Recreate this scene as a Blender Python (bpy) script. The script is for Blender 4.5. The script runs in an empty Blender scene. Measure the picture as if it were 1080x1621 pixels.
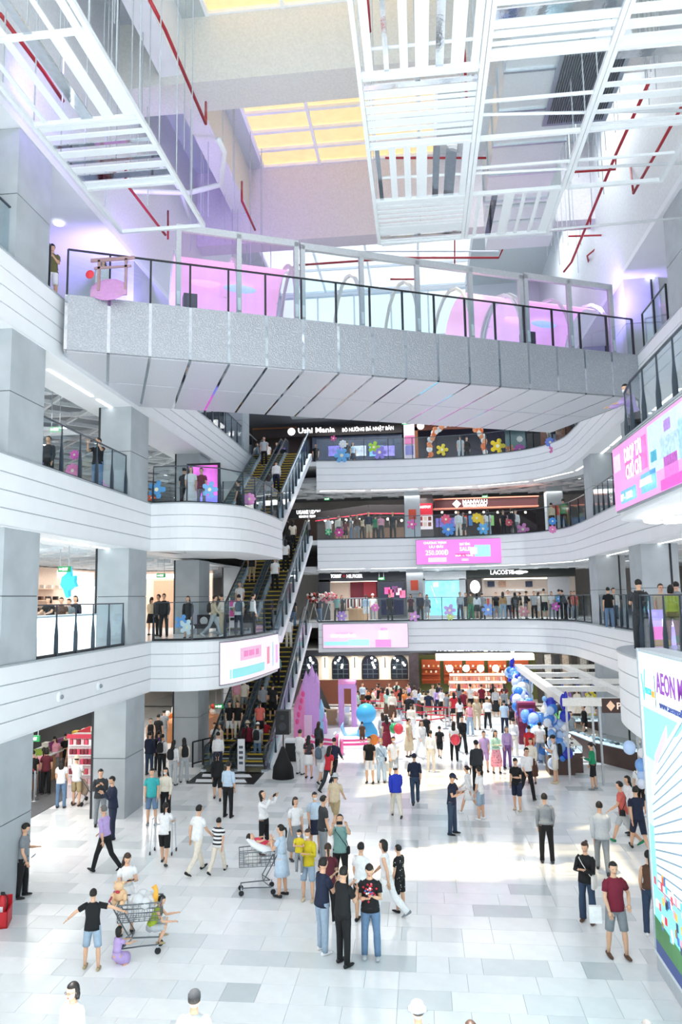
import bpy, math, random
import numpy as np
from mathutils import Vector
random.seed(7)
sc = bpy.context.scene
COL = sc.collection
PI = math.pi
# ---------------------------------------------------------------- camera
EZ = 6.7; FPX = 1150.0
YAW, PIT, ROL = math.radians(6.195), math.radians(6.7665), math.radians(-0.97)
cd = bpy.data.cameras.new('camera'); cam = bpy.data.objects.new('camera', cd); COL.objects.link(cam)
cd.sensor_fit = 'VERTICAL'; cd.sensor_height = 36.0; cd.lens = 36.0*FPX/1621.0; cd.clip_start = 0.1; cd.clip_end = 500
cam.location = (0, 0, EZ)
def _r(ax, a):
    c, s = math.cos(a), math.sin(a)
    return np.array([[1,0,0],[0,c,-s],[0,s,c]]) if ax == 'x' else np.array([[c,-s,0],[s,c,0],[0,0,1]])
CM = _r('z', YAW) @ _r('x', PI/2+PIT) @ _r('z', ROL)
from mathutils import Matrix
cam.rotation_euler = Matrix(CM.tolist()).to_euler()
sc.camera = cam
def _ray(px, py): return CM @ np.array([px-540.0, 810.5-py, -FPX])
def on(px, py, z=0.0):
    v = _ray(px, py); t = (z-EZ)/v[2]; return float(v[0]*t), float(v[1]*t)
def at(px, py, Y):
    v = _ray(px, py); t = Y/v[1]; return float(v[0]*t), float(EZ+v[2]*t)
# ---------------------------------------------------------------- world, sun, exposure
wd = bpy.data.worlds.new('sky'); sc.world = wd; wd.use_nodes = True
nt = wd.node_tree; bg = nt.nodes['Background']
tc = nt.nodes.new('ShaderNodeTexCoord'); nz = nt.nodes.new('ShaderNodeTexNoise'); nz.inputs['Scale'].default_value = 2.5
cr = nt.nodes.new('ShaderNodeValToRGB')
cr.color_ramp.elements[0].color = (.84, .92, 1, 1); cr.color_ramp.elements[1].color = (1, 1, 1, 1)
cr.color_ramp.elements[0].position = .35; cr.color_ramp.elements[1].position = .62
nt.links.new(tc.outputs['Generated'], nz.inputs['Vector']); nt.links.new(nz.outputs['Fac'], cr.inputs['Fac'])
nt.links.new(cr.outputs['Color'], bg.inputs['Color']); bg.inputs['Strength'].default_value = 1.5
sl = bpy.data.lights.new('sun', 'SUN'); sl.energy = 24.0; sl.angle = math.radians(1.2); sl.color = (1, .98, .95)
so = bpy.data.objects.new('sun', sl); COL.objects.link(so); so.location = (-6, 24, 40)
so.rotation_euler = Vector((-.155, -.004, 1)).to_track_quat('Z', 'Y').to_euler()
sc.view_settings.view_transform = 'Standard'; sc.view_settings.look = 'None'
sc.view_settings.gamma = 1; sc.view_settings.use_curve_mapping = False
sc.view_settings.exposure = 0.03
def area(loc, sx, sy, power, color=(1,1,1), down=True, rot=None, name='ceiling_or_fill_lamp'):
    l = bpy.data.lights.new(name, 'AREA'); l.shape = 'RECTANGLE'; l.size = sx; l.size_y = sy; l.energy = power; l.color = color
    o = bpy.data.objects.new(name, l); COL.objects.link(o); o.location = loc
    if rot: o.rotation_euler = rot
    return o
# ---------------------------------------------------------------- materials
def rgb(c):
    if isinstance(c, str):
        c = c.lstrip('#'); c = [int(c[i:i+2], 16)/255 for i in (0, 2, 4)]
        c = [x/12.92 if x <= .04045 else ((x+.055)/1.055)**2.4 for x in c]
    return tuple(c)
_mc = {}
def M(c, rough=.6, metal=0.0, noise=.06, scale=14.0, emit=0.0, bump=0.0, trans=0.0, spec=.5):
    key = (c, rough, metal, noise, scale, emit, bump, trans, spec)
    if key in _mc: return _mc[key]
    m = bpy.data.materials.new('surface'); m.use_nodes = True; n = m.node_tree; b = n.nodes['Principled BSDF']; k = rgb(c)
    b.inputs['Roughness'].default_value = rough; b.inputs['Metallic'].default_value = metal; b.inputs['Specular IOR Level'].default_value = spec
    t = n.nodes.new('ShaderNodeTexCoord'); z = n.nodes.new('ShaderNodeTexNoise'); z.inputs['Scale'].default_value = scale; z.inputs['Detail'].default_value = 3
    n.links.new(t.outputs['Object'], z.inputs['Vector'])
    r = n.nodes.new('ShaderNodeValToRGB'); n.links.new(z.outputs['Fac'], r.inputs['Fac'])
    r.color_ramp.elements[0].position = .3; r.color_ramp.elements[1].position = .7
    r.color_ramp.elements[0].color = tuple(x*(1-noise) for x in k)+(1,); r.color_ramp.elements[1].color = tuple(min(1, x*(1+noise)) for x in k)+(1,)
    n.links.new(r.outputs['Color'], b.inputs['Base Color'])
    if emit: n.links.new(r.outputs['Color'], b.inputs['Emission Color']); b.inputs['Emission Strength'].default_value = emit
    if bump:
        bp = n.nodes.new('ShaderNodeBump'); bp.inputs['Strength'].default_value = bump; n.links.new(z.outputs['Fac'], bp.inputs['Height']); n.links.new(bp.outputs['Normal'], b.inputs['Normal'])
    if trans:
        out = n.nodes['Material Output']; tr = n.nodes.new('ShaderNodeBsdfTransparent'); mx = n.nodes.new('ShaderNodeMixShader'); mx.inputs[0].default_value = trans
        tr.inputs[0].default_value = tuple(min(1, .25+.75*x/max(k)) for x in k)+(1,)
        n.links.new(b.outputs[0], mx.inputs[1]); n.links.new(tr.outputs[0], mx.inputs[2]); n.links.new(mx.outputs[0], out.inputs[0])
    _mc[key] = m; return m
def glassmat(tint, gloss=.06):
    key = ('glass', tint, gloss)
    if key in _mc: return _mc[key]
    m = bpy.data.materials.new('glass'); m.use_nodes = True; n = m.node_tree; n.nodes.remove(n.nodes['Principled BSDF']); out = n.nodes['Material Output']
    tr = n.nodes.new('ShaderNodeBsdfTransparent'); tr.inputs[0].default_value = rgb(tint)+(1,)
    gl = n.nodes.new('ShaderNodeBsdfGlossy'); gl.inputs['Roughness'].default_value = .02
    lw = n.nodes.new('ShaderNodeLayerWeight'); lw.inputs[0].default_value = .5; pw_ = n.nodes.new('ShaderNodeMath'); pw_.operation = 'POWER'; pw_.inputs[1].default_value = 4.0; n.links.new(lw.outputs['Facing'], pw_.inputs[0])
    ad = n.nodes.new('ShaderNodeMath'); ad.operation = 'MULTIPLY_ADD'; ad.inputs[1].default_value = gloss*6; ad.inputs[2].default_value = gloss*.35
    mx = n.nodes.new('ShaderNodeMixShader'); n.links.new(pw_.outputs[0], ad.inputs[0]); n.links.new(ad.outputs[0], mx.inputs[0])
    n.links.new(tr.outputs[0], mx.inputs[1]); n.links.new(gl.outputs[0], mx.inputs[2]); n.links.new(mx.outputs[0], out.inputs[0])
    _mc[key] = m; return m
def stripes(c1, c2, scale, axis=2):
    key = ('st', c1, c2, scale, axis)
    if key in _mc: return _mc[key]
    m = bpy.data.materials.new('striped_cloth'); m.use_nodes = True; n = m.node_tree; b = n.nodes['Principled BSDF']; b.inputs['Roughness'].default_value = .8
    t = n.nodes.new('ShaderNodeTexCoord'); s = n.nodes.new('ShaderNodeSeparateXYZ'); n.links.new(t.outputs['Object'], s.inputs[0])
    a = n.nodes.new('ShaderNodeMath'); a.operation = 'MULTIPLY'; a.inputs[1].default_value = scale; n.links.new(s.outputs[axis], a.inputs[0])
    f = n.nodes.new('ShaderNodeMath'); f.operation = 'FRACT'; n.links.new(a.outputs[0], f.inputs[0])
    g = n.nodes.new('ShaderNodeMath'); g.operation = 'GREATER_THAN'; g.inputs[1].default_value = .55; n.links.new(f.outputs[0], g.inputs[0])
    x = n.nodes.new('ShaderNodeMixRGB'); x.inputs[1].default_value = rgb(c1)+(1,); x.inputs[2].default_value = rgb(c2)+(1,)
    n.links.new(g.outputs[0], x.inputs[0]); n.links.new(x.outputs[0], b.inputs['Base Color']); _mc[key] = m; return m
def spots(c1, c2, scale, thr=.25):
    key = ('sp', c1, c2, scale, thr)
    if key in _mc: return _mc[key]
    m = bpy.data.materials.new('patterned_cloth'); m.use_nodes = True; n = m.node_tree; b = n.nodes['Principled BSDF']; b.inputs['Roughness'].default_value = .8
    t = n.nodes.new('ShaderNodeTexCoord'); v = n.nodes.new('ShaderNodeTexVoronoi'); v.inputs['Scale'].default_value = scale; n.links.new(t.outputs['Object'], v.inputs['Vector'])
    g = n.nodes.new('ShaderNodeMath'); g.operation = 'LESS_THAN'; g.inputs[1].default_value = thr; n.links.new(v.outputs['Distance'], g.inputs[0])
    x = n.nodes.new('ShaderNodeMixRGB'); x.inputs[1].default_value = rgb(c1)+(1,); x.inputs[2].default_value = rgb(c2)+(1,)
    n.links.new(g.outputs[0], x.inputs[0]); n.links.new(x.outputs[0], b.inputs['Base Color']); _mc[key] = m; return m
WHITE = M('#f1f5f9', .45, noise=.015, scale=2); WALL = M('#e9eef3', .55, noise=.02, scale=1.5)
CONC = M('#b0b8bd', .7, noise=.09, scale=1.3, bump=.03); CONCJ = M('#6c7378', .8)
DARK = M('#23282d', .4); BLACK = M('#14161a', .5); STEEL = M('#c9d2da', .28, 1.0, noise=.04); CHROME = M('#e8edf2', .12, 1.0, noise=.02)
LAMP = M('#ffffff', .5, noise=0, emit=5.0); WARM = M('#fff0d8', .5, noise=0, emit=3.5); GLASS = glassmat('#f3f9fb', .07)
# ---------------------------------------------------------------- mesh helpers
class MB:
    def __init__(s): s.v = []; s.f = []; s.m = []; s.mats = []
    def mi(s, m):
        if m not in s.mats: s.mats.append(m)
        return s.mats.index(m)
    def add(s, vs, fs, m):
        b = len(s.v); s.v.extend(vs); i = s.mi(m)
        for q in fs: s.f.append([b+k for k in q]); s.m.append(i)
    def box(s, x0, x1, y0, y1, z0, z1, m):
        s.add([(x0,y0,z0),(x1,y0,z0),(x1,y1,z0),(x0,y1,z0),(x0,y0,z1),(x1,y0,z1),(x1,y1,z1),(x0,y1,z1)], [(3,2,1,0),(4,5,6,7),(0,1,5,4),(1,2,6,5),(2,3,7,6),(3,0,4,7)], m); return s
    def prism(s, poly, z0, z1, m):
        n = len(poly); s.add([(p[0],p[1],z0) for p in poly]+[(p[0],p[1],z1) for p in poly], [tuple(range(n-1,-1,-1)), tuple(range(n,2*n))]+[(i,(i+1)%n,n+(i+1)%n,n+i) for i in range(n)], m); return s
    def bar(s, a, b, w, h, m, up=(0,0,1)):
        a = np.array(a, float); b = np.array(b, float); d = b-a; d /= np.linalg.norm(d); u = np.array(up, float)
        if abs(d@u) > .98: u = np.array((0,1,0.))
        r = np.cross(d, u); r /= np.linalg.norm(r); u = np.cross(r, d)
        vs = [tuple(p+r*i*w/2+u*j*h/2) for p in (a, b) for i, j in ((-1,-1),(1,-1),(1,1),(-1,1))]
        s.add(vs, [(0,1,2,3),(7,6,5,4),(0,4,5,1),(1,5,6,2),(2,6,7,3),(3,7,4,0)], m); return s
    def tube(s, pts, r, m, seg=8, cap=True):
        rr = r if isinstance(r, (list, tuple)) else [r]*len(pts)
        return s.loft(pts, [(q, q) for q in rr], m, seg, side=(.31,.2,.93) if len(pts) > 1 and abs(np.array(pts[-1])-np.array(pts[0]))[2] < .9*np.linalg.norm(np.array(pts[-1])-np.array(pts[0])) else (1,.1,0), cap=cap)
    def loft(s, pts, radii, m, seg=10, side=(1,0,0), cap=True, sq=1.0):
        P_ = np.array(pts, float); n = len(P_); T = np.zeros_like(P_); T[1:-1] = P_[2:]-P_[:-2]; T[0] = P_[1]-P_[0]; T[-1] = P_[-1]-P_[-2]
        T /= (np.linalg.norm(T, axis=1)[:,None]+1e-9); S = np.array(side, float); a = np.arange(seg)*2*PI/seg; ca, sa = np.cos(a), np.sin(a)
        if sq != 1: ca = np.sign(ca)*abs(ca)**sq; sa = np.sign(sa)*abs(sa)**sq
        vs = []
        for i in range(n):
            x = S-T[i]*(S@T[i]); l = np.linalg.norm(x)
            x = x/l if l > 1e-3 else np.cross(T[i], (0,0,1)); y = np.cross(T[i], x)
            vs.append(P_[i]+np.outer(ca*radii[i][0], x)+np.outer(sa*radii[i][1], y))
        V = np.concatenate(vs); fs = []
        for i in range(n-1):
            for k in range(seg):
                j = (k+1)%seg; fs.append((i*seg+k, i*seg+j, (i+1)*seg+j, (i+1)*seg+k))
        if cap: fs.append(tuple(range(seg-1,-1,-1))); fs.append(tuple(range((n-1)*seg, n*seg)))
        s.add([tuple(v) for v in V.tolist()], fs, m); return s
    def ball(s, c, r, m, seg=10, rings=7, f=None):
        r = r if isinstance(r, (tuple, list)) else (r,r,r); vs = [(0,0,-1.)]; fs = []
        for i in range(1, rings):
            t = -PI/2+PI*i/rings
            for k in range(seg): vs.append((math.cos(t)*math.cos(2*PI*k/seg), math.cos(t)*math.sin(2*PI*k/seg), math.sin(t)))
        vs.append((0,0,1.)); q = 1
        for k in range(seg): fs.append((0, 1+(k+1)%seg, 1+k))
        for i in range(rings-2):
            for k in range(seg): a = 1+i*seg+k; b = 1+i*seg+(k+1)%seg; fs.append((a, b, b+seg, a+seg))
        e = len(vs)-1
        for k in range(seg): fs.append((1+(rings-2)*seg+k, 1+(rings-2)*seg+(k+1)%seg, e))
        s.add([(c[0]+v[0]*r[0], c[1]+v[1]*r[1], c[2]+v[2]*r[2]) for v in vs], fs, m); return s
    def build(s, name, parent=None, smooth=False):
        me = bpy.data.meshes.new(name); me.from_pydata(s.v, [], s.f)
        for m in s.mats: me.materials.append(m)
        if len(s.mats) > 1: me.polygons.foreach_set('material_index', s.m)
        if smooth: me.polygons.foreach_set('use_smooth', [True]*len(s.f))
        me.update(); o = bpy.data.objects.new(name, me); COL.objects.link(o)
        if parent: o.parent = parent
        return o
def lk(name, me, parent=None, loc=(0,0,0), rz=0):
    o = bpy.data.objects.new(name, me); COL.objects.link(o); o.location = loc; o.rotation_euler = (0,0,rz)
    if parent: o.parent = parent
    return o
def thing(name, label, cat, loc=(0,0,0), rz=0, group=None):
    o = bpy.data.objects.new(name, None); COL.objects.link(o); o.empty_display_size = .1; o.location = loc; o.rotation_euler = (0,0,rz)
    o['label'] = label; o['category'] = cat
    if group: o['group'] = group
    return o
def tag(o, label, cat, group=None):
    o['label'] = label; o['category'] = cat
    if group: o['group'] = group
    return o
def struct(o, label=None):
    o['kind'] = 'structure'
    if label: o['label'] = label
    return o
def sempty(name, label=None):
    o = bpy.data.objects.new(name, None); COL.objects.link(o); return struct(o, label)
def text(s, h, mat, parent, loc, rot=(PI/2,0,0), depth=.02, name='letters', w=None, center=True, shear=0):
    c = bpy.data.curves.new('t', 'FONT'); c.body = s; c.size = 1; c.extrude = depth/max(h,.01)/1.4; c.resolution_u = 2; c.shear = shear; c.offset = .012
    if center: c.align_x = 'CENTER'
    o = bpy.data.objects.new('t', c); COL.objects.link(o); dg = bpy.context.evaluated_depsgraph_get(); me = bpy.data.meshes.new_from_object(o.evaluated_get(dg))
    bpy.data.objects.remove(o); bpy.data.curves.remove(c)
    k = h/.72; n = len(me.vertices); a = np.empty(n*3); me.vertices.foreach_get('co', a); a = a.reshape(-1,3)
    kx = k
    if w and n: kx = w/max(.01, a[:,0].max()-a[:,0].min())
    a[:,0] *= kx; a[:,1] *= k; a[:,2] *= k; me.vertices.foreach_set('co', a.ravel()); me.update()
    me.materials.clear(); me.materials.append(mat); q = bpy.data.objects.new(name, me); COL.objects.link(q); q.location = loc; q.rotation_euler = rot
    if parent: q.parent = parent
    return q
def smooth_path(pts, n=6):
    p = [np.array(q, float) for q in pts]; p = [2*p[0]-p[1]]+p+[2*p[-1]-p[-2]]; out = []
    for i in range(1, len(p)-2):
        for k in range(n):
            t = k/n; out.append(tuple(.5*((2*p[i])+(-p[i-1]+p[i+1])*t+(2*p[i-1]-5*p[i]+4*p[i+1]-p[i+2])*t*t+(-p[i-1]+3*p[i]-3*p[i+1]+p[i+2])*t**3)))
    out.append(tuple(p[-2])); return out
def offset(path, d):
    out = []; n = len(path)
    for i in range(n):
        a = np.array(path[max(0,i-1)]); b = np.array(path[min(n-1,i+1)]); t = b-a; t = t/np.linalg.norm(t); out.append((path[i][0]-t[1]*d, path[i][1]+t[0]*d))
    return out
def wallstrip(mb, path, z0, z1, th, m, off=0.0):
    a = offset(path, off); b = offset(path, off+th); n = len(path); vs = []
    for i in range(n): vs += [(*a[i], z0), (*a[i], z1), (*b[i], z1), (*b[i], z0)]
    fs = [(0,1,2,3), (4*n-1,4*n-2,4*n-3,4*n-4)]
    for i in range(n-1):
        for k in range(4): j = (k+1)%4; fs.append((4*i+k, 4*(i+1)+k, 4*(i+1)+j, 4*i+j))
    mb.add(vs, fs, m); return mb
def resample(path, step):
    p = np.array(path); d = np.r_[0, np.cumsum(np.linalg.norm(np.diff(p, axis=0), axis=1))]; n = max(1, round(d[-1]/step)); s = np.linspace(0, d[-1], n+1)
    return [(float(np.interp(q, d, p[:,0])), float(np.interp(q, d, p[:,1]))) for q in s]
# ================================================================ STRUCTURE
L1, L2, L3 = 5.3, 10.1, 14.8; FH = 1.65; XL = -9.35
# ---- ground floor: tiles
fl = sempty('floor', 'glossy white and grey staggered stone tile floor')
MB().box(-24, 24, -6, 56, -.30, -.012, M('#c9cfd3', .5)).build('subfloor', fl)
TC = [M(c, .14, noise=.03, scale=3, spec=.6) for c in ('#f6f8f9', '#f0f3f4', '#e9edef', '#dfe4e6', '#cdd4d7')]
TP = M('#e8d3e6', .14, noise=.03, scale=3)
tiles = []; rnd = random.Random(11); y = 8.0; row = 0
while y < 46:
    x = -24 + rnd.choice((0, .3, .6, .9)); 
    while x < 10:
        w = rnd.choice((.6, .6, 1.2, 1.2, .9)); q = rnd.choices(range(5), (34, 26, 20, 12, 5))[0]
        tiles.append((x, y, w, q)); x += w
    y += .6; row += 1
def inview(x, y):
    v = CM.T @ np.array([x, y, -EZ]); px = 540+FPX*v[0]/-v[2]; return -20 < px < 1100 and (810.5-FPX*v[1]/-v[2]) < 1660
vis = sorted([t for t in tiles if inview(t[0]+t[2]/2, t[1]+.3) and t[0] < 5.5], key=lambda t: t[1]*t[1]/t[2])
near = set(map(id, vis[:300])); tm = {}
for t in vis[:300]:
    k = (round(t[2],2), t[3])
    if k not in tm:
        b = MB(); w = t[2]; b.add([(0,0,-.012),(w-.004,0,-.012),(w-.004,.596,-.012),(0,.596,-.012),(.002,.002,0),(w-.006,.002,0),(w-.006,.594,0),(.002,.594,0)], [(3,2,1,0),(4,5,6,7),(0,1,5,4),(1,2,6,5),(2,3,7,6),(3,0,4,7)], TC[t[3]]); o = b.build('tile', fl); tm[k] = o.data; o.location = (t[0], t[1], 0)
    else: lk('tile', tm[k], fl, (t[0], t[1], 0))
b = MB()
for t in tiles:
    if id(t) not in near: x, y, w, q = t; b.add([(x,y,0),(x+w-.004,y,0),(x+w-.004,y+.596,0),(x,y+.596,0)], [(0,1,2,3)], TC[q])
b.box(-24, 24, 46, 54, -.012, 0, TC[1]); b.box(10, 24, 8, 46, -.012, 0, TC[1])
o = b.build('floor_tiling', fl); o['kind'] = 'stuff'
# ---- edge paths
bul = {1: smooth_path([(-9.35,24.6),(-8.0,24.65),(-7.0,25.5),(-6.5,27.9),(-6.25,31.3)]), 2: smooth_path([(-9.35,24.4),(-7.9,24.5),(-6.5,25.9),(-6.1,28.6),(-6.0,31.3)])}
bul[3] = [(-9.35,31.3),(-9.3,31.35)]
back = smooth_path([(-6.0,42.1),(-4.0,42.4),(0,42.6),(3.6,42.2),(6.2,40.9),(7.5,38.6),(7.7,35.5)], 5)
rightp = {1: smooth_path([(7.7,35.5),(7.65,30),(7.6,22.4),(6.7,21.3),(5.5,20.4),(4.85,19.2),(4.6,17.6),(4.55,15),(4.55,8)], 5), 2: smooth_path([(7.7,35.5),(7.6,28),(7.6,20.4),(6.6,19.2),(5.1,18.3),(4.62,17.1),(4.55,14.5),(4.55,8)], 5), 3: smooth_path([(7.7,35.5),(7.6,28),(7.6,20),(7.6,8)], 3)}
leftp = [(XL,6),(XL,15),(XL,24.5)]
paths = {}
for L, z in ((1,L1),(2,L2),(3,L3)):
    A = (leftp + bul[L]) if L < 3 else [(XL,6),(XL,15),(XL,24),(XL,33),(XL,42.05)]
    B_ = ([] if L < 3 else []) + back + rightp[L][1:]
    paths[L] = (A, B_)
tn = 0
JO = M('#c0c8ce', .7)
for L, z in ((1,L1),(2,L2),(3,L3)):
    for pth, ds in zip(paths[L], ('left', 'back and right')):
        tn += 1; e = sempty('trim_%d' % tn, 'white banded balcony fascia, storey %d, %s side' % (L, ds))
        h = FH/4
        for k in range(4):
            wallstrip(MB(), pth, z-FH+k*h+.014, z-FH+(k+1)*h-.014, .10, WHITE, 0).build('fascia_board', e)
        wallstrip(MB(), pth, z-FH+.01, z-.02, .05, JO, .03).build('fascia_backing', e)
        wallstrip(MB(), pth, z-.012, z+.03, .42, M('#a9b2b8', .4), -.02).build('coping', e)
# slabs
slab = {}
for L, z in ((1,L1),(2,L2),(3,L3)):
    e = sempty('gallery_floor' if L == 1 else 'gallery_floor', 'white tiled gallery floor of storey %d' % L)
    fm = M('#e6eaec', .2, noise=.04, scale=1.5)
    b = MB().prism([(-24,5),(XL-.1,5),(XL-.1,54),(-24,54)], z-.3, z, fm)
    if L < 3: b.prism([(XL-.1,24.6)]+offset(bul[L], .08)[1:]+[(XL-.1,31.3)], z-.29, z-.005, fm)
    bb = offset(back, .08); b.prism([(-9.4,42.2)]+bb+[(24,35.5),(24,54),(-9.4,54)], z-.28, z-.004, fm)
    rr = offset(rightp[L], .08); b.prism(rr[:]+[(24,8),(24,35.4)], z-.27, z-.003, fm)
    b.build('floor_slab', e)
    # soffit band + ceiling
    zc = z-FH; c = sempty('ceiling', 'white soffit with light lines under storey %d' % L)
    b = MB(); wallstrip(b, paths[L][0], zc-.02, zc+.02, 1.7, WHITE, .0)
    wallstrip(b, paths[L][1], zc-.03, zc+.01, 1.7, WHITE, .0); b.build('soffit', c)
    b = MB()
    if L == 1: cm, zz = M('#e9e6df', .7), zc+.02
    elif L == 2: cm, zz = M('#dfe3e6', .7), zc+.06
    else: cm, zz = M('#9ba2a8', .8), zc+.75
    b.prism([(-24,5),(XL-1.2,5),(XL-1.2,54),(-24,54)], zz, zz+.1, cm); b.prism([(XL-1.3,43.2),(24,43.2),(24,54),(XL-1.3,54)], zz, zz+.1, cm); b.prism([(9,5),(24,5),(24,43.3),(9,43.3)], zz, zz+.1, cm)
    if L < 3: b.prism([(XL-1.3,24.9)]+offset(bul[L], .3)[1:]+[(XL-1.3,31.2)], zz+.01, zz+.09, WHITE)
    b.build('ceiling_deck', c)
    # recessed line lights
    k = 0
    for pp in (resample(leftp, 2.9), resample(smooth_path(paths[L][1], 1), 3.0)):
        q = offset(pp, .75)
        for i in range(len(q)-1):
            a, d = np.array(q[i]), np.array(q[i+1]); g = (d-a)*.06; MB().bar((*(a+g), zc-.025), (*(d-g), zc-.025), .10, .03, LAMP).build('line_light', c)
    # downlights
    b = MB()
    for X in (-12, -14.5, -17):
        for Y in range(10, 52, 3): b.prism([(X+.11*math.cos(t), Y+.11*math.sin(t)) for t in np.arange(8)*PI/4], zz-.03, zz, LAMP)
    for X in range(-8, 20, 3):
        for Y in (44.6, 46.2, 48.5): b.prism([(X+.1*math.cos(t), Y+.1*math.sin(t)) for t in np.arange(8)*PI/4], zz-.03, zz, LAMP)
    for X in (10.5, 13, 16):
        for Y in range(12, 42, 3): b.prism([(X+.1*math.cos(t), Y+.1*math.sin(t)) for t in np.arange(8)*PI/4], zz-.03, zz, LAMP)
    o = b.build('downlights', c); o['kind'] = 'stuff'
    if L == 3 or L == 2:   # white lattice hung below a dark deck
        b = MB(); lm = M('#dfe4e8', .6); zl = zz-.28 if L == 3 else zz-.10
        for (x0,x1,y0,y1) in ((-20,-10.9,8,52),(-9,14,43.6,50),(9.4,18,12,42)):
            s_ = 1.9; k = x0-(y1-y0)
            while k < x1:
                for sg in (1,-1):
                    xa, xb = (k, k+(y1-y0)) if sg == 1 else (k+(y1-y0), k)
                    ta = 0; tb = 1; 
                    def cl(x, a_, b_): return (x-a_)/(b_-a_)
                    t0, t1 = sorted((cl(x0, xa, xb), cl(x1, xa, xb))); t0 = max(0, t0); t1 = min(1, t1)
                    if t1 > t0+.01: b.bar((xa+(xb-xa)*t0, y0+(y1-y0)*t0, zl), (xa+(xb-xa)*t1, y0+(y1-y0)*t1, zl), .09, .14, lm)
                k += s_
            yy = y0
            while yy < y1: b.bar((x0,yy,zl+.02),(x1,yy,zl+.02), .1, .16, lm); yy += s_*1.5
        b.build('lattice', c)['kind'] = 'stuff'
    else:
        b = MB()
        for k in range(26): b.box(-20, -10.9, 9+k*1.6, 9.25+k*1.6, zz-.06, zz, M('#c9c2b6', .7))
        b.build('ceiling_slats', c)['kind'] = 'stuff'
# L3 gallery ceilings (below the roof edge)
RZ = 18.2
c = sempty('ceiling', 'smooth white ceiling and roof edge above the top gallery')
b = MB()
b.prism([(-24,5),(XL,5),(XL,42.5),(-24,42.5)], RZ, RZ+.2, WALL); b.prism([(7.6,5),(24,5),(24,42.5),(7.6,42.5)], RZ, RZ+.2, WALL)
b.build('gallery_ceiling', c)
MB().prism([(-24,43),(24,43),(24,54),(-24,54)], RZ+.3, RZ+.5, M('#4c5158', .8)).build('back_ceiling', c)
WU = M('#dde3e7', .6)
b = MB(); b.box(XL-.3, XL, 5, 43, RZ+.2, 25.6, WU); b.build('roof_wall', c)
b = MB(); b.box(7.6, 7.9, 5, 43, RZ+.2, 25.6, WU); b.build('roof_wall', c)
# angled dark ceiling fins above the back top gallery, seen under the bridge
b = MB()
for k in range(9): b.box(-8+k*2.2, -6.3+k*2.2, 44, 45.4, RZ+.05, RZ+.12, M('#9aa2a8', .6))
b.build('ceiling_panels', c)['kind'] = 'stuff'
for X in (-6,-2.5,1,4.5,8): MB().prism([(X+.1*math.cos(t), 44.9+.1*math.sin(t)) for t in np.arange(8)*PI/4], RZ+.0, RZ+.04, LAMP).build('downlight', c)
for px, py in ((93,354),(62,300),(1018,467),(1030,440),(906,493)):
    X, Y = on(px, py, RZ-.03); MB().prism([(X+.14*math.cos(t), Y+.14*math.sin(t)) for t in np.arange(10)*PI/5], RZ-.05, RZ, LAMP).build('downlight', c)
# ---- outer walls
for nm, lab, a in (('wall_left','beige shop wall along the left galleries',(-18.6,-18.3,5,54)),('wall_right','pale shop wall along the right galleries',(18.3,18.6,5,54))):
    o = MB().box(a[0], a[1], a[2], a[3], 0, RZ, M('#d8d2c8', .7)).build(nm); struct(o, lab)
o = MB().box(-24, 24, 53.6, 53.9, 0, 19, M('#c6c3bf', .7)).build('wall_back'); struct(o, 'plain wall closing the shops at the back')
# ---- roof
rf = sempty('ceiling', 'high white atrium roof with beams and tan skylights')
RT = 25.5
RC = M('#bfc9cc', .8, noise=.05)
b = MB(); b.box(XL-.3, -8.2, 10, 43, RT, RT+.3, RC); b.box(3.2, 7.9, 10, 43, RT, RT+.3, RC); b.box(-8.2, -6.35, 10, 30.5, RT, RT+.3, RC); b.box(1.1, 3.2, 10, 30.5, RT, RT+.3, RC); b.box(-6.35, 1.1, 29.4, 30.5, RT, RT+.3, RC); b.box(-6.35,1.1,10,18.3,RT,RT+.3,RC); b.box(-6.35,1.1,20.9,22.3,RT,RT+.3,RC); b.build('roof_slab', rf)
BE = M('#dadcd8', .7); B2 = M('#d6d4da', .7)
MB().box(XL, 7.6, 20.9, 22.3, 23.2, RT, BE).build('roof_beam', rf)
MB().box(XL, 7.6, 29.4, 30.3, 22.1, RT, B2).build('roof_beam', rf)
MB().box(-7.75, -7.0, 22.3, 29.4, 23.5, RT, BE).build('roof_beam', rf)
MB().box(-7.9, -7.2, 12, 20.9, 23.5, RT, WALL).build('roof_beam', rf)
TAN = M('#ecdcba', .5, noise=.05, scale=2.5, trans=.5)
def skylight(nm, x0, x1, y0, y1, nx, ny, mt, lab):
    w = struct(bpy.data.objects.new(nm, None), lab); COL.objects.link(w)
    dx, dy = (x1-x0)/nx, (y1-y0)/ny
    for i in range(nx):
        for j in range(ny): MB().box(x0+i*dx+.03, x0+(i+1)*dx-.03, y0+j*dy+.03, y0+(j+1)*dy-.03, RT+.12, RT+.16, mt).build('pane', w)
    for j in range(ny+1): MB().box(x0, x1, y0+j*dy-.07, y0+j*dy+.07, RT+.0, RT+.14, WHITE).build('glazing_bar', w)
    for i in range(nx+1): MB().box(x0+i*dx-.06, x0+i*dx+.06, y0, y1, RT-.03, RT+.15, WHITE).build('glazing_bar', w)
skylight('window_1', -6.35, 1.1, 22.3, 29.4, 3, 6, TAN, 'tan skylight panes in white bars beyond the roof beam')
skylight('window_2', -6.35, 1.1, 18.3, 20.9, 3, 2, TAN, 'tan skylight panes nearest the camera, above the roof beam')
FROST = M('#f6fcff', .4, noise=.02, trans=.45)
skylight('window_3', -8.2, 3.2, 30.5, 42.8, 4, 4, FROST, 'pale skylight panes far back over the bridge')
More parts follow.
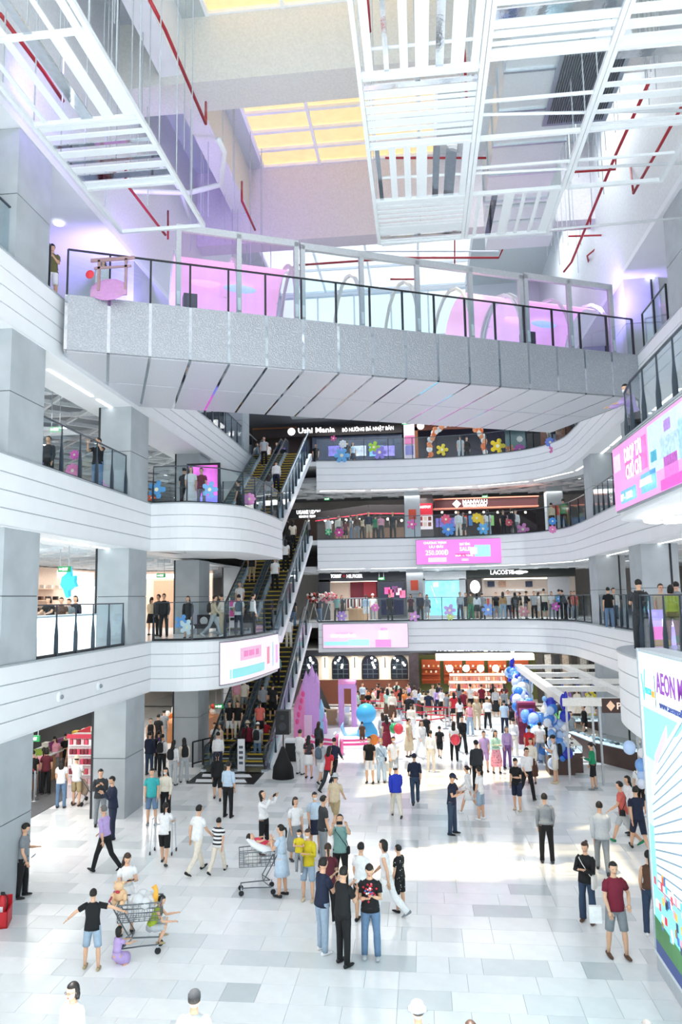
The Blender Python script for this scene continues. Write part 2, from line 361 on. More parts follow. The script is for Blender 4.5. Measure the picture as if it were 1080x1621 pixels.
# end wall above the top gallery with big clerestory window
b = MB(); b.box(-9.6, 7.9, 43, 43.3, RZ+.4, 20.3, WALL); b.box(-9.6, -8.2, 43, 43.3, 20.3, 25.6, WALL); b.box(3.2, 7.9, 43, 43.3, 20.3, 25.6, WALL)
b.box(-8.2, 3.2, 43, 43.3, 25.4, 25.6, WALL)
o = b.build('wall_end'); struct(o, 'white wall above the back galleries around a bright clerestory')
w = sempty('window_4', 'wide bright clerestory window high behind the footbridge')
for i in range(5):
    MB().box(-8.2+i*2.28+.05, -8.2+(i+1)*2.28-.05, 43.1, 43.13, 20.3, 25.4, glassmat('#f6fcff')).build('pane', w)
    MB().box(-8.25+i*2.28, -8.15+i*2.28, 43.05, 43.2, 20.3, 25.4, WHITE).build('mullion', w)
MB().box(-8.2, 3.2, 43.05, 43.2, 22.5, 22.6, WHITE).build('transom', w)
# ---- columns
def column(x0, x1, y0, y1, z0, z1, lab, face='right'):
    e = sempty('column', lab); b = MB().box(x0+.02, x1-.02, y0+.02, y1-.02, z0, z1, CONCJ); b.build('core', e)
    n = max(1, round((z1-z0)/1.75)); h = (z1-z0)/n
    for k in range(n):
        MB().box(x0, x1, y0, y1, z0+k*h+(.012 if k else 0), z0+(k+1)*h-.012, CONC).build('cladding_panel', e)
    return e
lv = ((0, L1-FH, 'ground storey'), (L1, L2-FH, 'first gallery'), (L2, L3-FH, 'second gallery'), (L3, RZ, 'top gallery'))
for Y0, nm in ((15.5,'nearest'),(22.6,'second'),(30.5,'third'),(38.2,'farthest')):
    for z0, z1, ln in lv:
        if nm in ('third','farthest') and z0 == L3 and nm == 'third': continue
        x1 = XL-.03 if nm in('nearest','second') else XL-.15
        e = column(x1-1.05, x1, Y0, Y0+1.55, z0, z1, 'grey concrete clad column, %s on the left, %s' % (nm, ln))
        MB().box(x1-1.12, x1-1.05, Y0-.01, Y0+.05, z0, z1, DARK).build('shadow_gap', e)
for Y0, nm in ((20.6,'nearest'),(26.6,'second'),(34.0,'third')):
    for z0, z1, ln in lv:
        if nm == 'nearest' and z0 < L3: continue
        x0 = 7.72 if nm != 'third' else 7.9
        e = column(x0, x0+1.25, Y0, Y0+1.5, z0, z1, 'grey concrete clad column, %s on the right, %s' % (nm, ln))
        MB().box(x0+.95, x0+1.02, Y0-.02, Y0, z0, z1, DARK).build('shadow_gap', e)
for z0, z1, ln in lv[1:3]:
    X, Y = 7.9, 19.2
    column(6.9, 8.2, 16.4, 17.8, z0, z1, 'grey column at the right picture edge, %s' % ln)
for X, nm in ((-.9,'left'),(7.6,'right')):
    for z0, z1, ln in lv[2:3]: 
        e = column(X, X+.95, 44.2, 45.1, z0, z1, 'pale column before the back shops, %s, %s' % (nm, ln))
        MB().box(X+.25, X+.7, 44.16, 44.2, z0+1.3, z0+1.9, M('#d8553a', .5, noise=.3, scale=30)).build('notice', e)
e = column(-.9, .1, 44.2, 45.1, L1, L2-FH, 'pale column between the two dark shopfronts, first gallery')
MB().box(-.65, -.2, 44.16, 44.2, L1+1.8, L1+2.4, M('#d8553a', .5, noise=.3, scale=30)).build('notice', e)
# ---- glass balustrades
POST = {}
def postmesh(kind):
    if kind in POST: return POST[kind]
    b = MB(); hh = 1.32
    if kind == 'fin':   # tapered dark fin, slim rod above
        b.add([(-.03,-.055,0),(.03,-.055,0),(.03,.045,0),(-.03,.045,0),(-.03,-.05,.5),(.03,-.05,.5),(.03,.04,.5),(-.03,.04,.5),(-.015,-.02,.85),(.015,-.02,.85),(.015,.02,.85),(-.015,.02,.85),(-.01,-.015,hh),(.01,-.015,hh),(.01,.015,hh),(-.01,.015,hh)],
            [(3,2,1,0),(12,13,14,15)]+[(a+i, a+(i+1)%4, a+4+(i+1)%4, a+4+i) for a in (0,4,8) for i in range(4)], M('#2c3a47', .35))
    else: b.box(-.02, .02, -.03, .03, 0, hh, M('#20262c', .35))
    o = b.build('post'); POST[kind] = o.data; bpy.data.objects.remove(o); return POST[kind]
def rail(path, z, lab, kind='fin', step=1.25, setb=.3, hh=1.32, grp=None, up=True):
    p = resample(offset(path, setb), step); e = thing('glass_balustrade', lab, 'railing', (p[0][0], p[0][1], z)); o0 = np.array(p[0])
    q = [tuple(np.array(a)-o0) for a in p]; pm = postmesh(kind)
    for i, a in enumerate(q):
        d = np.array(q[min(i+1, len(q)-1)])-np.array(q[max(i-1,0)]); rz = math.atan2(d[1], d[0])
        lk('post', pm, e, (a[0], a[1], .03), rz)
    for i in range(len(q)-1):
        MB().bar((*q[i], .03+hh/2), (*q[i+1], .03+hh/2), .016, hh-.06, GLASS).build('glass_pane', e)
    b = MB()
    for i in range(len(q)-1): b.bar((*q[i], hh+.03), (*q[i+1], hh+.03), .05, .035, M('#5a646d', .3, .8))
    b.build('handrail', e)
    b = MB()
    for i in range(len(q)-1): b.bar((*q[i], .06), (*q[i+1], .06), .06, .08, DARK)
    b.build('base_channel', e)
    return e
segs = [(17.15,22.5,'between the two nearest left columns'),(7.5,15.4,'left of the nearest left column')]
for L, z, ln in ((1,L1,'first gallery'),(2,L2,'second gallery')):
    for a, b_, w in segs[:1]: rail([(XL,a),(XL,b_)], z, 'glass balustrade with dark posts %s, %s' % (w, ln), step=1.1 if L == 1 else 1.15, setb=.14)
    rail(bul[L], z, 'curved glass balustrade before the escalators, %s' % ln, 'fin' if L == 2 else 'fin', 1.3, .2)
    rail(back, z, 'long glass balustrade before the back shops, %s' % ln, 'slim', 1.45, .2)
    rail([(7.65,33.6),(7.62,30),(7.6,28.3)], z, 'short glass balustrade between right columns, %s' % ln, 'fin', .9, .2)
    rail(rightp[L][-17:], z, 'glass balustrade on the curved right balcony, %s' % ln, 'fin', 1.0, .55 if L == 1 else .25)
rail(back, L3, 'long glass balustrade before the back restaurants, top gallery', 'slim', 1.45, .2)
rail([(XL,30.2),(XL,41.9)], L3, 'glass balustrade left of the escalators, top gallery', 'fin', 1.2, .2)
rail([(XL,13.4),(XL,17.4)], L3, 'glass balustrade at the left end of the footbridge', 'slim', 1.2, .2)
rail([(7.6,24.8),(7.6,22.4)], L3, 'glass balustrade at the right end of the footbridge', 'slim', 1.2, .15)
rail([(7.6,20.4),(7.6,12)], L3, 'glass balustrade of the top gallery at the right edge', 'slim', 1.2, .15)
# ---- escalators
def escalator(x0, x1, y0, z0, z1, lab, outer=False):
    run = (z1-z0)/math.tan(math.radians(30)); e = thing('escalator', lab, 'escalator', (x0, y0, z0)); w = x1-x0; H = z1-z0; n = int(round(H/.2)); dy = run/n; dz = H/n
    b = MB().box(.18, w-.18, 0, dy*.98, -.22, 0, M('#2b2e31', .45)); b.box(.16, w-.16, -.02, .05, -.045, .006, M('#d9b73c', .5)); b.box(.16,.22,.02,dy*.9,-.02,.006,M('#d9b73c', .5)); b.box(w-.22,w-.16,.02,dy*.9,-.02,.006,M('#d9b73c', .5))
    s0 = b.build('step', e); s0.location = (0, 0, dz)
    for i in range(1, n): lk('step', s0.data, e, (0, i*dy, (i+1)*dz))
    MB().box(.1, w-.1, -1.3, 0, -.02, .02, STEEL).build('landing_plate', e); MB().box(.1, w-.1, run, run+1.2, H-.02, H+.02, STEEL).build('landing_plate', e)
    for xs in (.07, w-.07):
        MB().add([(xs-.008,-.9,.05),(xs-.008,0,.05),(xs-.008,run,H+.05),(xs-.008,run+.8,H+.05),(xs-.008,run+.8,H+.9),(xs-.008,run-.1,H+.9),(xs-.008,-.1,.9),(xs-.008,-.9,.9)]+[(xs+.008,-.9,.05),(xs+.008,0,.05),(xs+.008,run,H+.05),(xs+.008,run+.8,H+.05),(xs+.008,run+.8,H+.9),(xs+.008,run-.1,H+.9),(xs+.008,-.1,.9),(xs+.008,-.9,.9)], [tuple(range(8)), tuple(range(15,7,-1))]+[(i,(i+1)%8,8+(i+1)%8,8+i) for i in range(8)], glassmat('#cfdde2', .1)) if False else None
        b = MB(); g = glassmat('#c4d2d8', .12)
        b.bar((xs,-.1,.48), (xs,run-.0,H+.48), .016, .78, g); b.bar((xs,-.95,.47),(xs,-.1,.47), .016, .84, g); b.bar((xs,run,H+.47),(xs,run+.8,H+.47), .016, .84, g); b.build('glass_side', e)
        b = MB(); b.tube([(xs,-.95,.25),(xs,-1.08,.5),(xs,-1.02,.8),(xs,-.8,.93),(xs,-.1,.95),(xs,run*.5,H*.5+.97),(xs,run-.1,H+.93),(xs,run+.7,H+.93),(xs,run+.95,H+.7),(xs,run+.9,H+.3)], .04, M('#15171a', .35), 8); b.build('handrail', e, True)
        b = MB(); b.bar((xs,-1.0,.03),(xs,0,.03), .22, .12, STEEL); b.bar((xs,0,.06),(xs,run,H+.06), .22, .16, STEEL); b.bar((xs,run,H+.03),(xs,run+.9,H+.03), .22, .12, STEEL); b.build('skirt', e)
    b = MB(); b.add([(x,y,z) for x in (.02, w-.02) for y, z in ((-.2,-.05),(run+.6,H-.05),(run+.6,H-.75),(run-.1,H-.85),(.8,-.5 if z0 > 1 else -.05),(-.2,-.5 if z0 > 1 else -.06))], [(0,1,2,3,4,5),(11,10,9,8,7,6)]+[(i,6+i,6+(i+1)%6,(i+1)%6) for i in range(6)], M('#dfe5ea', .35, .2)); b.build('truss_cladding', e)
    return e
for z0, z1, y0, ln in ((0,L1,29.9,'from the ground floor'),(L1,L2,31.6,'from the first gallery'),(L2,L3,31.8,'from the second gallery')):
    escalator(-8.85, -7.62, y0, z0, z1, 'left escalator with yellow edged steps rising '+ln)
    escalator(-7.5, -6.27, y0, z0, z1, 'right escalator with yellow edged steps rising '+ln)
    run = (z1-z0)/math.tan(math.radians(30)); e = thing('sloping_balustrade', 'sloping glass screen with dark fins on the right of the escalators '+ln, 'railing', (-6.08, y0, z0)); H = z1-z0; n = 9
    b = MB().bar((0,-.6,-.30 if z0 else .05),(0,run+.4,H-.05), .16, .34, M('#e8edf2', .3)); b.build('stringer', e)
    for i in range(n):
        t = i/n; s = (i+1)/n; MB().bar((0,run*t+.02,H*t+.75),(0,run*s-.02,H*s+.75), .016, 1.05, GLASS).build('glass_pane', e); lk('post', postmesh('fin'), e, (0, run*t, H*t+.1), PI/2)
    MB().bar((0,-.1,1.36),(0,run,H+1.36), .05, .05, STEEL).build('handrail', e)
# floor mat and arrows at the foot
mt = thing('floor_mat', 'black entrance mat with white arrow panels at the escalator foot', 'mat', (-7.6, 27.0, 0))
MB().box(-1.25, 1.3, 0, 1.75, .0, .02, M('#1c1f22', .3)).build('mat', mt)
for i in (0,1):
    for j in (0,1): MB().prism([(-.95+i*1.15,.15+j*.8),(-.15+i*1.15,.15+j*.8),(-.35+i*1.15,.6+j*.8),(-1.15+i*1.15+.1,.6+j*.8)], .021, .026, WHITE).build('arrow_panel', mt)
# ---- footbridge
P0 = np.array((-9.1, 17.5)); P1 = np.array((7.6, 25.05)); BD = P1-P0; BLn = np.linalg.norm(BD); BD = BD/BLn; BN = np.array((-BD[1], BD[0])); BW = 5.3
br = sempty('footbridge', 'silver panelled footbridge crossing the atrium on the top gallery'); br.location = (P0[0], P0[1], L3); br.rotation_euler = (0,0,math.atan2(BD[1], BD[0]))
def tex_panel():
    m = bpy.data.materials.new('hammered_silver'); m.use_nodes = True; n = m.node_tree; b = n.nodes['Principled BSDF']; b.inputs['Base Color'].default_value = (.62,.66,.70,1); b.inputs['Metallic'].default_value = .75; b.inputs['Roughness'].default_value = .42
    t = n.nodes.new('ShaderNodeTexCoord'); v = n.nodes.new('ShaderNodeTexVoronoi'); v.inputs['Scale'].default_value = 28; n.links.new(t.outputs['Object'], v.inputs['Vector'])
    p = n.nodes.new('ShaderNodeBump'); p.inputs['Strength'].default_value = .5; p.inputs['Distance'].default_value = .02; n.links.new(v.outputs['Distance'], p.inputs['Height']); n.links.new(p.outputs['Normal'], b.inputs['Normal'])
    r = n.nodes.new('ShaderNodeValToRGB'); r.color_ramp.elements[0].color = (.36,.39,.43,1); r.color_ramp.elements[1].color = (.55,.58,.62,1); n.links.new(v.outputs['Distance'], r.inputs[0]); n.links.new(r.outputs[0], b.inputs['Base Color']); return m
HAM = tex_panel(); HS = M('#d3d6de', .4, .35, noise=.06, scale=26, bump=.2); MIR = M('#c8ced4', .06, 1.0, bump=.6, scale=9); NB = 17; pw = BLn/NB
bf = 1.5
MB().box(0, BLn, .08, BW-.08, -bf+.05, -.02, M('#8f979e', .6)).build('deck', br)
pm = MB().box(.04, pw-.04, 0, .05, -bf, 0, HAM).build('fascia_panel', br)
p2 = MB().box(.04, pw-.04, .06, .06+(BW-.2)/2, -bf-.04, -bf, HS).build('soffit_panel', br)
p3 = MB().box(.04, pw-.04, .12+(BW-.2)/2, BW-.06, -bf-.04, -bf, HS).build('soffit_panel', br)
s1 = MB().box(-.04, .04, .012, .04, -bf, 0, MIR).build('mirror_strip', br); s2 = MB().box(-.04, .04, .06, BW-.06, -bf-.03, -bf, MIR).build('mirror_strip', br)
gp = MB().box(.02, pw-.02, .19, .205, .06, 1.32, GLASS).build('glass_pane', br); po = MB().box(-.025, .025, .16, .23, 0, 1.33, DARK).build('post', br)
for i in range(1, NB+1):
    for o in (pm, p2, p3, gp):
        if i < NB: lk(o.name.split('.')[0], o.data, br, (i*pw,0,0))
    lk('mirror_strip', s1.data, br, (i*pw,0,0)); lk('mirror_strip', s2.data, br, (i*pw,0,0)); lk('post', po.data, br, (i*pw,0,0))
MB().box(0, BLn, .06, BW-.06, -bf-.025, -bf-.01, MIR).build('seam_backing', br)
MB().box(0, BLn, .17, .22, 1.32, 1.36, DARK).build('handrail', br)
for i in range(NB): lk('glass_pane', gp.data, br, (i*pw, BW-.4, 0))
MB().box(0, BLn, BW-.23, BW-.18, 1.32, 1.36, DARK).build('handrail', br)
# canopy of arches on the bridge
FR = M('#c7ccd1', .4, .3)
PK = [M('#fbc4ea', .5, noise=.10, scale=1.2, emit=.75), M('#f3c4f2', .5, noise=.12, scale=1.0, emit=.75), M('#d5bdfb', .5, noise=.15, scale=1, emit=.7)]
def canopy(t0, t1, lab, nfront, screens, ht=2.75):
    e = thing('bridge_canopy', lab, 'canopy', (*(P0+BD*t0+BN*.75), L3), math.atan2(BD[1], BD[0])); Ln = t1-t0; dp = 3.1
    for i in range(nfront+1):
        x = Ln*i/nfront; MB().box(x-.07, x+.07, 0, .14, 0, ht, FR).build('frame_post', e)
    MB().box(-.07, Ln+.07, 0, .14, ht-.14, ht+.06, FR).build('top_beam', e)
    for i in range(nfront+1):
        x = Ln*i/nfront; pts = [(x, dp/2-dp/2*math.cos(a), .35+(ht-.5)*math.sin(a)) for a in np.linspace(0, PI, 11)]
        b = MB()
        for k in range(10): b.bar(pts[k], pts[k+1], .09, .09, WHITE, up=(1,0,0))
        b.build('arch_rib', e)
    if screens:
        b = MB(); vs = []; A = np.linspace(0, PI, 13)
        for x in (0, Ln):
            for a in A: vs.append((x, dp/2+.05-(dp/2-.1)*math.cos(a), .35+(ht-.62)*math.sin(a)))
        fs = [(k, k+1, 13+k+1, 13+k) for k in range(4, 12)]
        o = MB(); o.add(vs, fs, PK[screens-1]); o.build('vault_screen', e)
        MB().box(.1, Ln-.1, dp-.2, dp-.14, .05, ht*.40, M('#fbe9fb', .5, noise=.03, emit=1.0)).build('lower_screen', e)
        b = MB(); b.ball((Ln*.3, dp*.75, ht*.78), (.5,.05,.16), M('#ffd0f2', .5, emit=.8)); b.ball((Ln*.62, dp*.72, ht*.74), (.55,.06,.14), M('#a9d8f8', .5, emit=.9)); b.build('cloud_print', e)
        MB().box(.2, .6, .5, .9, 0, .95, M('#5b6670', .5)).build('control_box', e)
    for i in range(nfront):
        x = Ln*i/nfront; MB().box(x+.08, x+Ln/nfront-.08, .05, .065, .1, ht-.16, glassmat('#f8f0f9' if screens else '#fbfdfe', .05)).build('glass_panel', e)
    return e
def tb(px, py):   # distance along the bridge under a picture point on the canopy front
    v = _ray(px, py)[:2]; A = np.array([[v[0], -BD[0]],[v[1], -BD[1]]]); q = P0+BN*.75; s = np.linalg.solve(A, q); return float(s[1])
c0, c1, c2, c3 = tb(283,420), tb(470,430), tb(835,480), tb(970,500)
canopy(c0, c1, 'pink lit arched tunnel framed in grey, left half of the footbridge', 2, 1)
MID = canopy(c1+.2, c2-.2, 'open white arch hoops behind clear panels, middle of the footbridge', 4, 0, 2.7)
canopy(c2, c3, 'pink and lilac lit arched tunnel, right half of the footbridge', 2, 2)
e = MID; xo = (c2-1.9)-(c1+.2)
vs = []; A = np.linspace(0, PI, 13)
for x in (.2, 1.6):
    for a in A: vs.append((x+xo, 1.55-1.5*math.cos(a), .35+2.1*math.sin(a)))
o = MB(); o.add(vs, [(k, k+1, 13+k+1, 13+k) for k in range(3, 12)], PK[0]); o.build('vault_screen', e); MB().box(.2+xo,1.6+xo,2.9,2.96,.05,1.1,M('#fbe9fb', .5, noise=.03, emit=1.0)).build('lower_screen', e)
# ================================================================ LIGHTS of the mall (lamps in ceilings, added fill under the roof)
for L, z in ((1,L1),(2,L2),(3,L3)):
    zz = z-FH-.12 if L == 1 else z-FH-.3
    for Y in (20, 34): area((-13.5, Y, zz), 5, 9, 380 if L == 1 else 330 if L == 2 else 250, (1,.97,.93))
    for X in (-3, 5): area((X, 45.2, zz), 7, 2.4, 270, (1,.98,.96))
    area((12.5, 24, zz), 5, 12, 280, (1,.97,.93)); area((12.5, 38, zz), 5, 6, 120)
for X in (-3, 5): area((X, 45.2, RZ-.1), 7, 2.4, 200)
area((-13, 25, RZ-.1), 5, 14, 110); area((12, 25, RZ-.1), 5, 14, 110)
for X, Y in ((5.6, 35), (5.6, 26)): area((X, Y, 24.9), 3.0, 3.0, 300, (.93,.97,1))  # fill lamps added under the roof to brighten the atrium
def spot(loc, tgt, power, color, size=1.1):
    l = bpy.data.lights.new('stage_lamp', 'SPOT'); l.energy = power; l.color = color; l.spot_size = size; l.spot_blend = .9; l.shadow_soft_size = .3
    o = bpy.data.objects.new('stage_lamp', l); COL.objects.link(o); o.location = loc; o.rotation_euler = (Vector(tgt)-Vector(loc)).to_track_quat('-Z','Y').to_euler()
PUR = (.42,.28,1.0)
spot((-8.6,20.5,15.6), (-10.4,23.5,18.6), 1700, PUR, 1.9); spot((6.6,26,17.0), (9.3,29,18.2), 1100, PUR, 1.9); spot((-5.5,22.5,18.5), (-7,30,25), 500, PUR, 1.6); spot((-7.5,14.5,19.5), (-12,20,18), 420, PUR, 1.6)
# ================================================================ HIGH CEILING: baffle rafts, pipes, duct
BF = M('#dde4e8', .45, noise=.02); BG = M('#b3bcc2', .5)
def raft(x0, x1, ys, pattern, zt, lab, dens=9):
    e = thing('baffle_raft', lab, 'ceiling raft', (x0, ys[0], zt)); W_ = x1-x0
    for x in (0, W_): MB().bar((x,0,0),(x,ys[-1]-ys[0],0), .09, .12, BF).build('frame_rail', e)
    for y in ys: MB().bar((0,y-ys[0],.0),(W_,y-ys[0],.0), .08, .10, BF).build('frame_rail', e)
    rr = random.Random(int(x0*10)+5)
    for (ya, yb), p in zip(zip(ys[:-1], ys[1:]), pattern):
        ya -= ys[0]; yb -= ys[0]
        if p == 'x':
            n = dens
            for k in range(n):
                wd_ = rr.choice((.10,.14,.22)); y = ya+(k+.6)*(yb-ya)/n; m = MIR if rr.random() < .15 else BF
                MB().box(.05, W_-.05, y-wd_/2, y+wd_/2, .0, .03, m).build('slat', e)
        elif p == 'y':
            n = dens-3
            for k in range(n):
                wd_ = rr.choice((.10,.16,.26)); x = (k+.6)*W_/n; m = MIR if rr.random() < .2 else BF
                MB().box(x-wd_/2, x+wd_/2, ya+.05, yb-.05, .0, .03, m).build('slat', e)
        elif p == 'g':
            MB().bar((0,(ya+yb)/2,0),(W_,(ya+yb)/2,0), .05, .06, BF).build('cross_rail', e)
    b = MB()
    for x in ((0, W_/2, W_) if x0 < 1 else (0,)):
        for y in np.arange(0, ys[-1]-ys[0]+.1, 1.2): b.box(x-.012, x+.012, y-.012, y+.012, .05, RT-zt-.1 if y+ys[0] > 0 else 1, BG)
    b.build('hanger_rods', e)['kind'] = 'stuff'
    return e
raft(-8.15, -5.75, [9.2, 11.6, 14.0, 16.5, 18.7], 'yyxo', 17.1, 'square white baffle raft hung over the left gallery edge', 8)
raft(-.95, 1.5, [8.8, 11.2, 13.55, 15.95, 18.3, 20.6], 'xyxyx', 17.2, 'white baffle raft left of the raft with the louvred duct', 10)
raft(1.6, 3.95, [8.8, 11.2, 13.4, 15.95, 18.3, 20.6], 'yxggy', 17.2, 'white baffle raft under the big duct, right of the skylight', 9)
raft(4.05, 6.4, [8.8, 11.2, 13.4, 15.95, 18.3], 'xxxg', 17.2, 'white baffle raft at the upper right over the red pipes', 6)
RED = M('#a3202e', .45)
def pxr(pts, z, r=.045): return [(*on(a, b, zz), zz) for (a, b), zz in zip(pts, z if isinstance(z, list) else [z]*len(pts))]
def pipe(pts, z, lab, r=.045, m=None): 
    o = MB().tube(pxr(pts, z), r, m or RED, 8).build('sprinkler_pipe' if m is None else 'conduit_pipe', None, True); tag(o, lab, 'pipe'); return o
pipe([(237,0),(262,48),(326,196)], 20.5, 'long red sprinkler pipe crossing above the left raft')
pipe([(326,196),(326,162)], [20.5,22.5], 'short red riser at the end of the left sprinkler pipe', .04)
pipe([(0,22),(70,115),(100,160)], 19.0, 'red pipe glimpsed between slats of the left raft')
pipe([(199,236),(199,290),(262,372)], [22.5,19.6,19.6], 'red pipe dropping then running to the bridge, left')
pipe([(266,334),(266,378)], [21,19.3], 'short red drop pipe above the left end of the bridge', .035)
pipe([(383,288),(383,318),(404,364)], [23.3,21.5,21.5], 'red pipe with grey hanger beside the lengthwise beam')
pipe([(860,15),(852,85),(812,275)], 20.2, 'bright red sprinkler pipe between the two rafts')
pipe([(865,2),(920,2)], 20.2, 'red branch pipe at the top of the picture', .035)
pipe([(582,0),(586,50)], 20.0, 'red pipe at the left rail of the raft by the skylight', .035)
pipe([(735,80),(740,180)], 19.0, 'dark red pipe seen through the left raft slats', .035)
pipe([(610,250),(825,250)], 20.4, 'red cross pipe behind the lower slats', .035)
pipe([(1030,125),(975,245),(905,415),(893,430)], 19.4, 'long red pipe running down the right side, inner')
pipe([(1080,168),(1040,240),(1003,306)], 19.4, 'red pipe running down the right side, outer')
pipe([(1003,306),(998,262)], [19.4,21.4], 'red riser at the foot of the outer right pipe', .035)
pipe([(975,244),(975,268),(897,273)], 19.6, 'red branch crossing to the duct, upper right', .035)
pipe([(935,345),(935,360),(866,364)], 19.6, 'red branch crossing to the duct, lower right', .035)
pipe([(900,374),(968,372),(930,405),(935,430)], 21.0, 'red pipe loop in the right corner over the bridge', .04)
pipe([(720,418),(720,330)], [21.5,24], 'thin red riser beside the ventilation unit', .03)
e_ = pipe([(470,420),(640,408),(790,408),(800,385)], 21.6, 'red pipe run before the bright clerestory', .05)
pipe([(618,442),(660,442),(665,470)], 19.9, 'red pipe behind the middle hoops of the bridge', .04)
GP = M('#dfe5ea', .4, noise=.02)
pipe([(160,292),(190,302),(300,305),(350,292),(355,240),(345,220)], 20.6, 'thick white pipe looping above the left raft', .09, GP)
pipe([(180,262),(250,258),(285,300),(300,345)], 21.5, 'white pipe bending down behind the left raft', .07, GP)
pipe([(475,398),(790,398)], 23.2, 'white conduit run under the far roof beam', .04, GP)
pipe([(470,372),(800,362)], 23.6, 'upper white conduit run under the far roof beam', .04, GP)
pipe([(590,185),(1080,175)], 17.3, 'slim white track crossing both rafts, upper', .035, GP)
pipe([(605,388),(1080,345)], 17.25, 'slim white track crossing below the rafts', .035, GP)
pipe([(600,282),(1080,258)], 17.25, 'slim white track crossing both rafts, middle', .035, GP)
pipe([(585,78),(1080,28)], 17.3, 'slim white track crossing both rafts at the top', .035, GP)
rods = MB(); rr = random.Random(3)
for k in range(70):
    x = rr.choice((rr.uniform(-8.9,-6), rr.uniform(5.2,7.2))); y = rr.uniform(15, 30); z = rr.uniform(19.5, 22); rods.box(x-.012, x+.012, y-.012, y+.012, z, RT, BG)
o = rods.build('hanger_rods'); o['kind'] = 'stuff'; tag(o, 'thin threaded rods hanging from the high roof', 'rods')
# big supply duct with louvre
DU = M('#dde6ea', .3, .35, noise=.03)
X0, Y0 = on(870, 60, 19.6); e = thing('air_duct', 'large pale metal air duct with a louvred grille at upper right', 'air duct', (X0, 11.0, 19.6))
for k in range(8):
    MB().box(-.9, 1.1, k*1.5, k*1.5+1.46, 0, 1.2, DU).build('duct_section', e); MB().box(-.95, 1.15, k*1.5+1.44, k*1.5+1.52, -.05, 1.25, STEEL).build('flange', e)
b = MB(); b.box(.35, 1.95, 5.3, 8.0, -.12, .9, DU); b.box(.30, 2.0, 5.25, 8.05, -.16, -.12, STEEL); b.build('grille_box', e)
for k in range(24): MB().box(.42+k*.062, .42+k*.062+.028, 5.4, 7.9, -.20, -.16, M('#5a6165', .35, .6)).build('louvre_blade', e)
e = thing('air_handling_unit', 'stepped pale ventilation unit hung before the right corner', 'air unit', (3.9, 24.2, 20.6))
for k in range(4): MB().box(-1.3+.1*k, 1.3+.05*k, k*.9, k*.9+.86, -.0-.12*k, 1.4, DU).build('casing', e)
# far roof beam clutter: fluorescent fitting glows
# ================================================================ SHOPS, back galleries  (facades on Y planes)
def panel(parent, name, px0, py0, px1, py1, Y, m, th=.08, dy=0):
    mp = (px0+px1)/2; x0, x1 = sorted((at(px0, (py0+py1)/2, Y)[0], at(px1, (py0+py1)/2, Y)[0])); z0, z1 = sorted((at(mp, py0, Y)[1], at(mp, py1, Y)[1]))
    o = MB().box(0, x1-x0, -th, 0, 0, z1-z0, m).build(name, parent); o.location = (x0, Y+dy, z0)
    if parent: o.location = Vector(o.location)-Vector(parent.location)
    return o
def tx(s, px0, px1, py, h, Y, m, parent, name='letters', dy=-.12, shear=0):
    a = at(px0, py+h/2, Y); b = at(px1, py+h/2, Y); hh = h*Y/FPX
    q = text(s, hh*.95, m, parent, (0,0,0), name=name, w=abs(b[0]-a[0]), center=False, shear=shear, depth=.05); q.location = Vector((a[0], Y+dy, a[1]))-Vector(parent.location if parent else (0,0,0)); return q
WL = M('#ffffff', .5, noise=0, emit=1.6); Yb = 47.4
def shop(nm, lab, px): x, z = at(px, 947, Yb); return thing(nm, lab, 'shop', (x, Yb, 0))
# --- first gallery
sh = shop('clothes_shop', 'dark fronted clothes shop with a bright doorway beside the escalators', 575)
NAV = M('#20262f', .5)
panel(sh, 'sign_band', 505, 902, 643, 920, Yb, NAV); panel(sh, 'side_panel', 505, 918, 523, 984, Yb, NAV); panel(sh, 'door_post', 598, 918, 603, 984, Yb, NAV)
panel(sh, 'video_wall', 603, 921, 640, 974, Yb, M('#1b2038', .4), .1, -.02); tx('TOMMY', 524, 541, 912, 6, Yb, WL, sh); tx('HILFIGER', 549, 574, 912, 6, Yb, WL, sh); panel(sh, 'flag_logo', 543, 910, 547, 914, Yb, M('#c8283c', .5), .14)
panel(sh, 'back_wall', 523, 916, 600, 986, 49.5, M('#f3dccb', .6)); panel(sh, 'red_wall_panel', 555, 920, 598, 946, 49.3, M('#7a1f35', .5)); panel(sh, 'red_wall_panel', 576, 921, 596, 945, 49.1, M('#b23344', .5))
o = panel(sh, 'light_panel', 524, 919, 598, 921, 48.0, WARM)
for i, (c, z) in enumerate((('#c84c8c',8),('#e86a8c',14),('#6c3c6c',5),('#f0b0c0',10),('#d86890',16))): panel(sh, 'blossom_print', 612+i*6-3, 925+z*.6, 620+i*6-2, 934+z*.8, Yb, M(c, .5, emit=.25, noise=.3, scale=9), .13)
panel(sh, 'sea_print', 604, 950, 639, 973, Yb, M('#2e3f92', .5, emit=.2, noise=.4, scale=6), .12)
sh = shop('grey_shopfront', 'grey shopfront with a big beach video screen', 700)
panel(sh, 'fascia_panel', 664, 905, 738, 918, Yb, M('#c2c6ca', .6)); panel(sh, 'surround', 664, 916, 674, 984, Yb, M('#8e959b', .6)); panel(sh, 'surround', 728, 916, 738, 984, Yb, M('#8e959b', .6)); panel(sh, 'surround', 674, 974, 728, 984, Yb, M('#a5abb0', .6))
panel(sh, 'video_screen', 673, 919, 729, 976, Yb, M('#7fd0e6', .4, noise=.25, scale=3, emit=.55), .06); o = MB().bar((0,0,0),(.35,0,-1.1), .25, .03, M('#e9b7a0', .5, emit=.3)).build('bather_print', sh); xx, zz_ = at(683, 928, Yb); o.location = (xx-sh.location.x, -.1, zz_); panel(sh, 'float_print', 686, 922, 694, 929, Yb, M('#eef4ff', .4, emit=.6), .1)
sh = shop('sportswear_shop', 'black bannered sportswear shop at the right of the first gallery', 830)
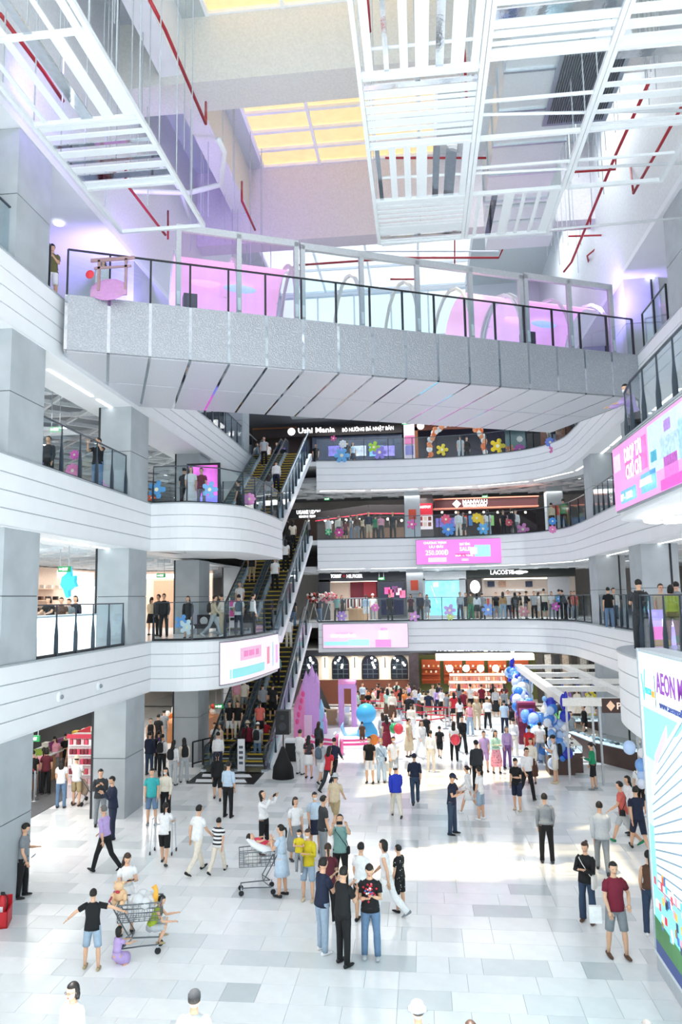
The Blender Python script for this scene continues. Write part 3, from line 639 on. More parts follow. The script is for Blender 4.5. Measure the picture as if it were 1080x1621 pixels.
panel(sh, 'sign_band', 738, 899, 911, 913, Yb, M('#1f2725', .5)); tx('LACOSTE', 776, 813, 906, 7, Yb, WL, sh); 
b = MB(); b.ball((0,0,0),(.32,.04,.13), WL, 10, 6); b.ball((.35,0,.02),(.2,.04,.07), WL, 8, 5); b.ball((-.35,0,.0),(.25,.04,.06), WL, 8, 5); o = b.build('animal_logo', sh); q = at(822, 906, Yb); o.location = (q[0]-sh.location.x, -.12, q[1])
panel(sh, 'dark_display', 741, 916, 764, 984, Yb, M('#2a2423', .5)); b = MB().ball((0,0,0),(.32,.05,.42), WL, 12, 8); o = b.build('lit_emblem', sh, True); q = at(752, 929, Yb); o.location = (q[0]-sh.location.x, -.15, q[1])
panel(sh, 'back_wall', 764, 914, 912, 986, 50.0, M('#f7e7dc', .6)); panel(sh, 'pier', 868, 913, 903, 984, Yb, M('#8f9296', .6)); panel(sh, 'ceiling_light', 766, 915, 866, 917, 48.2, WARM)
rr = random.Random(9)
for i in range(26):
    x = 766+rr.random()*98; panel(sh, 'garment', x, 946+rr.random()*4, x+3.5, 964+rr.random()*8, 49.4, M(rr.choice(('#c8473f','#e9c7b0','#f4f0ea','#5a4c48','#7fae9a','#c79a7a')), .8), .12)
for x in (772, 790, 832): panel(sh, 'wall_picture', x, 920, x+11, 929, 49.7, M(rr.choice(('#e07a4a','#3a4560','#caa08c')), .6, noise=.3, scale=8))
for x in (800, 815, 845): panel(sh, 'shelf', x, 933, x+14, 935, 49.6, WHITE, .35)
# --- second gallery
sh = shop('noodle_shop', 'dark noodle restaurant front behind the top of the escalators', 495)
panel(sh, 'sign_band', 455, 806, 507, 820, 46.6, BLACK); tx('UGAME UDON', 470, 507, 811, 6.5, 46.6, WL, sh); tx('UDON & TEMPURA', 474, 507, 818, 4, 46.6, WL, sh); panel(sh, 'back_wall', 455, 820, 640, 868, 49, M('#4a3a34', .7)); panel(sh, 'counter', 530, 836, 640, 856, 48, M('#8a6a54', .6))
for i in range(12): q = at(515+i*11, 824+3*math.sin(i*2), 47.6); b = MB().ball((0,0,0), .09, WARM, 8, 6); o = b.build('pendant_lamp', sh); o.location = (q[0]-sh.location.x, .2, q[1])
o = MB(); pth = [at(500+i*14, 818-(i*2.0 if i < 6 else 12), 46.4) for i in range(11)]
for i in range(10): o.bar((pth[i][0], 46.4, pth[i][1]), (pth[i+1][0], 46.4, pth[i+1][1]), .3, .55, M('#231d20', .5)); o.bar((pth[i][0], 46.2, pth[i][1]-.3), (pth[i+1][0], 46.2, pth[i+1][1]-.3), .06, .05, M('#e03a4c', .5, emit=1.2))
q = o.build('curved_canopy', sh); q.location = (-sh.location.x, -sh.location.y, 0)
sh = shop('hotpot_shop', 'hotpot restaurant with a dark red ribbed canopy and white emblem', 770)
panel(sh, 'sign_canopy', 688, 790, 850, 805, 46.6, M('#4a1b22', .5), .5); panel(sh, 'canopy_edge', 686, 789, 851, 790.5, 46.5, M('#e08a72', .5, emit=.2), .6); panel(sh, 'canopy_edge', 686, 804, 851, 805.5, 46.5, M('#e08a72', .5, emit=.2), .6)
tx('MANWAH', 732, 771, 795, 7, 46.0, WL, sh); tx('TAIWANESE HOTPOT', 733, 771, 801, 4, 46.0, WL, sh)
a = at(723, 798, 46.0); b = MB(); b.add([(-.26,0,0),(0,0,-.26),(.26,0,0),(0,0,.26),(-.26,.06,0),(0,.06,-.26),(.26,.06,0),(0,.06,.26)], [(0,1,2,3),(7,6,5,4),(0,4,5,1),(1,5,6,2),(2,6,7,3),(3,7,4,0)], WL); o = b.build('diamond_emblem', sh); o.location = (a[0]-sh.location.x, 46.0-sh.location.y-.12, a[1])
panel(sh, 'back_wall', 686, 806, 870, 866, 49.5, M('#33262a', .7)); panel(sh, 'window_display', 690, 820, 730, 834, 48.5, M('#7a6cc0', .5, emit=.6, noise=.3, scale=5))
for i, x in enumerate((734,742,760,776,800)): panel(sh, 'poster', x, 816, x+6, 832, 48.5, M(('#c8473f','#4a86c8','#e8c04a','#9adf86','#b88aa0')[i], .5, emit=.3))
for i in range(7): q = at(700+i*22, 811, 48); b = MB().ball((0,0,0), .08, WARM, 8, 6); o = b.build('pendant_lamp', sh); o.location = (q[0]-sh.location.x, 48-Yb, q[1])
ps = thing('poster_stand', 'red and white advertising board on a dark panel right of the pale column', 'poster', (*[at(673, 840, 45.5)[0]], 45.5, L2))
panel(ps, 'dark_panel', 661, 783, 686, 856, 45.6, M('#5a5352', .6)); panel(ps, 'poster', 662, 797, 685, 838, 45.45, M('#f0dfe2', .5, emit=.4)); panel(ps, 'poster_header', 662, 797, 685, 815, 45.4, M('#c8283c', .5, emit=.3)); tx('HOTPOT', 665, 682, 803, 4, 45.3, WL, ps)
for i in range(6): panel(ps, 'dish_print', 664+(i%3)*7, 818+(i//3)*9, 669+(i%3)*7, 824+(i//3)*9, 45.4, M(('#a83a3a','#e0c8b0','#7a3a2a')[i%3], .5, emit=.2))
# --- top gallery
sh = shop('barbecue_restaurant', 'black bannered barbecue restaurant on the top gallery', 560)
panel(sh, 'sign_band', 400, 676, 637, 690, Yb, M('#2b2322', .5)); q = at(462, 684, Yb); o = MB().ball((0,0,0),(.26,.05,.26), WL, 12, 8).build('round_emblem', sh); o.location = (q[0]-sh.location.x, -.12, q[1])
tx('Ushi Mania', 472, 530, 682, 9, Yb, WL, sh); tx('BÒ NƯỚNG ĐÁ NHẬT BẢN', 542, 623, 681, 6, Yb, WL, sh)
panel(sh, 'glass_front', 495, 690, 637, 728, 47.8, M('#42506a', .3, noise=.2, scale=3)); panel(sh, 'timber_wall', 400, 672, 470, 680, 48.5, M('#a0673c', .6)); panel(sh, 'dark_interior', 400, 688, 495, 728, 49, M('#3b302c', .6))
for x, c in ((520,'#8a7fd8'),(585,'#7fb6e0'),(603,'#9a8fe0'),(558,'#c9d2e0')): panel(sh, 'cloud_decal', x, 706, x+22, 722, 47.7, M(c, .5, emit=.3, noise=.3, scale=4))
sh = shop('hotpot_restaurant', 'brown fronted restaurant with an orange balloon arch, top gallery', 750)
panel(sh, 'sign_band', 655, 668, 856, 678, Yb, M('#6b3524', .5)); tx('TIAN LONG', 704, 744, 672, 6, Yb, WL, sh); tx('LẨU BÒ TRÊN THỚT', 768, 815, 671, 4, Yb, WL, sh); q = at(666, 675, Yb); o = MB().ball((0,0,0),(.24,.05,.24), WL, 12, 8).build('round_emblem', sh); o.location = (q[0]-sh.location.x, -.12, q[1])
q = at(750, 671, Yb); o = MB().ball((0,0,0),(.16,.05,.2), WL, 12, 8).build('gourd_emblem', sh); o.location = (q[0]-sh.location.x, -.12, q[1])
panel(sh, 'timber_frame', 655, 676, 662, 726, Yb, M('#9a5a34', .6)); panel(sh, 'interior', 662, 678, 835, 757, 49.5, M('#2d2b40', .5)); panel(sh, 'glass_side', 800, 680, 832, 722, 48.5, M('#4b6a6c', .3)); panel(sh, 'side_shop', 856, 672, 905, 722, 47.6, M('#6a4636', .6))
sh = thing('wayfinding_panel', 'white pillar poster with pink graphics, left of the balloon arch', 'poster', (at(648,700,46)[0], 46, L3)); panel(sh, 'board', 640, 672, 657, 744, 46, M('#e9dfe8', .5)); panel(sh, 'graphic', 641, 690, 656, 703, 45.9, M('#e87fb0', .5)); panel(sh, 'graphic', 642, 706, 655, 720, 45.9, M('#8a86c8', .5))
# --- ground floor: cafe with arched windows + bakery
sh = shop('cafe', 'cream cafe front with four dark arched windows', 580); sh.location = (at(580,1100,47.2)[0], 47.2, 0); Yc = 47.2
panel(sh, 'cream_wall', 478, 1038, 648, 1076, Yc, M('#efe2cc', .6)); panel(sh, 'timber_dado', 478, 1076, 648, 1124, Yc, M('#6e3d2a', .55)); panel(sh, 'cornice', 478, 1028, 650, 1037, Yc, M('#2d3037', .5), .4)
for cx in (491, 540, 587, 633):
    a0 = at(cx-13, 1074, Yc); a1 = at(cx+13, 1074, Yc); w = a1[0]-a0[0]; xc = (a0[0]+a1[0])/2; h = at(cx,1037,Yc)[1]-a0[1]
    poly = [(xc-w/2, a0[1]), (xc+w/2, a0[1])]+[(xc+w/2*math.cos(t), a0[1]+h-w/2+w/2*math.sin(t)) for t in np.linspace(0, PI, 9)]
    b = MB(); n = len(poly); b.add([(x, -.10, z) for x, z in poly]+[(x, -.02, z) for x, z in poly], [tuple(range(n)), tuple(range(2*n-1,n-1,-1))]+[(i,n+i,n+(i+1)%n,(i+1)%n) for i in range(n)], M('#232932', .15, noise=.3, scale=2)); wn = b.build('arched_window', sh); wn.location = (-sh.location.x, 0, 0)
    b = MB()
    for i in range(n): b.bar((poly[i][0], -.13, poly[i][1]), (poly[(i+1)%n][0], -.13, poly[(i+1)%n][1]), .06, .06, BLACK)
    for k in range(1,4): b.bar((xc-w/2, -.12, a0[1]+k*h*.2), (xc+w/2, -.12, a0[1]+k*h*.2), .025, .03, M('#5b6a70'))
    for k in range(1,3): b.bar((xc-w/2+k*w/3, -.12, a0[1]), (xc-w/2+k*w/3, -.12, a0[1]+h*.85), .025, .03, M('#5b6a70'))
    q = b.build('window_bars', wn)
    b = MB(); rr = random.Random(cx)
    for k in range(5): b.ball((xc+rr.uniform(-.35,.35), -.22, a0[1]+h*(.55+.1*k)-.1), .075, LAMP, 8, 6)
    b.build('globe_lights', wn)
for cx in (515, 562, 610):
    a = at(cx-4, 1066, Yc); b_ = at(cx+4, 1040, Yc); o = MB().box(a[0], b_[0], -.12, -.02, a[1]-.3, b_[1], WARM).build('lit_pilaster', sh); o.location = (-sh.location.x, 0, 0)
    o = MB().box(a[0]+.12, b_[0]-.12, -.16, -.12, a[1]+.35, b_[1]+.0, M('#6c6a66')).build('wall_light', sh); o.location = (-sh.location.x, 0, 0)
sh = thing('bakery', 'bright bakery with orange niches and pastry shelves', 'shop', (at(760,1100,47.2)[0], 47.2, 0))
panel(sh, 'marble_pier', 648, 1034, 664, 1124, 46.9, M('#3b3236', .3, noise=.4, scale=5)); panel(sh, 'sign_canopy', 648, 1024, 862, 1032, 45.5, M('#2b3138', .5), .4)
tx('PARIS LEVAIN', 691, 760, 1026.5, 8, 45.0, WL, sh); tx('boulangerie Cafe', 776, 860, 1026.5, 8, 45.0, WL, sh, shear=.3); panel(sh, 'chef_emblem', 766, 1023, 772, 1031, 45.0, WL, .1)
panel(sh, 'light_canopy', 690, 1034, 842, 1043, 46.2, WARM, 1.0); panel(sh, 'green_wall', 664, 1036, 850, 1124, 49.2, M('#5c6436', .6))
for i in range(5):
    x0 = 668+i*35; o = panel(sh, 'orange_niche', x0, 1044, x0+29, 1082, 48.9, M('#c05a30', .6)); 
    for k in range(3): panel(sh, 'shelf', x0, 1056+k*9, x0+29, 1058+k*9, 48.7, M('#a84a26', .6), .3)
    for k in range(7): panel(sh, 'pastry', x0+2+k*3.8, 1052.5+(k%2)*9, x0+4.6+k*3.8, 1055.6+(k%2)*9, 48.5, M(('#f1e3cf','#d9a05c','#f7efe4')[k%3], .7), .15)
for x in (712, 738, 761, 785): q = at(x, 1058, 47.6); o = MB().ball((0,0,0), .22, LAMP, 12, 8).build('globe_lamp', sh, True); o.location = (q[0]-sh.location.x, .4, q[1])
dc = thing('pastry_case', 'long lit pastry display case before the bakery', 'display case', (at(755,1110,45.6)[0], 45.6, 0)); dc.location.z = 0
for k in range(4): panel(dc, 'shelf', 712, 1066+k*12, 800, 1068+k*12, 45.6, M('#fff0e0', .5, noise=.02, emit=.9), .5)
panel(dc, 'back_panel', 712, 1066, 800, 1112, 45.7, M('#b99a8a', .6)); panel(dc, 'plinth', 712, 1104, 800, 1124, 45.6, M('#b8956a', .6), .6)
for k in range(3):
    for i in range(22): panel(dc, 'pastry', 714+i*3.9, 1071.5+k*12, 716.6+i*3.9, 1076.5+k*12, 45.4, M(random.choice(('#e8a07a','#f3d9c0','#c86a5a','#f5efe8','#d98c9c')), .7), .2)
sh = shop('perfume_shop', 'pale cosmetics shop with dark shelving behind the white pergola', 900); sh.location.y = 47
for i in range(11): panel(sh, 'shelf_bay', 850+i*14, 1036, 860+i*14, 1124, 47.5+(i%2)*.6, M(('#3a3634','#e9e4de','#24262a','#d9c9b8')[i%4], .5, noise=.3, scale=12))
for i in range(24): panel(sh, 'box', 852+i*6, 1070+(i*7%30), 855+i*6, 1077+(i*7%30), 47.2, M(('#8a6ac0','#d9d2e6','#4a5ea8','#f2ece4')[i%4], .5), .3)
# ================================================================ LED SCREENS
def led_back(nm, lab, px0, py0, px1, py1, Y, base, items, cat='screen'):
    mp = (px0+px1)/2; a = (at(px0, py1, Y)[0], at(mp, py1, Y)[1]); b = (at(px1, py0, Y)[0], at(mp, py0, Y)[1]); e = thing(nm, lab, cat, (a[0], Y, a[1])); W_, H_ = b[0]-a[0], b[1]-a[1]
    MB().box(0, W_, 0, .12, 0, H_, M('#9aa2aa', .5)).build('housing', e); MB().box(.03, W_-.03, -.02, 0, .03, H_-.03, base).build('display', e)
    for it in items:
        if it[0] == 't': text(it[1], it[4]*H_, M(it[5], .5, noise=0, emit=1.1), e, (it[2]*W_, -.05, it[3]*H_), w=it[6]*W_, center=False, depth=.004)
        else: x0,x1,z0,z1,c = it[1:]; MB().box(x0*W_, x1*W_, -.03, -.021, z0*H_, z1*H_, M(c, .5, noise=.08, emit=.5)).build('graphic', e)
    return e
led_back('led_screen', 'magenta led banner on the fascia below the second gallery', 659, 853, 797, 893, 41.9, M('#f28ae0', .5, noise=.06, scale=1, emit=.5),
  [('t','CHƯƠNG TRÌNH',.09,.82,.09,'#ffffff',.26),('t','ƯU ĐÃI',.15,.66,.10,'#ffffff',.16),('t','250.000Đ',.11,.38,.2,'#fff0fa',.26),('r',.14,.35,.10,.28,'#ffd9f4'),('t','QUÀ TẶNG',.50,.74,.1,'#ffffff',.12),('t','SALE',.5,.52,.16,'#ffffff',.12),('r',.45,.62,.28,.42,'#e35fa8'),('r',.67,.85,.28,.74,'#aeeaf0'),('r',.62,.7,.38,.66,'#ffffff'),('t','MUA -1- TẶNG',.45,.30,.07,'#ffffff',.2),('r',.52,.6,.12,.22,'#ffd0f0')])
led_back('led_screen', 'pale pink and mint led banner on the first gallery fascia, centre', 511, 987, 646, 1026, 42.1, M('#f9d0ee', .5, noise=.10, scale=.8, emit=.55),
  [('r',.02,.30,.12,.28,'#a8f2ee'),('r',.30,.55,.10,.36,'#b8f0f0'),('r',.62,.80,.04,.34,'#f59ad8'),('r',.66,.76,.35,.70,'#ffffff'),('r',.15,.36,.55,.66,'#ffc6ea'),('t','DROP TẠI CHỜ CHI',.10,.45,.12,'#ffffff',.28),('t','AEON',.68,.72,.1,'#d86ab8',.08)])
# curved screen on left bulge (facing right/camera) following the bulge curve
def led_path(lab, path, z0, z1, base, items):
    p = offset(path, -.06); e = thing('led_screen', lab, 'screen', (p[0][0], p[0][1], z0)); q = [(a[0]-p[0][0], a[1]-p[0][1]) for a in p]
    wallstrip(MB(), q, 0, z1-z0, .06, M('#8d959d', .5)).build('housing', e); wallstrip(MB(), q, .04, z1-z0-.04, .02, base, -.021).build('display', e)
    d = np.r_[0, np.cumsum(np.linalg.norm(np.diff(np.array(q), axis=0), axis=1))]; Ln = d[-1]
    for t0, t1, a, b, c in items:
        s = np.linspace(t0*Ln, t1*Ln, 7); pp = [(float(np.interp(k, d, np.array(q)[:,0])), float(np.interp(k, d, np.array(q)[:,1]))) for k in s]
        wallstrip(MB(), pp, a*(z1-z0), b*(z1-z0), .008, M(c, .5, noise=.1, emit=.32), -.03).build('graphic', e)
    return e
bp = [p for p in bul[1] if p[1] > 25.2]
led_path('pale pink curved led screen wrapping the first gallery balcony on the left', bp, L1-FH+.08, L1-.05, M('#f8dcf0', .5, noise=.06, scale=1.2, emit=.6),
  [(.08,.62,.12,.34,'#9ceef0'),(.2,.55,.5,.8,'#f9c3e4'),(.25,.5,.58,.72,'#ef8cc8'),(.68,.74,.25,.7,'#f59ab0'),(.8,.85,.15,.8,'#c8e8f8'),(.9,.95,.2,.7,'#f0b8e8')])
led_path('vivid pink led screen with a white flower box advert on the right balcony', [(4.5,16.9),(4.5,11.0)], L2-FH+.05, L2-.12, M('#f3a0dc', .5, noise=.12, scale=.7, emit=.4),
  [(.44,.80,.30,.93,'#c9def0'),(.02,.10,.60,.85,'#ecd8ec'),(.17,.42,.42,.86,'#e070b8'),(.09,.28,.09,.28,'#7fc4ec'),(.34,.50,.10,.36,'#7fc4ec'),(.54,.78,.03,.16,'#e860c0'),(.58,.70,.16,.42,'#e87ccc'),(.56,.72,.42,.66,'#e6eef4'),(.72,.82,.3,.75,'#d4e8f4'),(.80,.84,.42,.60,'#6fd4dc'),(.46,.52,.44,.58,'#6fd0d8'),(.60,.66,.72,.86,'#e0b0e0')])
def sidetext(s, h, m, X, Y, z, w, par): q = text(s, h, m, par, (0,0,0), (PI/2,0,-PI/2), w=w, center=False, depth=.004); q.location = Vector((X, Y, z))-Vector(par.location); return q
pk = [o for o in bpy.data.objects if o.get('label','').startswith('vivid pink')][0]
WS = M('#ffffff', .5, noise=0, emit=1.1); Xs = 4.36
sidetext('DROP TẠI', .30, WS, Xs, 15.75, 9.45, 1.15, pk); sidetext('CHỜ CHI', .30, WS, Xs, 15.7, 9.08, 1.05, pk); sidetext('07 - 19/02', .14, WS, Xs, 16.2, 8.68, .85, pk); sidetext('AEON MALL', .14, WS, Xs, 14.8, 8.78, .75, pk)
# big screen at the right
e = thing('giant_led_screen', 'giant led screen with a cyan sky and pale tower block, right', 'screen', (4.0, 14.35, 0)); sx = 4.0
a = (0, 0); bdir = np.array((.0, -1.0)); 
S_top, S_bot = 5.62, .36
def sp(t, z, d=0): return (-.0-d, -t, z)   # t metres towards the camera
def poly(pts, m, d, nm='graphic'):
    n = len(pts); b = MB(); b.add([sp(t, z, d+.004) for t, z in pts]+[sp(t, z, d) for t, z in pts], [tuple(range(n)), tuple(range(2*n-1,n-1,-1))]+[(i,n+i,n+(i+1)%n,(i+1)%n) for i in range(n)], m); return b.build(nm, e)
MB().box(.0, .45, -9, .06, 0, S_top+.06, M('#c4ccd2', .5)).build('cabinet', e); MB().box(-.02, .02, -.0, .07, S_bot-.05, S_top+.06, M('#b8c2cc', .4)).build('edge_trim', e); MB().box(-.03,.0,-9,.06,S_bot-.06,S_bot,M('#e6edf2', .4)).build('edge_trim', e)
EM = lambda c, s=.9, n=.05: M(c, .45, noise=n, scale=.8, emit=s*.75)
poly([(0.02,S_bot),(9,S_bot),(9,S_top),(0.02,S_top)], EM('#8ff0f6', .75), .004, 'display'); poly([(0.02,S_bot+2.2),(9,S_bot+2.2),(9,S_bot+3.4),(0.02,S_bot+3.4)], EM('#c4f4f8', .75), .006)
poly([(0.02,S_top-.98),(9,S_top-.98),(9,S_top),(0.02,S_top)], EM('#e2fbfb', .9), .008)
poly([(.02,S_bot),(.02,S_bot+1.6),(.12,S_top-1.0),(.02,S_top-1.0)], EM('#eef8fa', .9), .009)
for k in range(16):
    z0 = S_bot+1.2+k*.128; sl_ = .06+.040*k; t0 = .33 if k < 12 else .33+(k-11)*.12; zz = z0+(t0-.33)*sl_
    poly([(t0,zz),(4,zz+(4-t0)*sl_),(4,zz+(4-t0)*sl_+.09),(t0,zz+.075)], EM('#eaf5f8', .8), .011+.0002*k); poly([(t0+.02,zz-.028),(4,zz+(4-t0)*sl_-.028),(4,zz+(4-t0)*sl_),(t0+.02,zz)], EM('#7d97ab', .6), .0112+.0002*k)
poly([(.34,S_bot+1.15),(4,S_bot+1.5),(4,S_bot+4.6),(1.3,S_bot+3.9),(.36,S_bot+3.1)], EM('#dcebf2', .75), .0095)
poly([(.66,S_bot+3.3),(1.4,S_bot+3.95),(1.4,S_bot+4.15),(.66,S_bot+3.5)], EM('#f0b8dc'), .0165)
rr = random.Random(2)
for k in range(60):
    t = .1+rr.random()*2.2; z = S_bot+.5+rr.random()*.95; poly([(t,z),(t+.10,z),(t+.10,z+.13),(t,z+.13)], EM(rr.choice(('#e05a6a','#f2f4f6','#4a7ac8','#f0a8b8','#3a4a6a','#e9c05a','#6ad0e0')), .6), .018)
poly([(.04,S_bot),(9,S_bot),(9,S_bot+.35),(.04,S_bot+.62)], EM('#4f8a54', .4, .3), .0175); poly([(.04,S_bot),(9,S_bot),(9,S_bot+.2),(.04,S_bot+.22)], EM('#3a4f8c', .4), .0185)
def stext(s, h, c, t, z, w): q = text(s, h, EM(c, .7), e, sp(t, z, .02), (PI/2,0,-PI/2), w=w, center=False, depth=.004); return q
stext('AEON MALL', .36, '#8a4aa8', 1.02, S_top-.62, 1.9); stext('www.aeonmall.com', .13, '#3a4a8c', 1.12, S_top-.87, 1.5); stext('VIETCOM', .11, '#3ab8c8', .36, S_top-.72, .35); stext('BANK', .11, '#f0a040', .72, S_top-.74, .16)
poly([(.14,S_top-.40),(.2,S_top-.38),(.28,S_top-.72),(.36,S_top-.30),(.42,S_top-.28),(.30,S_top-.85),(.25,S_top-.85)], EM('#5fd8c4'), .02); poly([(.92,S_top-.9),(.94,S_top-.9),(.94,S_top-.35),(.92,S_top-.35)], EM('#3a4a6a', .4), .02)
# left gallery white lit counter with screens
e = thing('lit_counter', 'glowing white display counter behind the left first gallery balustrade', 'counter', (-10.2, 17.3, L1))
for k in range(4): MB().box(-.3, 0, .05+k*1.2, 1.2+k*1.2, .02, 1.0, M('#f7fdff', .4, noise=.01, emit=1.7)).build('light_panel', e)
MB().box(-.75, .02, 0, 4.9, 1.0, 1.05, WHITE).build('worktop', e)
e = thing('lit_sign_board', 'white lit board with rounded corners beside the second left column', 'sign', (-11.3, 24.2, L1)); b = MB().box(-.75, .35, -.05, .05, 0, 2.2, M('#dfe4e6', .5)); b.build('frame', e); MB().box(-.65, .25, -.08, -.05, .45, 1.95, M('#ffffff', .4, noise=.01, emit=1.8)).build('light_panel', e)
# bird sign
X, Y = -12.4, 21.5; q = at(105, 925, Y); e = thing('bird_sign', 'turquoise bird shaped hanging sign above the left counter', 'sign', (q[0]+.05, Y, q[1]-.42)); e.scale = (.72, 1, .72)
b = MB(); pl = [(0,0),(.10,.08),(.08,.30),(.22,.42),(.42,.48),(.34,.68),(.36,.95),(.18,.90),(.10,1.35),(-.02,1.05),(-.22,.9),(-.28,.55),(-.14,.36),(-.06,.12)]; n = len(pl)
b.add([(x,-.09,z) for x, z in pl]+[(x,.09,z) for x, z in pl], [tuple(range(n)), tuple(range(2*n-1,n-1,-1))]+[(i,n+i,n+(i+1)%n,(i+1)%n) for i in range(n)], M('#3fc4dc', .4, emit=.5)); b.build('bird_shape', e); MB().box(.0,.01,-.01,0,1.2,2.2,BG).build('hanging_wire', e)
# lit jewellery/cosmetics shops behind left galleries
for (x, y0, y1, z0, z1, c, nm, lab) in ((-17.6,14,25,L1,L1+3.0,'#f3e3d2','beauty_shop','cream lit beauty shop behind the glowing counter'),(-16.8,26,38,L1,L1+3.0,'#f2d9c6','shoe_shop','peach lit shoe shop left of the third left column')):
    e = thing(nm, lab, 'shop', (x, (y0+y1)/2, z0)); w = (y1-y0)/2
    MB().box(0, .1, -w, w, 0, z1-z0, M(c, .6)).build('back_wall', e); MB().box(.1, .3, -w+.3, -w+2.6, 1.1, 2.5, M('#ffe9d6', .5, emit=.9, noise=.02)).build('lit_recess', e)
    MB().box(.1, .2, 0, w*.6, 2.55, 2.9, M('#ffffff', .5, emit=1.2, noise=.02)).build('sign_letters_band', e); MB().box(.1,.35,w*.3,w*.7,0,2.3,M('#c99f84', .6)).build('timber_panel', e)
    for k in range(4): MB().box(.1, .55, -w+3, -.3, .5+k*.5, .54+k*.5, M('#d9b89c', .5)).build('shelf', e)
    for k in range(18): MB().box(.2, .4, -w+3.1+k*.14*w/5, -w+3.25+k*.14*w/5, .54+(k%4)*.5, .7+(k%4)*.5, M(random.choice(('#5b3b32','#c98a6a','#f2efe8','#2b2b2e')), .6)).build('goods', e)
e = thing('bag_shop', 'peach lit bag shop seen past the third left column, first gallery', 'shop', (-17.5, 38, L1))
MB().box(0,6.4,0,.15,0,3.0,M('#f3dac8', .6)).build('back_wall', e); MB().box(.6,2.6,-.1,0,.3,2.3,M('#ffe6d0', .5, noise=.02, emit=.7)).build('lit_recess', e); MB().box(3.2,4.4,-.12,0,0,2.5,M('#d9a98c', .6)).build('timber_panel', e); MB().box(.4,5.8,-.1,0,2.6,2.85,M('#ffffff', .5, noise=.02, emit=1.2)).build('light_band', e)
for k in range(4): MB().box(.7,2.5,-.4,-.1,.45+k*.45,.48+k*.45,M('#caa080', .6)).build('shelf', e)
for k in range(20): MB().box(.75+(k%5)*.36,.95+(k%5)*.36,-.35,-.15,.48+(k//5)*.45,.66+(k//5)*.45,M(('#5b3b32','#c98a6a','#f2efe8','#2b2b2e')[k%4], .6)).build('handbag', e)
# exit signs
def exitsign(px, py, Y, lab):
    X, z = at(px, py, Y); zt = min(q for q in (L1-FH+.02, L2-FH+.06, L3-FH+.75, RZ+.3) if q > z+.1)-z; e = thing('exit_sign', lab, 'sign', (X, Y, z)); MB().box(-.19, .19, -.03, .03, -.085, .085, M('#1f8a4c', .5, emit=.5)).build('panel', e)
    text('EXIT', .085, WL, e, (.04,-.04,-.042), w=.17, depth=.01); MB().box(-.15,-.08,-.04,-.03,-.03,.03,WL).build('arrow', e)
    for s in (-.14,.14): MB().box(s-.008, s+.008, -.01, .01, .085, zt, BG).build('hanger', e)
for a in ((53,1169,20.5,'green exit sign hanging by the food counters at lower left'),(347,1118,31,'green exit sign hanging above the ground escalators'),(102,901,21.2,'green exit sign above the turquoise bird'),(255,911,30,'green exit sign in the peach lit shoe shop'),(88,680,22,'green exit sign under the lattice ceiling, second gallery left'),(604,916,45.6,'green exit sign before the dark clothes shop'),(518,790,45.6,'green exit sign near the noodle restaurant'),(768,786,45.6,'green exit sign above the hotpot restaurant'),(641,670,45.6,'green exit sign by the barbecue restaurant banner')): exitsign(*a)
# ================================================================ GROUND FLOOR FURNITURE
BROWN = M('#5d4a44', .5); IVORY = M('#f0eee9', .5)
# pergola of the jewellery kiosk
pg = thing('pergola', 'white open beam pergola over the jewellery kiosk', 'pergola', (5.0, 27.3, 0)); zt = 3.0
A_ = [on(*q, 3.0) for q in ((812,1052),(985,1052),(888,1108),(985,1108))]
yf, yb = 27.6, 41.0; MB().box(-.1, 6.5, .0, .3, zt-.27, zt, IVORY).build('beam', pg)
for y in (3.6, 6.2, 9.0, 13.0): MB().box(.15, 6.5, y, y+.3, zt-.22, zt-.02, IVORY).build('beam', pg)
MB().box(-.15, .2, .3, 13.3, zt-.24, zt+.02, IVORY).build('beam', pg); MB().box(2.3, 2.65, .3, 13.2, zt-.22, zt-.01, IVORY).build('beam', pg)
for x, y in ((.0,.1),(.0,4.5),(.0,9),(0,13),(2.4,.1),(6.2,.1),(2.4,9),(.9,.1),(1.15,.1)): MB().box(x, x+.07, y, y+.07, 0, zt-.24, M('#b9bfc4', .35, .5)).build('post', pg)
sg = thing('shop_sign', 'brown sign with a copper diamond on the front pergola beam', 'sign', (at(972,1106,27.4)[0], 27.35, 2.62)); MB().box(-.45, .7, -.06, 0, -.12, .38, M('#4a3430', .5)).build('board', sg)
b = MB(); b.add([(-.3,-.08,.13),(-.15,-.08,-.05),(0,-.08,.13),(-.15,-.08,.31),(-.3,-.06,.13),(-.15,-.06,-.05),(0,-.06,.13),(-.15,-.06,.31)], [(0,1,2,3),(7,6,5,4),(0,4,5,1),(1,5,6,2),(2,6,7,3),(3,7,4,0)], M('#f0c8a8', .4, emit=.3)); b.build('diamond', sg); text('PNJ', .24, M('#f5dcc8', .5, emit=.5), sg, (.04,-.07,.01), center=False, w=.5)
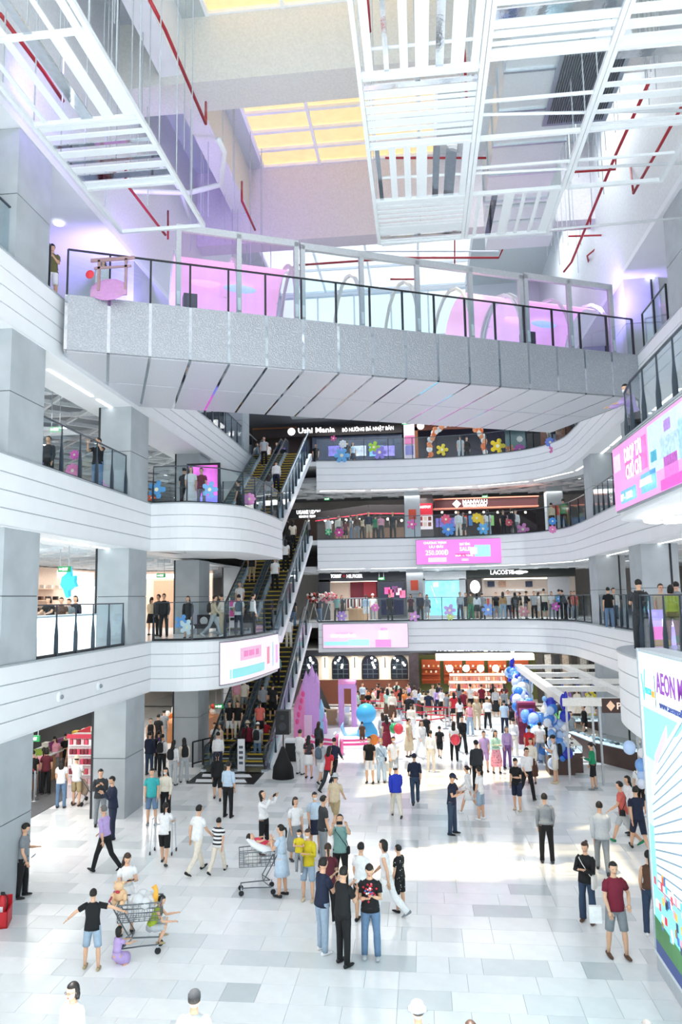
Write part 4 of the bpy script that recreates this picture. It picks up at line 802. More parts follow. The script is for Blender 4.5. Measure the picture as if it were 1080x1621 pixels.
def counter(lab, pts, w=.75):
    e = thing('display_counter', lab, 'counter', (pts[0][0], pts[0][1], 0)); q = [(a[0]-pts[0][0], a[1]-pts[0][1]) for a in pts]
    for i in range(len(q)-1):
        MB().bar((*q[i],.36), (*q[i+1],.36), w, .72, BROWN).build('base', e); MB().bar((*q[i],.86), (*q[i+1],.86), w, .26, glassmat('#e6f4f8', .3)).build('glass_case', e)
        MB().bar((*q[i],.745), (*q[i+1],.745), w*.9, .04, M('#f4fbff', .4, emit=.8, noise=.02)).build('lit_tray', e)
        b = MB(); a, c = np.array(q[i]), np.array(q[i+1]); n = int(np.linalg.norm(c-a)/.28)
        for k in range(n): p = a+(c-a)*(k+.5)/n; b.box(p[0]-.09, p[0]+.09, p[1]-.14, p[1]+.14, .77, .82, M(('#39424a','#d9e4ea','#8a96a0')[k%3], .4))
        b.build('jewellery_tray', e)
    return e
counter('glass jewellery counter by the blue balloon arch', [(4.55,29.2),(5.5,29.2),(5.5,31.5)])
counter('long curved jewellery counter running to the back of the kiosk', [(6.3,34.2),(7.0,31.5),(8.2,29.6),(9.8,28.9)])
counter('rear jewellery counter where three people sit', [(6.7,36.6),(9.6,36.6)])
counter('small side jewellery counter at the balloon end', [(5.3,37.5),(5.3,40)])
e = thing('planter', 'brown planter with green leaves at the counter corner', 'planter', (6.0, 34.6, 0)); MB().box(-.3,.3,-.3,.3,0,1.0,BROWN).build('box', e)
b = MB(); rr = random.Random(5)
for k in range(26): a = rr.random()*6.28; l = rr.uniform(.25,.55); b.bar((0,0,1.0),(l*math.cos(a),l*math.sin(a),1.0+rr.uniform(.15,.5)), .09, .01, M('#3f8a3c', .5))
b.build('leaves', e)
e = thing('flower_stand', 'yellow flower basket behind the seated group in the kiosk', 'flowers', (at(948,1125,38.5)[0], 38.5, 0)); MB().tube([(0,0,0),(0,0,1.3)], .05, BROWN).build('stem', e); b = MB()
for k in range(40): a = rr.random()*6.28; r_ = rr.random()**.5*.55; b.ball((r_*math.cos(a), rr.uniform(-.15,.15), 1.55+r_*math.sin(a)*.7), .1, M(('#e8d84a','#c9d860','#f2efb0')[k%3], .7), 6, 4)
b.build('blossoms', e)
# balloons
BC = ['#3f86e0','#7fb2f0','#dfe9fb','#b9d4fa','#ffffff','#5b9bea','#b9d4fa','#2a3cc0']
BNA = {'#3f86e0':'blue','#7fb2f0':'sky blue','#dfe9fb':'pearl','#b9d4fa':'pale blue','#ffffff':'white','#5b9bea':'mid blue','#2a3cc0':'royal blue','#f07a3c':'orange','#f6f0ea':'cream','#e98a50':'light orange','#dfe6ec':'silver','#f2a070':'peach'}
def balloon(x, y, z, r, c, lab, grp, m=None):
    lab = lab.replace('blue or white', ('small ' if r < .13 else 'large ' if r > .2 else '')+BNA.get(c, 'blue')).replace('orange or white', BNA.get(c, 'orange'))
    k = ('bal', round(r,2), c)
    if k not in POST: o = MB().ball((0,0,0), (r,r,r*1.12), M(c, .2, noise=.03), 12, 9).build('balloon', None, True); POST[k] = o.data; 
    else: o = bpy.data.objects.new('balloon', POST[k]); COL.objects.link(o)
    o.location = (x, y, z); return tag(o, lab, 'balloon', grp)
rr = random.Random(21)
def cluster(n, f, lab, grp, cols, rs=(.12,.30)):
    for i in range(n):
        x, y, z = f(i/n); balloon(x+rr.uniform(-.35,.35), y+rr.uniform(-.3,.3), z+rr.uniform(-.28,.28), round(rr.choice(rs+(sum(rs)/2,)),2), rr.choice(cols), lab, grp)
def arch1(t): s = t*1.25; return (4.72, 40.5-12.2*min(1,s), 2.75-.2*math.sin(s*3)) if s < 1 else (4.55, 28.3, 2.7-(s-1)*9.6)
def leg0(t): return (4.75+.25*math.sin(t*9), 40.4-9.5*t, 2.5-2.2*t**1.3)
cluster(150, leg0, 'blue or white balloon massed in the sweeping garland beside the white pergola', 'blue and white garland balloons', BC, (.10,.24))
cluster(46, lambda t: (4.85, 28.8, .55+2.0*t), 'blue or white balloon stacked in the column at the front pergola corner', 'pergola corner column balloons', BC, (.10,.2))
cluster(12, lambda t: (at(1013,1165,21)[0]+.05, 21, 1.75+1.1*t), 'blue or white balloon in the small bunch left of the giant screen', 'balloons by the giant screen', BC, (.12,.17))
for i, (x, y, z) in enumerate(((4.95,27.5,2.85),(4.7,40.6,3.0))):
    b = MB(); b.ball((0,0,0), (.11,.11,.30), M('#2430b8', .2), 12, 9); b.ball((.10,0,.2), (.07,.07,.18), M('#2430b8', .2), 8, 6); o = b.build('balloon', None, True); o.location = (x,y,z); tag(o, ['tall royal blue foil balloon on the front pergola corner','royal blue foil balloon at the far tip of the pergola'][i], 'balloon')
for px, py, z, c, lab in ((718,1152,1.35,'#f0475a','red balloon held out in the queue area'),(721,1163,1.0,'#f0475a','red balloon over the bright floor, in the middle'),(631,1146,1.3,'#ef4a5a','red balloon beside the maroon dress'),(624,1145,1.25,'#3aa86a','green balloon beside the red one'),(592,1163,.95,'#f08a3c','orange balloon by the blue figure'),(947,1176,.7,'#f0e04a','yellow balloon by the counter')):
    if px in (718,947): continue
    X, Y = on(px, py+8, z); o = balloon(X, Y, z, .2, c, lab, None)
# walk-in photo props: castle, arch, blue figure
LIL = M('#d9a6ea', .45, noise=.05); PNK = M('#f49ad2', .45, noise=.05); SKY = M('#9fd0f4', .45); HPK = M('#f05a9c', .45)
X, Y = on(490, 1172, 0); e = thing('castle_prop', 'pink and lilac castle photo prop with pointed spires', 'photo prop', (X, Y, 0)); e.scale = (.62, .8, 1.0); sc_ = Y/FPX
for (dx, w, h, m) in ((-.9,.55,1.5,PNK),(-.55,.5,2.1,PNK),(-.2,.6,2.6,LIL),(.25,.5,3.0,LIL),(.6,.45,2.7,LIL),(.95,.4,1.5,SKY),(1.2,.35,.9,LIL)):
    MB().box(dx-w/2, dx+w/2, -.15+.06*dx, .15, 0, h, m).build('tower', e); b = MB().loft([(dx,0,h),(dx,0,h+w*1.1)], [(w*.62,.2),(.01,.01)], m, 10); b.build('spire', e)
for k in range(5): MB().ball((-.9+.12*k, -.2, .9+k*.32), (.14,.08,.14), HPK, 8, 6).build('bead_ornament', e)
MB().box(-.35,.25,-.22,-.17,.0,1.2,M('#f7d3f2')).build('doorway', e)
X, Y = on(557, 1150, 0); e = thing('arch_prop', 'lilac rounded gateway prop behind the blue figure', 'photo prop', (X-.2, Y, 0)); e.scale = (.62, .8, .82)
for x in (-.75,.35): MB().box(x, x+.4, -.25, .5, 0, 2.4, LIL).build('pillar', e)
MB().box(-.75,.75,-.25,.5,2.4,2.75,LIL).build('lintel', e); b = MB().loft([(-.75,.1,2.72),(.75,.1,2.72)], [(.25,.37),(.25,.37)], PNK, 12, side=(0,0,1)); b.build('rounded_top', e); MB().box(-.2,.2,-.3,-.26,.9,1.3,M('#cfe0f8')).build('window_prop', e)
X, Y = on(582, 1175, 0); e = thing('inflatable_figure', 'sky blue inflatable figure with a round head and curled tail', 'inflatable', (X, Y, 0)); e.scale = (.72, .72, .76); BLU = M('#4fb6ec', .4, noise=.04)
MB().loft([(0,0,0),(0,0,.25),(0,0,.7),(0,0,1.05),(0,0,1.25)], [(.55,.5),(.72,.6),(.66,.55),(.45,.4),(.3,.3)], BLU, 16).build('body', e, True); MB().ball((-.05,0,1.72), (.66,.6,.62), BLU, 18, 12).build('head', e, True)
MB().tube([(-.4,0,.5),(-.9,-.1,.42),(-1.3,-.1,.35),(-1.5,-.1,.55),(-1.65,-.1,.95),(-1.55,-.1,1.2)], [.2,.17,.14,.12,.12,.03], SKY, 10).build('tail', e, True); MB().tube([(-1.35,-.1,.4),(-1.3,-.3,-.0)], .1, SKY, 8).build('tail_fin', e, True)
X, Y = on(540, 1195, 0); e = thing('stage_platform', 'round white stage with pink curved steps before the castle', 'platform', (X, Y+3.4, 0))
for k, (r, h, m) in enumerate(((2.6,.1,M('#f6eef6')),(2.2,.2,HPK),(2.15,.205,M('#f8f2f8')),(1.8,.3,HPK),(1.75,.305,M('#f8f2f8')))): b = MB().prism([(r*math.cos(t), r*.9*math.sin(t)) for t in np.arange(28)*2*PI/28], 0 if k == 0 else h-.1, h, m); b.build('step', e)
X, Y = on(533,1240-45,0); e = thing('small_ramp_prop', 'pink and white striped slide fence beside the stage', 'photo prop', (X-.1, Y-.2, 0))
for k in range(4): MB().box(k*.1,k*.1+.06,0,.6,0,.9-.1*k,HPK if k%2 else M('#ffffff')).build('slat', e)
# black tripod speaker etc.
X, Y = on(449, 1222, 0); e = thing('loudspeaker', 'black loudspeaker on a pole beside the escalator', 'speaker', (X, Y, 0)); b = MB().tube([(0,0,0),(0,0,1.5)], .025, BLACK); b.build('pole', e); MB().box(-.27,.27,-.2,.25,1.45,2.35,BLACK).build('cabinet', e)
for z, r in ((1.75,.17),(2.1,.1)): b = MB().loft([(0,-.2,z),(0,-.225,z)], [(r,r),(r*.9,r*.9)], M('#3a3d42', .6), 14); b.build('cone', e)
for k in range(3): MB().tube([(0,0,.6),(.35*math.cos(k*2.1),.35*math.sin(k*2.1),.02)], .018, BLACK).build('leg', e)
X, Y = on(449,1228,0); b = MB().loft([(0,0,0),(0,0,.4),(0,0,.8),(0,0,1.15)], [(.42,.35),(.38,.3),(.2,.18),(.06,.05)], M('#17191c', .8), 12); o = b.build('equipment_cover', None, True); o.location = (X+.05, Y-.35, 0); tag(o, 'black draped equipment cover at the foot of the speaker', 'cover')
X, Y = on(473,1205,0); e = thing('mixer_table', 'small black audio rack with white mixer beside the speaker', 'table', (X-.25, Y+.2, 0)); MB().box(-.3,.3,-.25,.25,.0,.75,BLACK).build('rack', e); MB().box(-.35,.45,-.3,.3,.75,.85,WHITE).build('mixer', e)
X, Y = on(553,1124,0); e = thing('draped_tripod', 'black fabric pyramid cover in front of the cafe seats', 'cover', (X-1.7, Y-.5, 0)); b = MB().loft([(0,0,0),(0,0,1.5)], [(.7,.6),(.03,.03)], BLACK, 4); b.build('cover', e)
X, Y = on(526,1146,0); e = thing('cardboard_box', 'tall open cardboard box behind the castle prop', 'box', (X, Y, 0)); MB().box(-.28,.28,-.22,.22,0,.75,M('#b39a7c', .8)).build('carton', e)
for k, s in enumerate((-1,1)): MB().bar((s*.28,0,.75),(s*.45,0,.85), .4, .015, M('#c2a98a', .8)).build('flap', e)
X, Y = on(541,1146,0); o = MB().loft([(0,0,0),(0,0,.3),(0,0,.55),(0,0,.62)], [(.38,.3),(.42,.34),(.25,.2),(.1,.08)], M('#e9eff3', .3, trans=.4), 10).build('plastic_bag', None, True); o.location = (X, Y, 0); tag(o, 'clear plastic bag beside the cardboard box', 'bag')
# queue stanchions with red belts
def stanchions(pts, lab0, belts, z=1.0):
    for i, (px, py) in enumerate(pts):
        X, Y = on(px, py, 0); e = thing('stanchion', lab0[i], 'queue post', (X, Y, 0), 0, 'queue posts with red belts'); MB().loft([(0,0,0),(0,0,.03)], [(.17,.17),(.15,.15)], STEEL, 14).build('base', e); MB().tube([(0,0,0),(0,0,z)], .035, STEEL).build('pole', e)
        if i+1 < len(pts):
            x2, y2 = on(*pts[i+1], 0)
            for zz in ((.95,.55) if belts > 1 else (.95,)): MB().bar((0,0,zz),(x2-X,y2-Y,zz), .012, .06, M('#d8344a', .6)).build('belt', e)
stanchions([(571,1137),(640,1138),(672,1148),(712,1150),(772,1148)], ['steel queue post with red belt, '+s for s in ('left end by the arch','behind the seated cafe crowd','middle of the front queue line','right of the middle queue line','by the orange bakery niches')], 2)
stanchions([(636,1158),(676,1158),(706,1154)], ['steel queue post of the nearer belt line, '+s for s in ('left end','centre','right end by the suitcase')], 2)
stanchions([(54,1268),(40,1245)], ['steel queue post with red belt near the black strip','steel queue post further back at the food counter'], 1)
o = MB().box(0, 2.6, 0, 9, .0, .02, M('#5d6064', .7)).build('floor_runner'); o.location = (-15.0, 22.5, 0); tag(o, 'dark grey carpet strip before the food counters', 'carpet')
# food court at left
e = thing('food_counter', 'long food counter with trays left of the second left column', 'counter', (-14.2, 26, 0)); MB().box(-1.1, 0, -4, 9, 0, .95, M('#c99a72', .5)).build('base', e); MB().box(-1.15, .05, -4, 9, .95, 1.0, WHITE).build('worktop', e)
for k in range(30): MB().box(-.9+(k%2)*.45, -.5+(k%2)*.45, -3.8+k*.42, -3.5+k*.42, 1.0, 1.1+(k%3)*.06, M(random.choice(('#e9e4da','#d9b03c','#c8503c','#8fae4a','#f4f1ea','#e8b8a0')), .6)).build('food_tray', e)
for k in range(5): MB().box(-.2,-.15,-3.5+k*2.4,-2.4+k*2.4,1.05,1.4,M(('#c8283c','#f2ede6','#8a3a7a')[k%3], .5, noise=.3, scale=15)).build('price_board', e)
e = thing('kitchen', 'dark tiled kitchen with steel hoods behind the food counter', 'kitchen', (-17.2, 27, 0)); MB().box(0,.2,-6,10,0,3.5,M('#23272b', .35)).build('tiled_wall', e); MB().box(.2,1.4,-5,4,2.3,3.1,STEEL).build('hood', e)
for k in range(8): MB().box(.2,.26,-5+k*1.6,-3.6+k*1.6,1.2,2.2,M('#3a3f44' if k%2 else '#8b9298', .4)).build('cupboard', e)
e = thing('menu_stand', 'pink and white snack shelf unit behind the queueing people', 'shelf unit', (at(128,1165,24.5)[0]-.1, 25.2, 0)); MB().box(-.55,.55,-.3,.3,0,2.1,M('#e9dfe2', .5)).build('cabinet', e)
for k in range(5): 
    MB().box(-.5,.5,-.4,-.3,.45+k*.33,.48+k*.33,WHITE).build('shelf', e)
    for i in range(7): MB().box(-.46+i*.14,-.36+i*.14,-.38,-.3,.48+k*.33,.66+k*.33,M(random.choice(('#d8506a','#f0c8cc','#f4f4f0','#8a3040')), .6)).build('packet', e)
MB().box(-.55,.55,-.42,-.3,2.02,2.15,M('#c83a52', .5)).build('header', e)
e = thing('market_stall', 'orange and green produce stall beyond the second left column', 'stall', (-11.6, 36, 0)); MB().box(-1,1,-1.5,1.5,0,.9,M('#c98a5a', .6)).build('bench', e)
for k in range(60): MB().ball((random.uniform(-.9,.9), random.uniform(-1.4,1.4), .98+random.random()*.5), .14, M(random.choice(('#e8863a','#4f9a3c','#c83c32','#f0efe6','#e9c04a')), .6), 6, 4).build('produce', e)
e = thing('crowd_barrier', 'black steel crowd barrier left of the escalators', 'barrier', (*on(305,1215,0), 0), math.radians(62))
b = MB()
for z in (.15,1.0): b.bar((0,0,z),(1.7,0,z), .05, .05, BLACK)
for k in range(4): b.bar((k*1.7/3,0,0),(k*1.7/3,0,1.0), .05, .05, BLACK)
b.build('frame', e)
e = thing('floor_sign', 'white notice post standing on the escalator mat', 'sign', (*on(382,1222,0), 0)); MB().box(-.14,.14,-.04,.04,.05,1.25,WHITE).build('board', e); MB().box(-.18,.18,-.12,.12,0,.05,STEEL).build('foot', e)
for k in range(4): MB().box(-.08,.08,-.05,-.04,.3+k*.2,.4+k*.2,M('#5b6470')).build('pictogram', e)
e = thing('red_vending_box', 'maroon patterned booth under the balloon garland', 'booth', (*on(838,1178,0), 0)); MB().box(-.45,.35,-.1,.4,0,1.75,M('#7c1d3c', .4, noise=.3, scale=6)).build('cabinet', e); MB().box(-.4,.3,-.12,-.1,1.0,1.6,M('#c8709a', .4, noise=.4, scale=8)).build('print', e); MB().box(-.45,.35,-.1,.4,1.75,1.85,M('#a03060', .4)).build('lid', e)
# fire extinguishers
e = thing('extinguisher_box', 'red steel box for fire extinguishers at the foot of the nearest left column', 'box', (*on(-5,1464,0), 0), math.radians(20)); RD = M('#c4202c', .4)
b = MB(); b.box(-.35,.25,-.25,.25,0,.04,RD); b.box(-.35,.25,-.25,-.22,0,.32,RD); b.box(.22,.25,-.25,.25,0,.32,RD); b.box(-.35,.25,.22,.25,0,.5,RD); b.build('tray', e); text('PCCC', .12, WL, e, (-.1,-.27,.1), w=.32, depth=.01)
for k, lab in enumerate(('red fire extinguisher in the red box, left','red fire extinguisher in the red box, right')):
    q = thing('fire_extinguisher', lab, 'extinguisher', (e.location.x-.12+.22*k, e.location.y+.03, .045)); MB().loft([(0,0,0),(0,0,.03),(0,0,.42),(0,0,.5),(0,0,.54)], [(.07,.07),(.075,.075),(.075,.075),(.045,.045),(.025,.025)], RD, 12).build('cylinder', q, True); MB().box(-.05,.03,-.015,.015,.54,.6,BLACK).build('handle', q); MB().tube([(.03,0,.57),(.1,0,.5),(.1,-.02,.15)], .012, BLACK, 6).build('hose', q)
    MB().box(-.045,.045,-.079,-.07,.15,.33,WHITE).build('label', q)
# balcony stickers on glass: bright cut-outs
def flower(px, py, Y, r, c, lab, n=8):
    r *= .62; n = 5+int(px)%4
    X, z = at(px, py, Y); b = MB(); e = thing('glass_sticker', lab, 'sticker', (X, Y, z))
    b.loft([(0,-.012,0),(0,.012,0)], [(r*.55,r*.55)]*2, M(c, .5), 12); b.build('disc', e)
    p = None
    for k in range(n): MB().ball((r*.7*math.cos(k*2*PI/n), 0, r*.7*math.sin(k*2*PI/n)), (r*.3,.012,r*.3), M(c, .5), 8, 5).build('petal', e)
    MB().loft([(0,-.02,0),(0,-.013,0)], [(r*.22,r*.22)]*2, M('#f6efd2', .5), 10).build('centre', e)
yl = 24.62
for a in ((296,993,24.9,.45,'#e6edf0','white flower sticker on the first gallery bulge glass'),(288,985,24.95,.45,'#6fa9e8','blue petal sticker behind the white flower'),
  (248,775,24.6,.55,'#5aa2dc','big blue sticker at the left end of the second gallery bulge'),(240,788,24.6,.25,'#e86a4a','small red sticker at the foot of the second gallery glass'),(332,775,24.8,.5,'#7cb8ec','blue winged sticker in the middle of the second gallery bulge'),(395,790,27,.4,'#e79ad2','pink sticker on the curved end of the second gallery glass'),
  (541,721,42.2,.75,'#6fb4ea','blue sticker on the top gallery glass, left'),(592,708,42.3,.6,'#a9d84a','lime green flower sticker on the top gallery glass'),(601,716,42.3,.7,'#9a8fe6','violet flower sticker on the top gallery glass'),(543,703,42.1,.4,'#dfe8f0','pale star sticker on the top gallery glass'),(528,694,42.1,.3,'#e55aa0','magenta sticker on the top gallery glass'),
  (700,712,42.4,.6,'#e8d84a','yellow sticker right of the orange arch foot'),(788,706,42,.75,'#f0d22a','bright yellow bouquet sticker on the top gallery glass'),(808,712,41.9,.5,'#e88a5a','orange sticker beside the yellow one'),(823,712,41.7,.55,'#c85ab0','purple sticker right of the yellow one'),(823,695,41.6,.3,'#f0e6dc','cream sticker above the purple one'),(871,700,39.6,.45,'#6f8fe0','blue sticker near the right end of the top gallery'),(876,712,39.4,.4,'#d87ab8','pink sticker near the right end of the top gallery'),
  (706,822,42.4,.5,'#e86a8a','coral sticker on the second gallery glass'),(710,838,42.4,.65,'#5a9ae6','blue sticker below the coral one'),(755,820,42.4,.5,'#f0d23a','yellow sticker before the hotpot restaurant'),(765,837,42.3,.55,'#5fb2ea','sky blue sticker right of the yellow one, second gallery'),(806,827,42,.35,'#f05a6a','red round sticker on the second gallery glass'),(828,838,41.8,.6,'#e88ac8','pink flower sticker by the dark suit on the second gallery glass'),(875,825,39.5,.35,'#4a9ae8','small blue sticker by the right end column'),(875,838,39.4,.35,'#e88ac8','small pink sticker by the right end column'),
  (537,843,42.2,.45,'#c84a9a','magenta sticker at the left of the second gallery'),(520,842,42.1,.35,'#6fd09a','mint sticker at the left of the second gallery'),(652,830,42.4,.5,'#e06ab4','large pink disc sticker on the pale column front'),
  (541,975,42.2,.5,'#b89ae6','lilac sticker before the clothes shop doorway'),(594,962,42.4,.4,'#ec8ad0','pink bow sticker before the dark video wall'),(656,976,42.4,.5,'#d8a0e0','lilac sticker below the pale first gallery column'),(712,966,42.5,.6,'#c8b2ee','lavender sticker on the beach screen glass'),(713,976,42.5,.35,'#cfe88a','lime sticker below the lavender one'),(773,965,42.3,.6,'#7fa8ea','light blue sticker before the sportswear shop'),(829,968,41.9,.5,'#f0a0a8','pink bag-shaped sticker before the sportswear shop'),(880,960,40.6,.4,'#e86ac8','magenta sticker near the right end of the first gallery'),(884,948,40.4,.25,'#5aa8ea','small blue sticker above the magenta one'),
  (55,735,17.6,.4,'#b48ae6','violet sticker on the left second gallery glass'),(115,745,19.4,.35,'#f08ac0','pink sticker on the left second gallery glass'),(118,720,19.5,.25,'#e46ac0','small magenta sticker above the pink one'),(160,770,21.3,.35,'#f0a8dc','pale pink sticker near the second left column')):
    flower(*a)
# purple screens/arches in the top-left gallery: red shrine gate print and panel
e = thing('gate_cutout', 'pink hill and brown gate cutout behind the top left glass', 'photo prop', (*on(172,468,L3+.01), L3)); MB().prism([(-.5,-.03),(.5,-.03),(.5,.03),(-.5,.03)], 0, .2, M('#c99ac4')).build('hill', e)
MB().ball((0,0,.18),(.52,.04,.3), M('#c994c8'), 14, 8).build('mound', e)
for x in (-.3,.45): MB().box(x,x+.07,-.06,-.02,.15,1.0,M('#a88a8c')).build('gate_post', e)
MB().box(-.5,.72,-.06,-.02,.95,1.05,M('#a88a8c')).build('gate_beam', e); MB().box(-.4,.62,-.06,-.02,.75,.81,M('#a88a8c')).build('gate_beam', e); MB().ball((-.5,-.08,.6),(.12,.03,.12),M('#e0404a'),12,8).build('red_disc', e)
e = thing('wall_screen', 'purple and blue lit wall screen in the top left corner', 'screen', (-10.4, 15.6, L3)); MB().box(-.4,.3,2.0,2.08,.4,2.0,M('#5a6ad8', .4, emit=.7, noise=.5, scale=3)).build('display', e)
e = thing('wall_screen', 'pink and violet video wall behind the second gallery bulge', 'screen', (-8.8, 29.6, L2)); MB().box(-.9,.35,0,.1,1.0,2.3,M('#e86ad0', .4, emit=.9, noise=.35, scale=2)).build('display', e); MB().box(-.9,.35,0,.1,.6,1.0,M('#8a8af0', .4, emit=.9, noise=.2, scale=2)).build('display', e); MB().box(-1,.45,.02,.14,0,2.4,DARK).build('frame', e)
# balloon arch at top restaurant
OB = ['#f07a3c','#f6f0ea','#e98a50','#dfe6ec','#f2a070']
xa, za = at(680, 715, 44.0); xb, _ = at(768, 715, 44.0)
for i in range(64):
    t = i/63*PI; cx = (xa+xb)/2; balloon(cx-(xb-xa)/2*math.cos(t)+rr.uniform(-.1,.1), 44+rr.uniform(-.1,.1), L3+.2+2.3*math.sin(t)**.6+rr.uniform(-.1,.1), .16, OB[(i//2)%5], 'orange or white balloon in the arch at the top gallery restaurant', 'orange balloon arch')
# security domes on the left first-gallery fascia
for px, py in ((187,1076),(82,1103)):
    z = 4.3; X = XL-.0; Yd = 20.5 if px > 100 else 18.2; e = thing('camera_dome', 'small round camera fitting on the left fascia, %s' % ('farther' if px > 100 else 'nearer'), 'camera', (X+.0, Yd, z)); MB().loft([(0,0,0),(.06,0,0)], [(.14,.14),(.12,.12)], WHITE, 16, side=(0,0,1)).build('ring', e); MB().ball((.07,0,0),(.05,.06,.06), M('#8a949c', .2), 10, 7).build('lens', e)
# oval light ring under the right balcony
b = MB(); c0_ = on(1085, 812, L2-FH-.03); pts = [(c0_[0]+.75*math.cos(t), c0_[1]+1.3*math.sin(t), L2-FH-.10) for t in np.linspace(0, 2*PI, 25)]; b.tube(pts, .05, LAMP, 6); o = b.build('ring_light'); tag(o, 'oval light ring under the right balcony', 'lamp')
# right galleries: yellow shop and screen
e = thing('yellow_shop', 'orange and yellow fronted shop behind the right first gallery', 'shop', (12.5, 30.5, L1)); MB().box(-1.8,6,0,.2,2.2,3.1,M('#f0a02a', .5, emit=.25)).build('sign_band', e); MB().box(0,2.2,.1,.3,0,2.2,M('#f6c23a', .5, emit=.3)).build('yellow_wall', e); MB().box(2.2,6,.1,.3,0,2.2,M('#efe9e2', .6)).build('white_wall', e); MB().box(-1.8,0,.1,.3,0,2.2,M('#e6e0dc', .6)).build('white_wall', e)
e = thing('lounge_screen', 'pink and blue low screen behind the right first gallery balustrade', 'screen', (*at(1010,1000,20.5)[:1], 20.5, L1)); MB().box(-.05,5,0,.2,0,.95,M('#b8a8f2', .4, noise=.25, scale=1.5, emit=.9)).build('display', e); MB().box(.1,.7,-.02,0,.02,.5,M('#f06ac8', .4, noise=.2, scale=2, emit=.8)).build('graphic', e)
q = text('IG SALE', .22, WS, e, (.62,-.04,.5), w=.6, center=False, depth=.004)
e = thing('yellow_bench', 'mustard yellow bench frame behind the right balustrade', 'bench', (at(1022,1020,19.6)[0], 19.6, L1)); MB().box(-.1,.05,-.05,.1,.05,1.0,M('#b9a82a', .5)).build('upright', e); MB().box(-.1,.6,-.05,.25,.05,.2,M('#b9a82a', .5)).build('seat', e)
e = thing('restaurant_sign', 'dark restaurant banner behind the right top gallery', 'sign', (9.5, 24.5, L2+2.0)); MB().box(-.8,3,0,.1,0,.5,BLACK).build('band', e); text('HÀNH', .28, WL, e, (.4,-.03,.1), w=.9)
# ================================================================ PEOPLE
SKIN = M('#e3b596', .55, noise=.04, scale=30); LIP = M('#b8655c', .5); EYE = M('#1d1614', .3)
CN = dict(white='#f3f4f5', cream='#efe6d6', beige='#d8c6a8', khaki='#b3a07a', black='#16181b', charcoal='#34383d', grey='#8b9298', lightgrey='#bcc3c8', navy='#1d2740', blue='#3c5fa8', lightblue='#c2d8ec', denim='#6a87a8', paledenim='#9fb4c8', darkdenim='#33465f', teal='#3cb4b8', sage='#7fa8a4', green='#1f8f62', mint='#b8e0d2', olive='#6c6c42', lime='#a9bf3c', yellow='#d9c52a', orange='#e88a4a', coral='#dd6f66', red='#c92a38', maroon='#7a1c33', burgundy='#5c1f2c', pink='#f0a8bc', hotpink='#f0509a', purple='#7a5aa0', lilac='#bfa6dc', brown='#5b3f30', tan='#c09a6e', royal='#2a3fc0', darkbrown='#2b1e19')
CW = dict(lightgrey='light grey', lightblue='light blue', denim='blue denim', paledenim='pale denim', darkdenim='dark denim', hotpink='hot pink', royal='royal blue', darkbrown='dark brown')
def cloth(c, special=None):
    if special == 'stripe': return stripes(CN[c], '#22252a', 11)
    if special == 'dots': return spots(CN[c], '#e8e8e0', 16, .18)
    if special == 'floral': return spots(CN[c], '#c85a6a', 12, .3)
    if special == 'check': return stripes(CN[c], '#6a7078', 16, 0)
    return M(CN[c], .85, noise=.07, scale=18, bump=.15)
def nrm(v): v = np.array(v, float); return v/np.linalg.norm(v)
PO = {  # legs (hip flex, knee flex, abduction) ; arms (flex, abd, elbow, inward) ; lean, turn, nod
 'stand': ((2,2,4),(-1,2,4),(4,9,12,8),(2,9,15,8),2,0,4), 'stand2': ((6,9,5),(-2,2,5),(8,12,30,20),(2,8,10,5),1,12,2),
 'walk': ((24,8,2),(-20,24,2),(-22,8,18,8),(22,8,25,8),5,0,4), 'walk2': ((-20,26,2),(24,6,2),(24,8,28,8),(-20,8,15,8),5,0,6),
 'phone': ((3,3,4),(-1,2,4),(22,8,98,35),(20,8,92,35),3,0,28), 'read': ((8,10,3),(-3,3,3),(15,6,85,40),(4,8,18,8),3,5,25),
 'photo': ((3,2,4),(-2,2,4),(72,12,78,18),(70,14,82,18),-3,0,-10), 'photoup': ((3,2,4),(-2,2,4),(88,14,66,20),(84,14,72,20),-5,0,-24),
 'hands': ((4,4,4),(-1,2,4),(30,6,110,30),(26,6,105,30),3,15,10), 'cross': ((2,2,5),(-1,2,5),(22,8,95,75),(20,8,92,70),0,0,6),
 'push': ((18,8,2),(-12,14,2),(38,5,40,6),(38,5,40,6),7,0,8), 'lean': ((8,6,4),(0,4,4),(52,8,28,8),(50,8,30,10),18,0,12),
 'reach': ((5,4,8),(-4,3,8),(12,58,6,-4),(10,78,4,-2),0,0,2), 'hold': ((3,3,4),(-1,2,4),(26,10,85,50),(26,10,88,55),-2,0,12),
 'wave': ((3,2,4),(-2,2,4),(150,14,25,0),(4,8,14,6),0,0,-5), 'ear': ((3,2,3),(-2,2,3),(34,14,128,28),(22,6,82,30),2,8,6),
 'sit': ((82,84,8),(80,82,8),(18,8,55,20),(20,8,60,20),4,0,8), 'squat': ((108,128,10),(98,124,8),(40,8,62,18),(34,8,50,15),26,0,14),
 'kneel': ((70,130,6),(60,128,6),(60,6,20,8),(58,6,24,8),8,0,-6), 'hip': ((6,4,6),(-4,4,6),(-8,26,62,30),(8,10,25,8),0,-8,3),
 'carry': ((4,4,4),(-1,3,4),(28,10,88,60),(24,12,92,65),-3,0,8), 'back': ((4,3,4),(-3,3,4),(-16,10,34,40),(-16,10,34,40),0,10,5)}
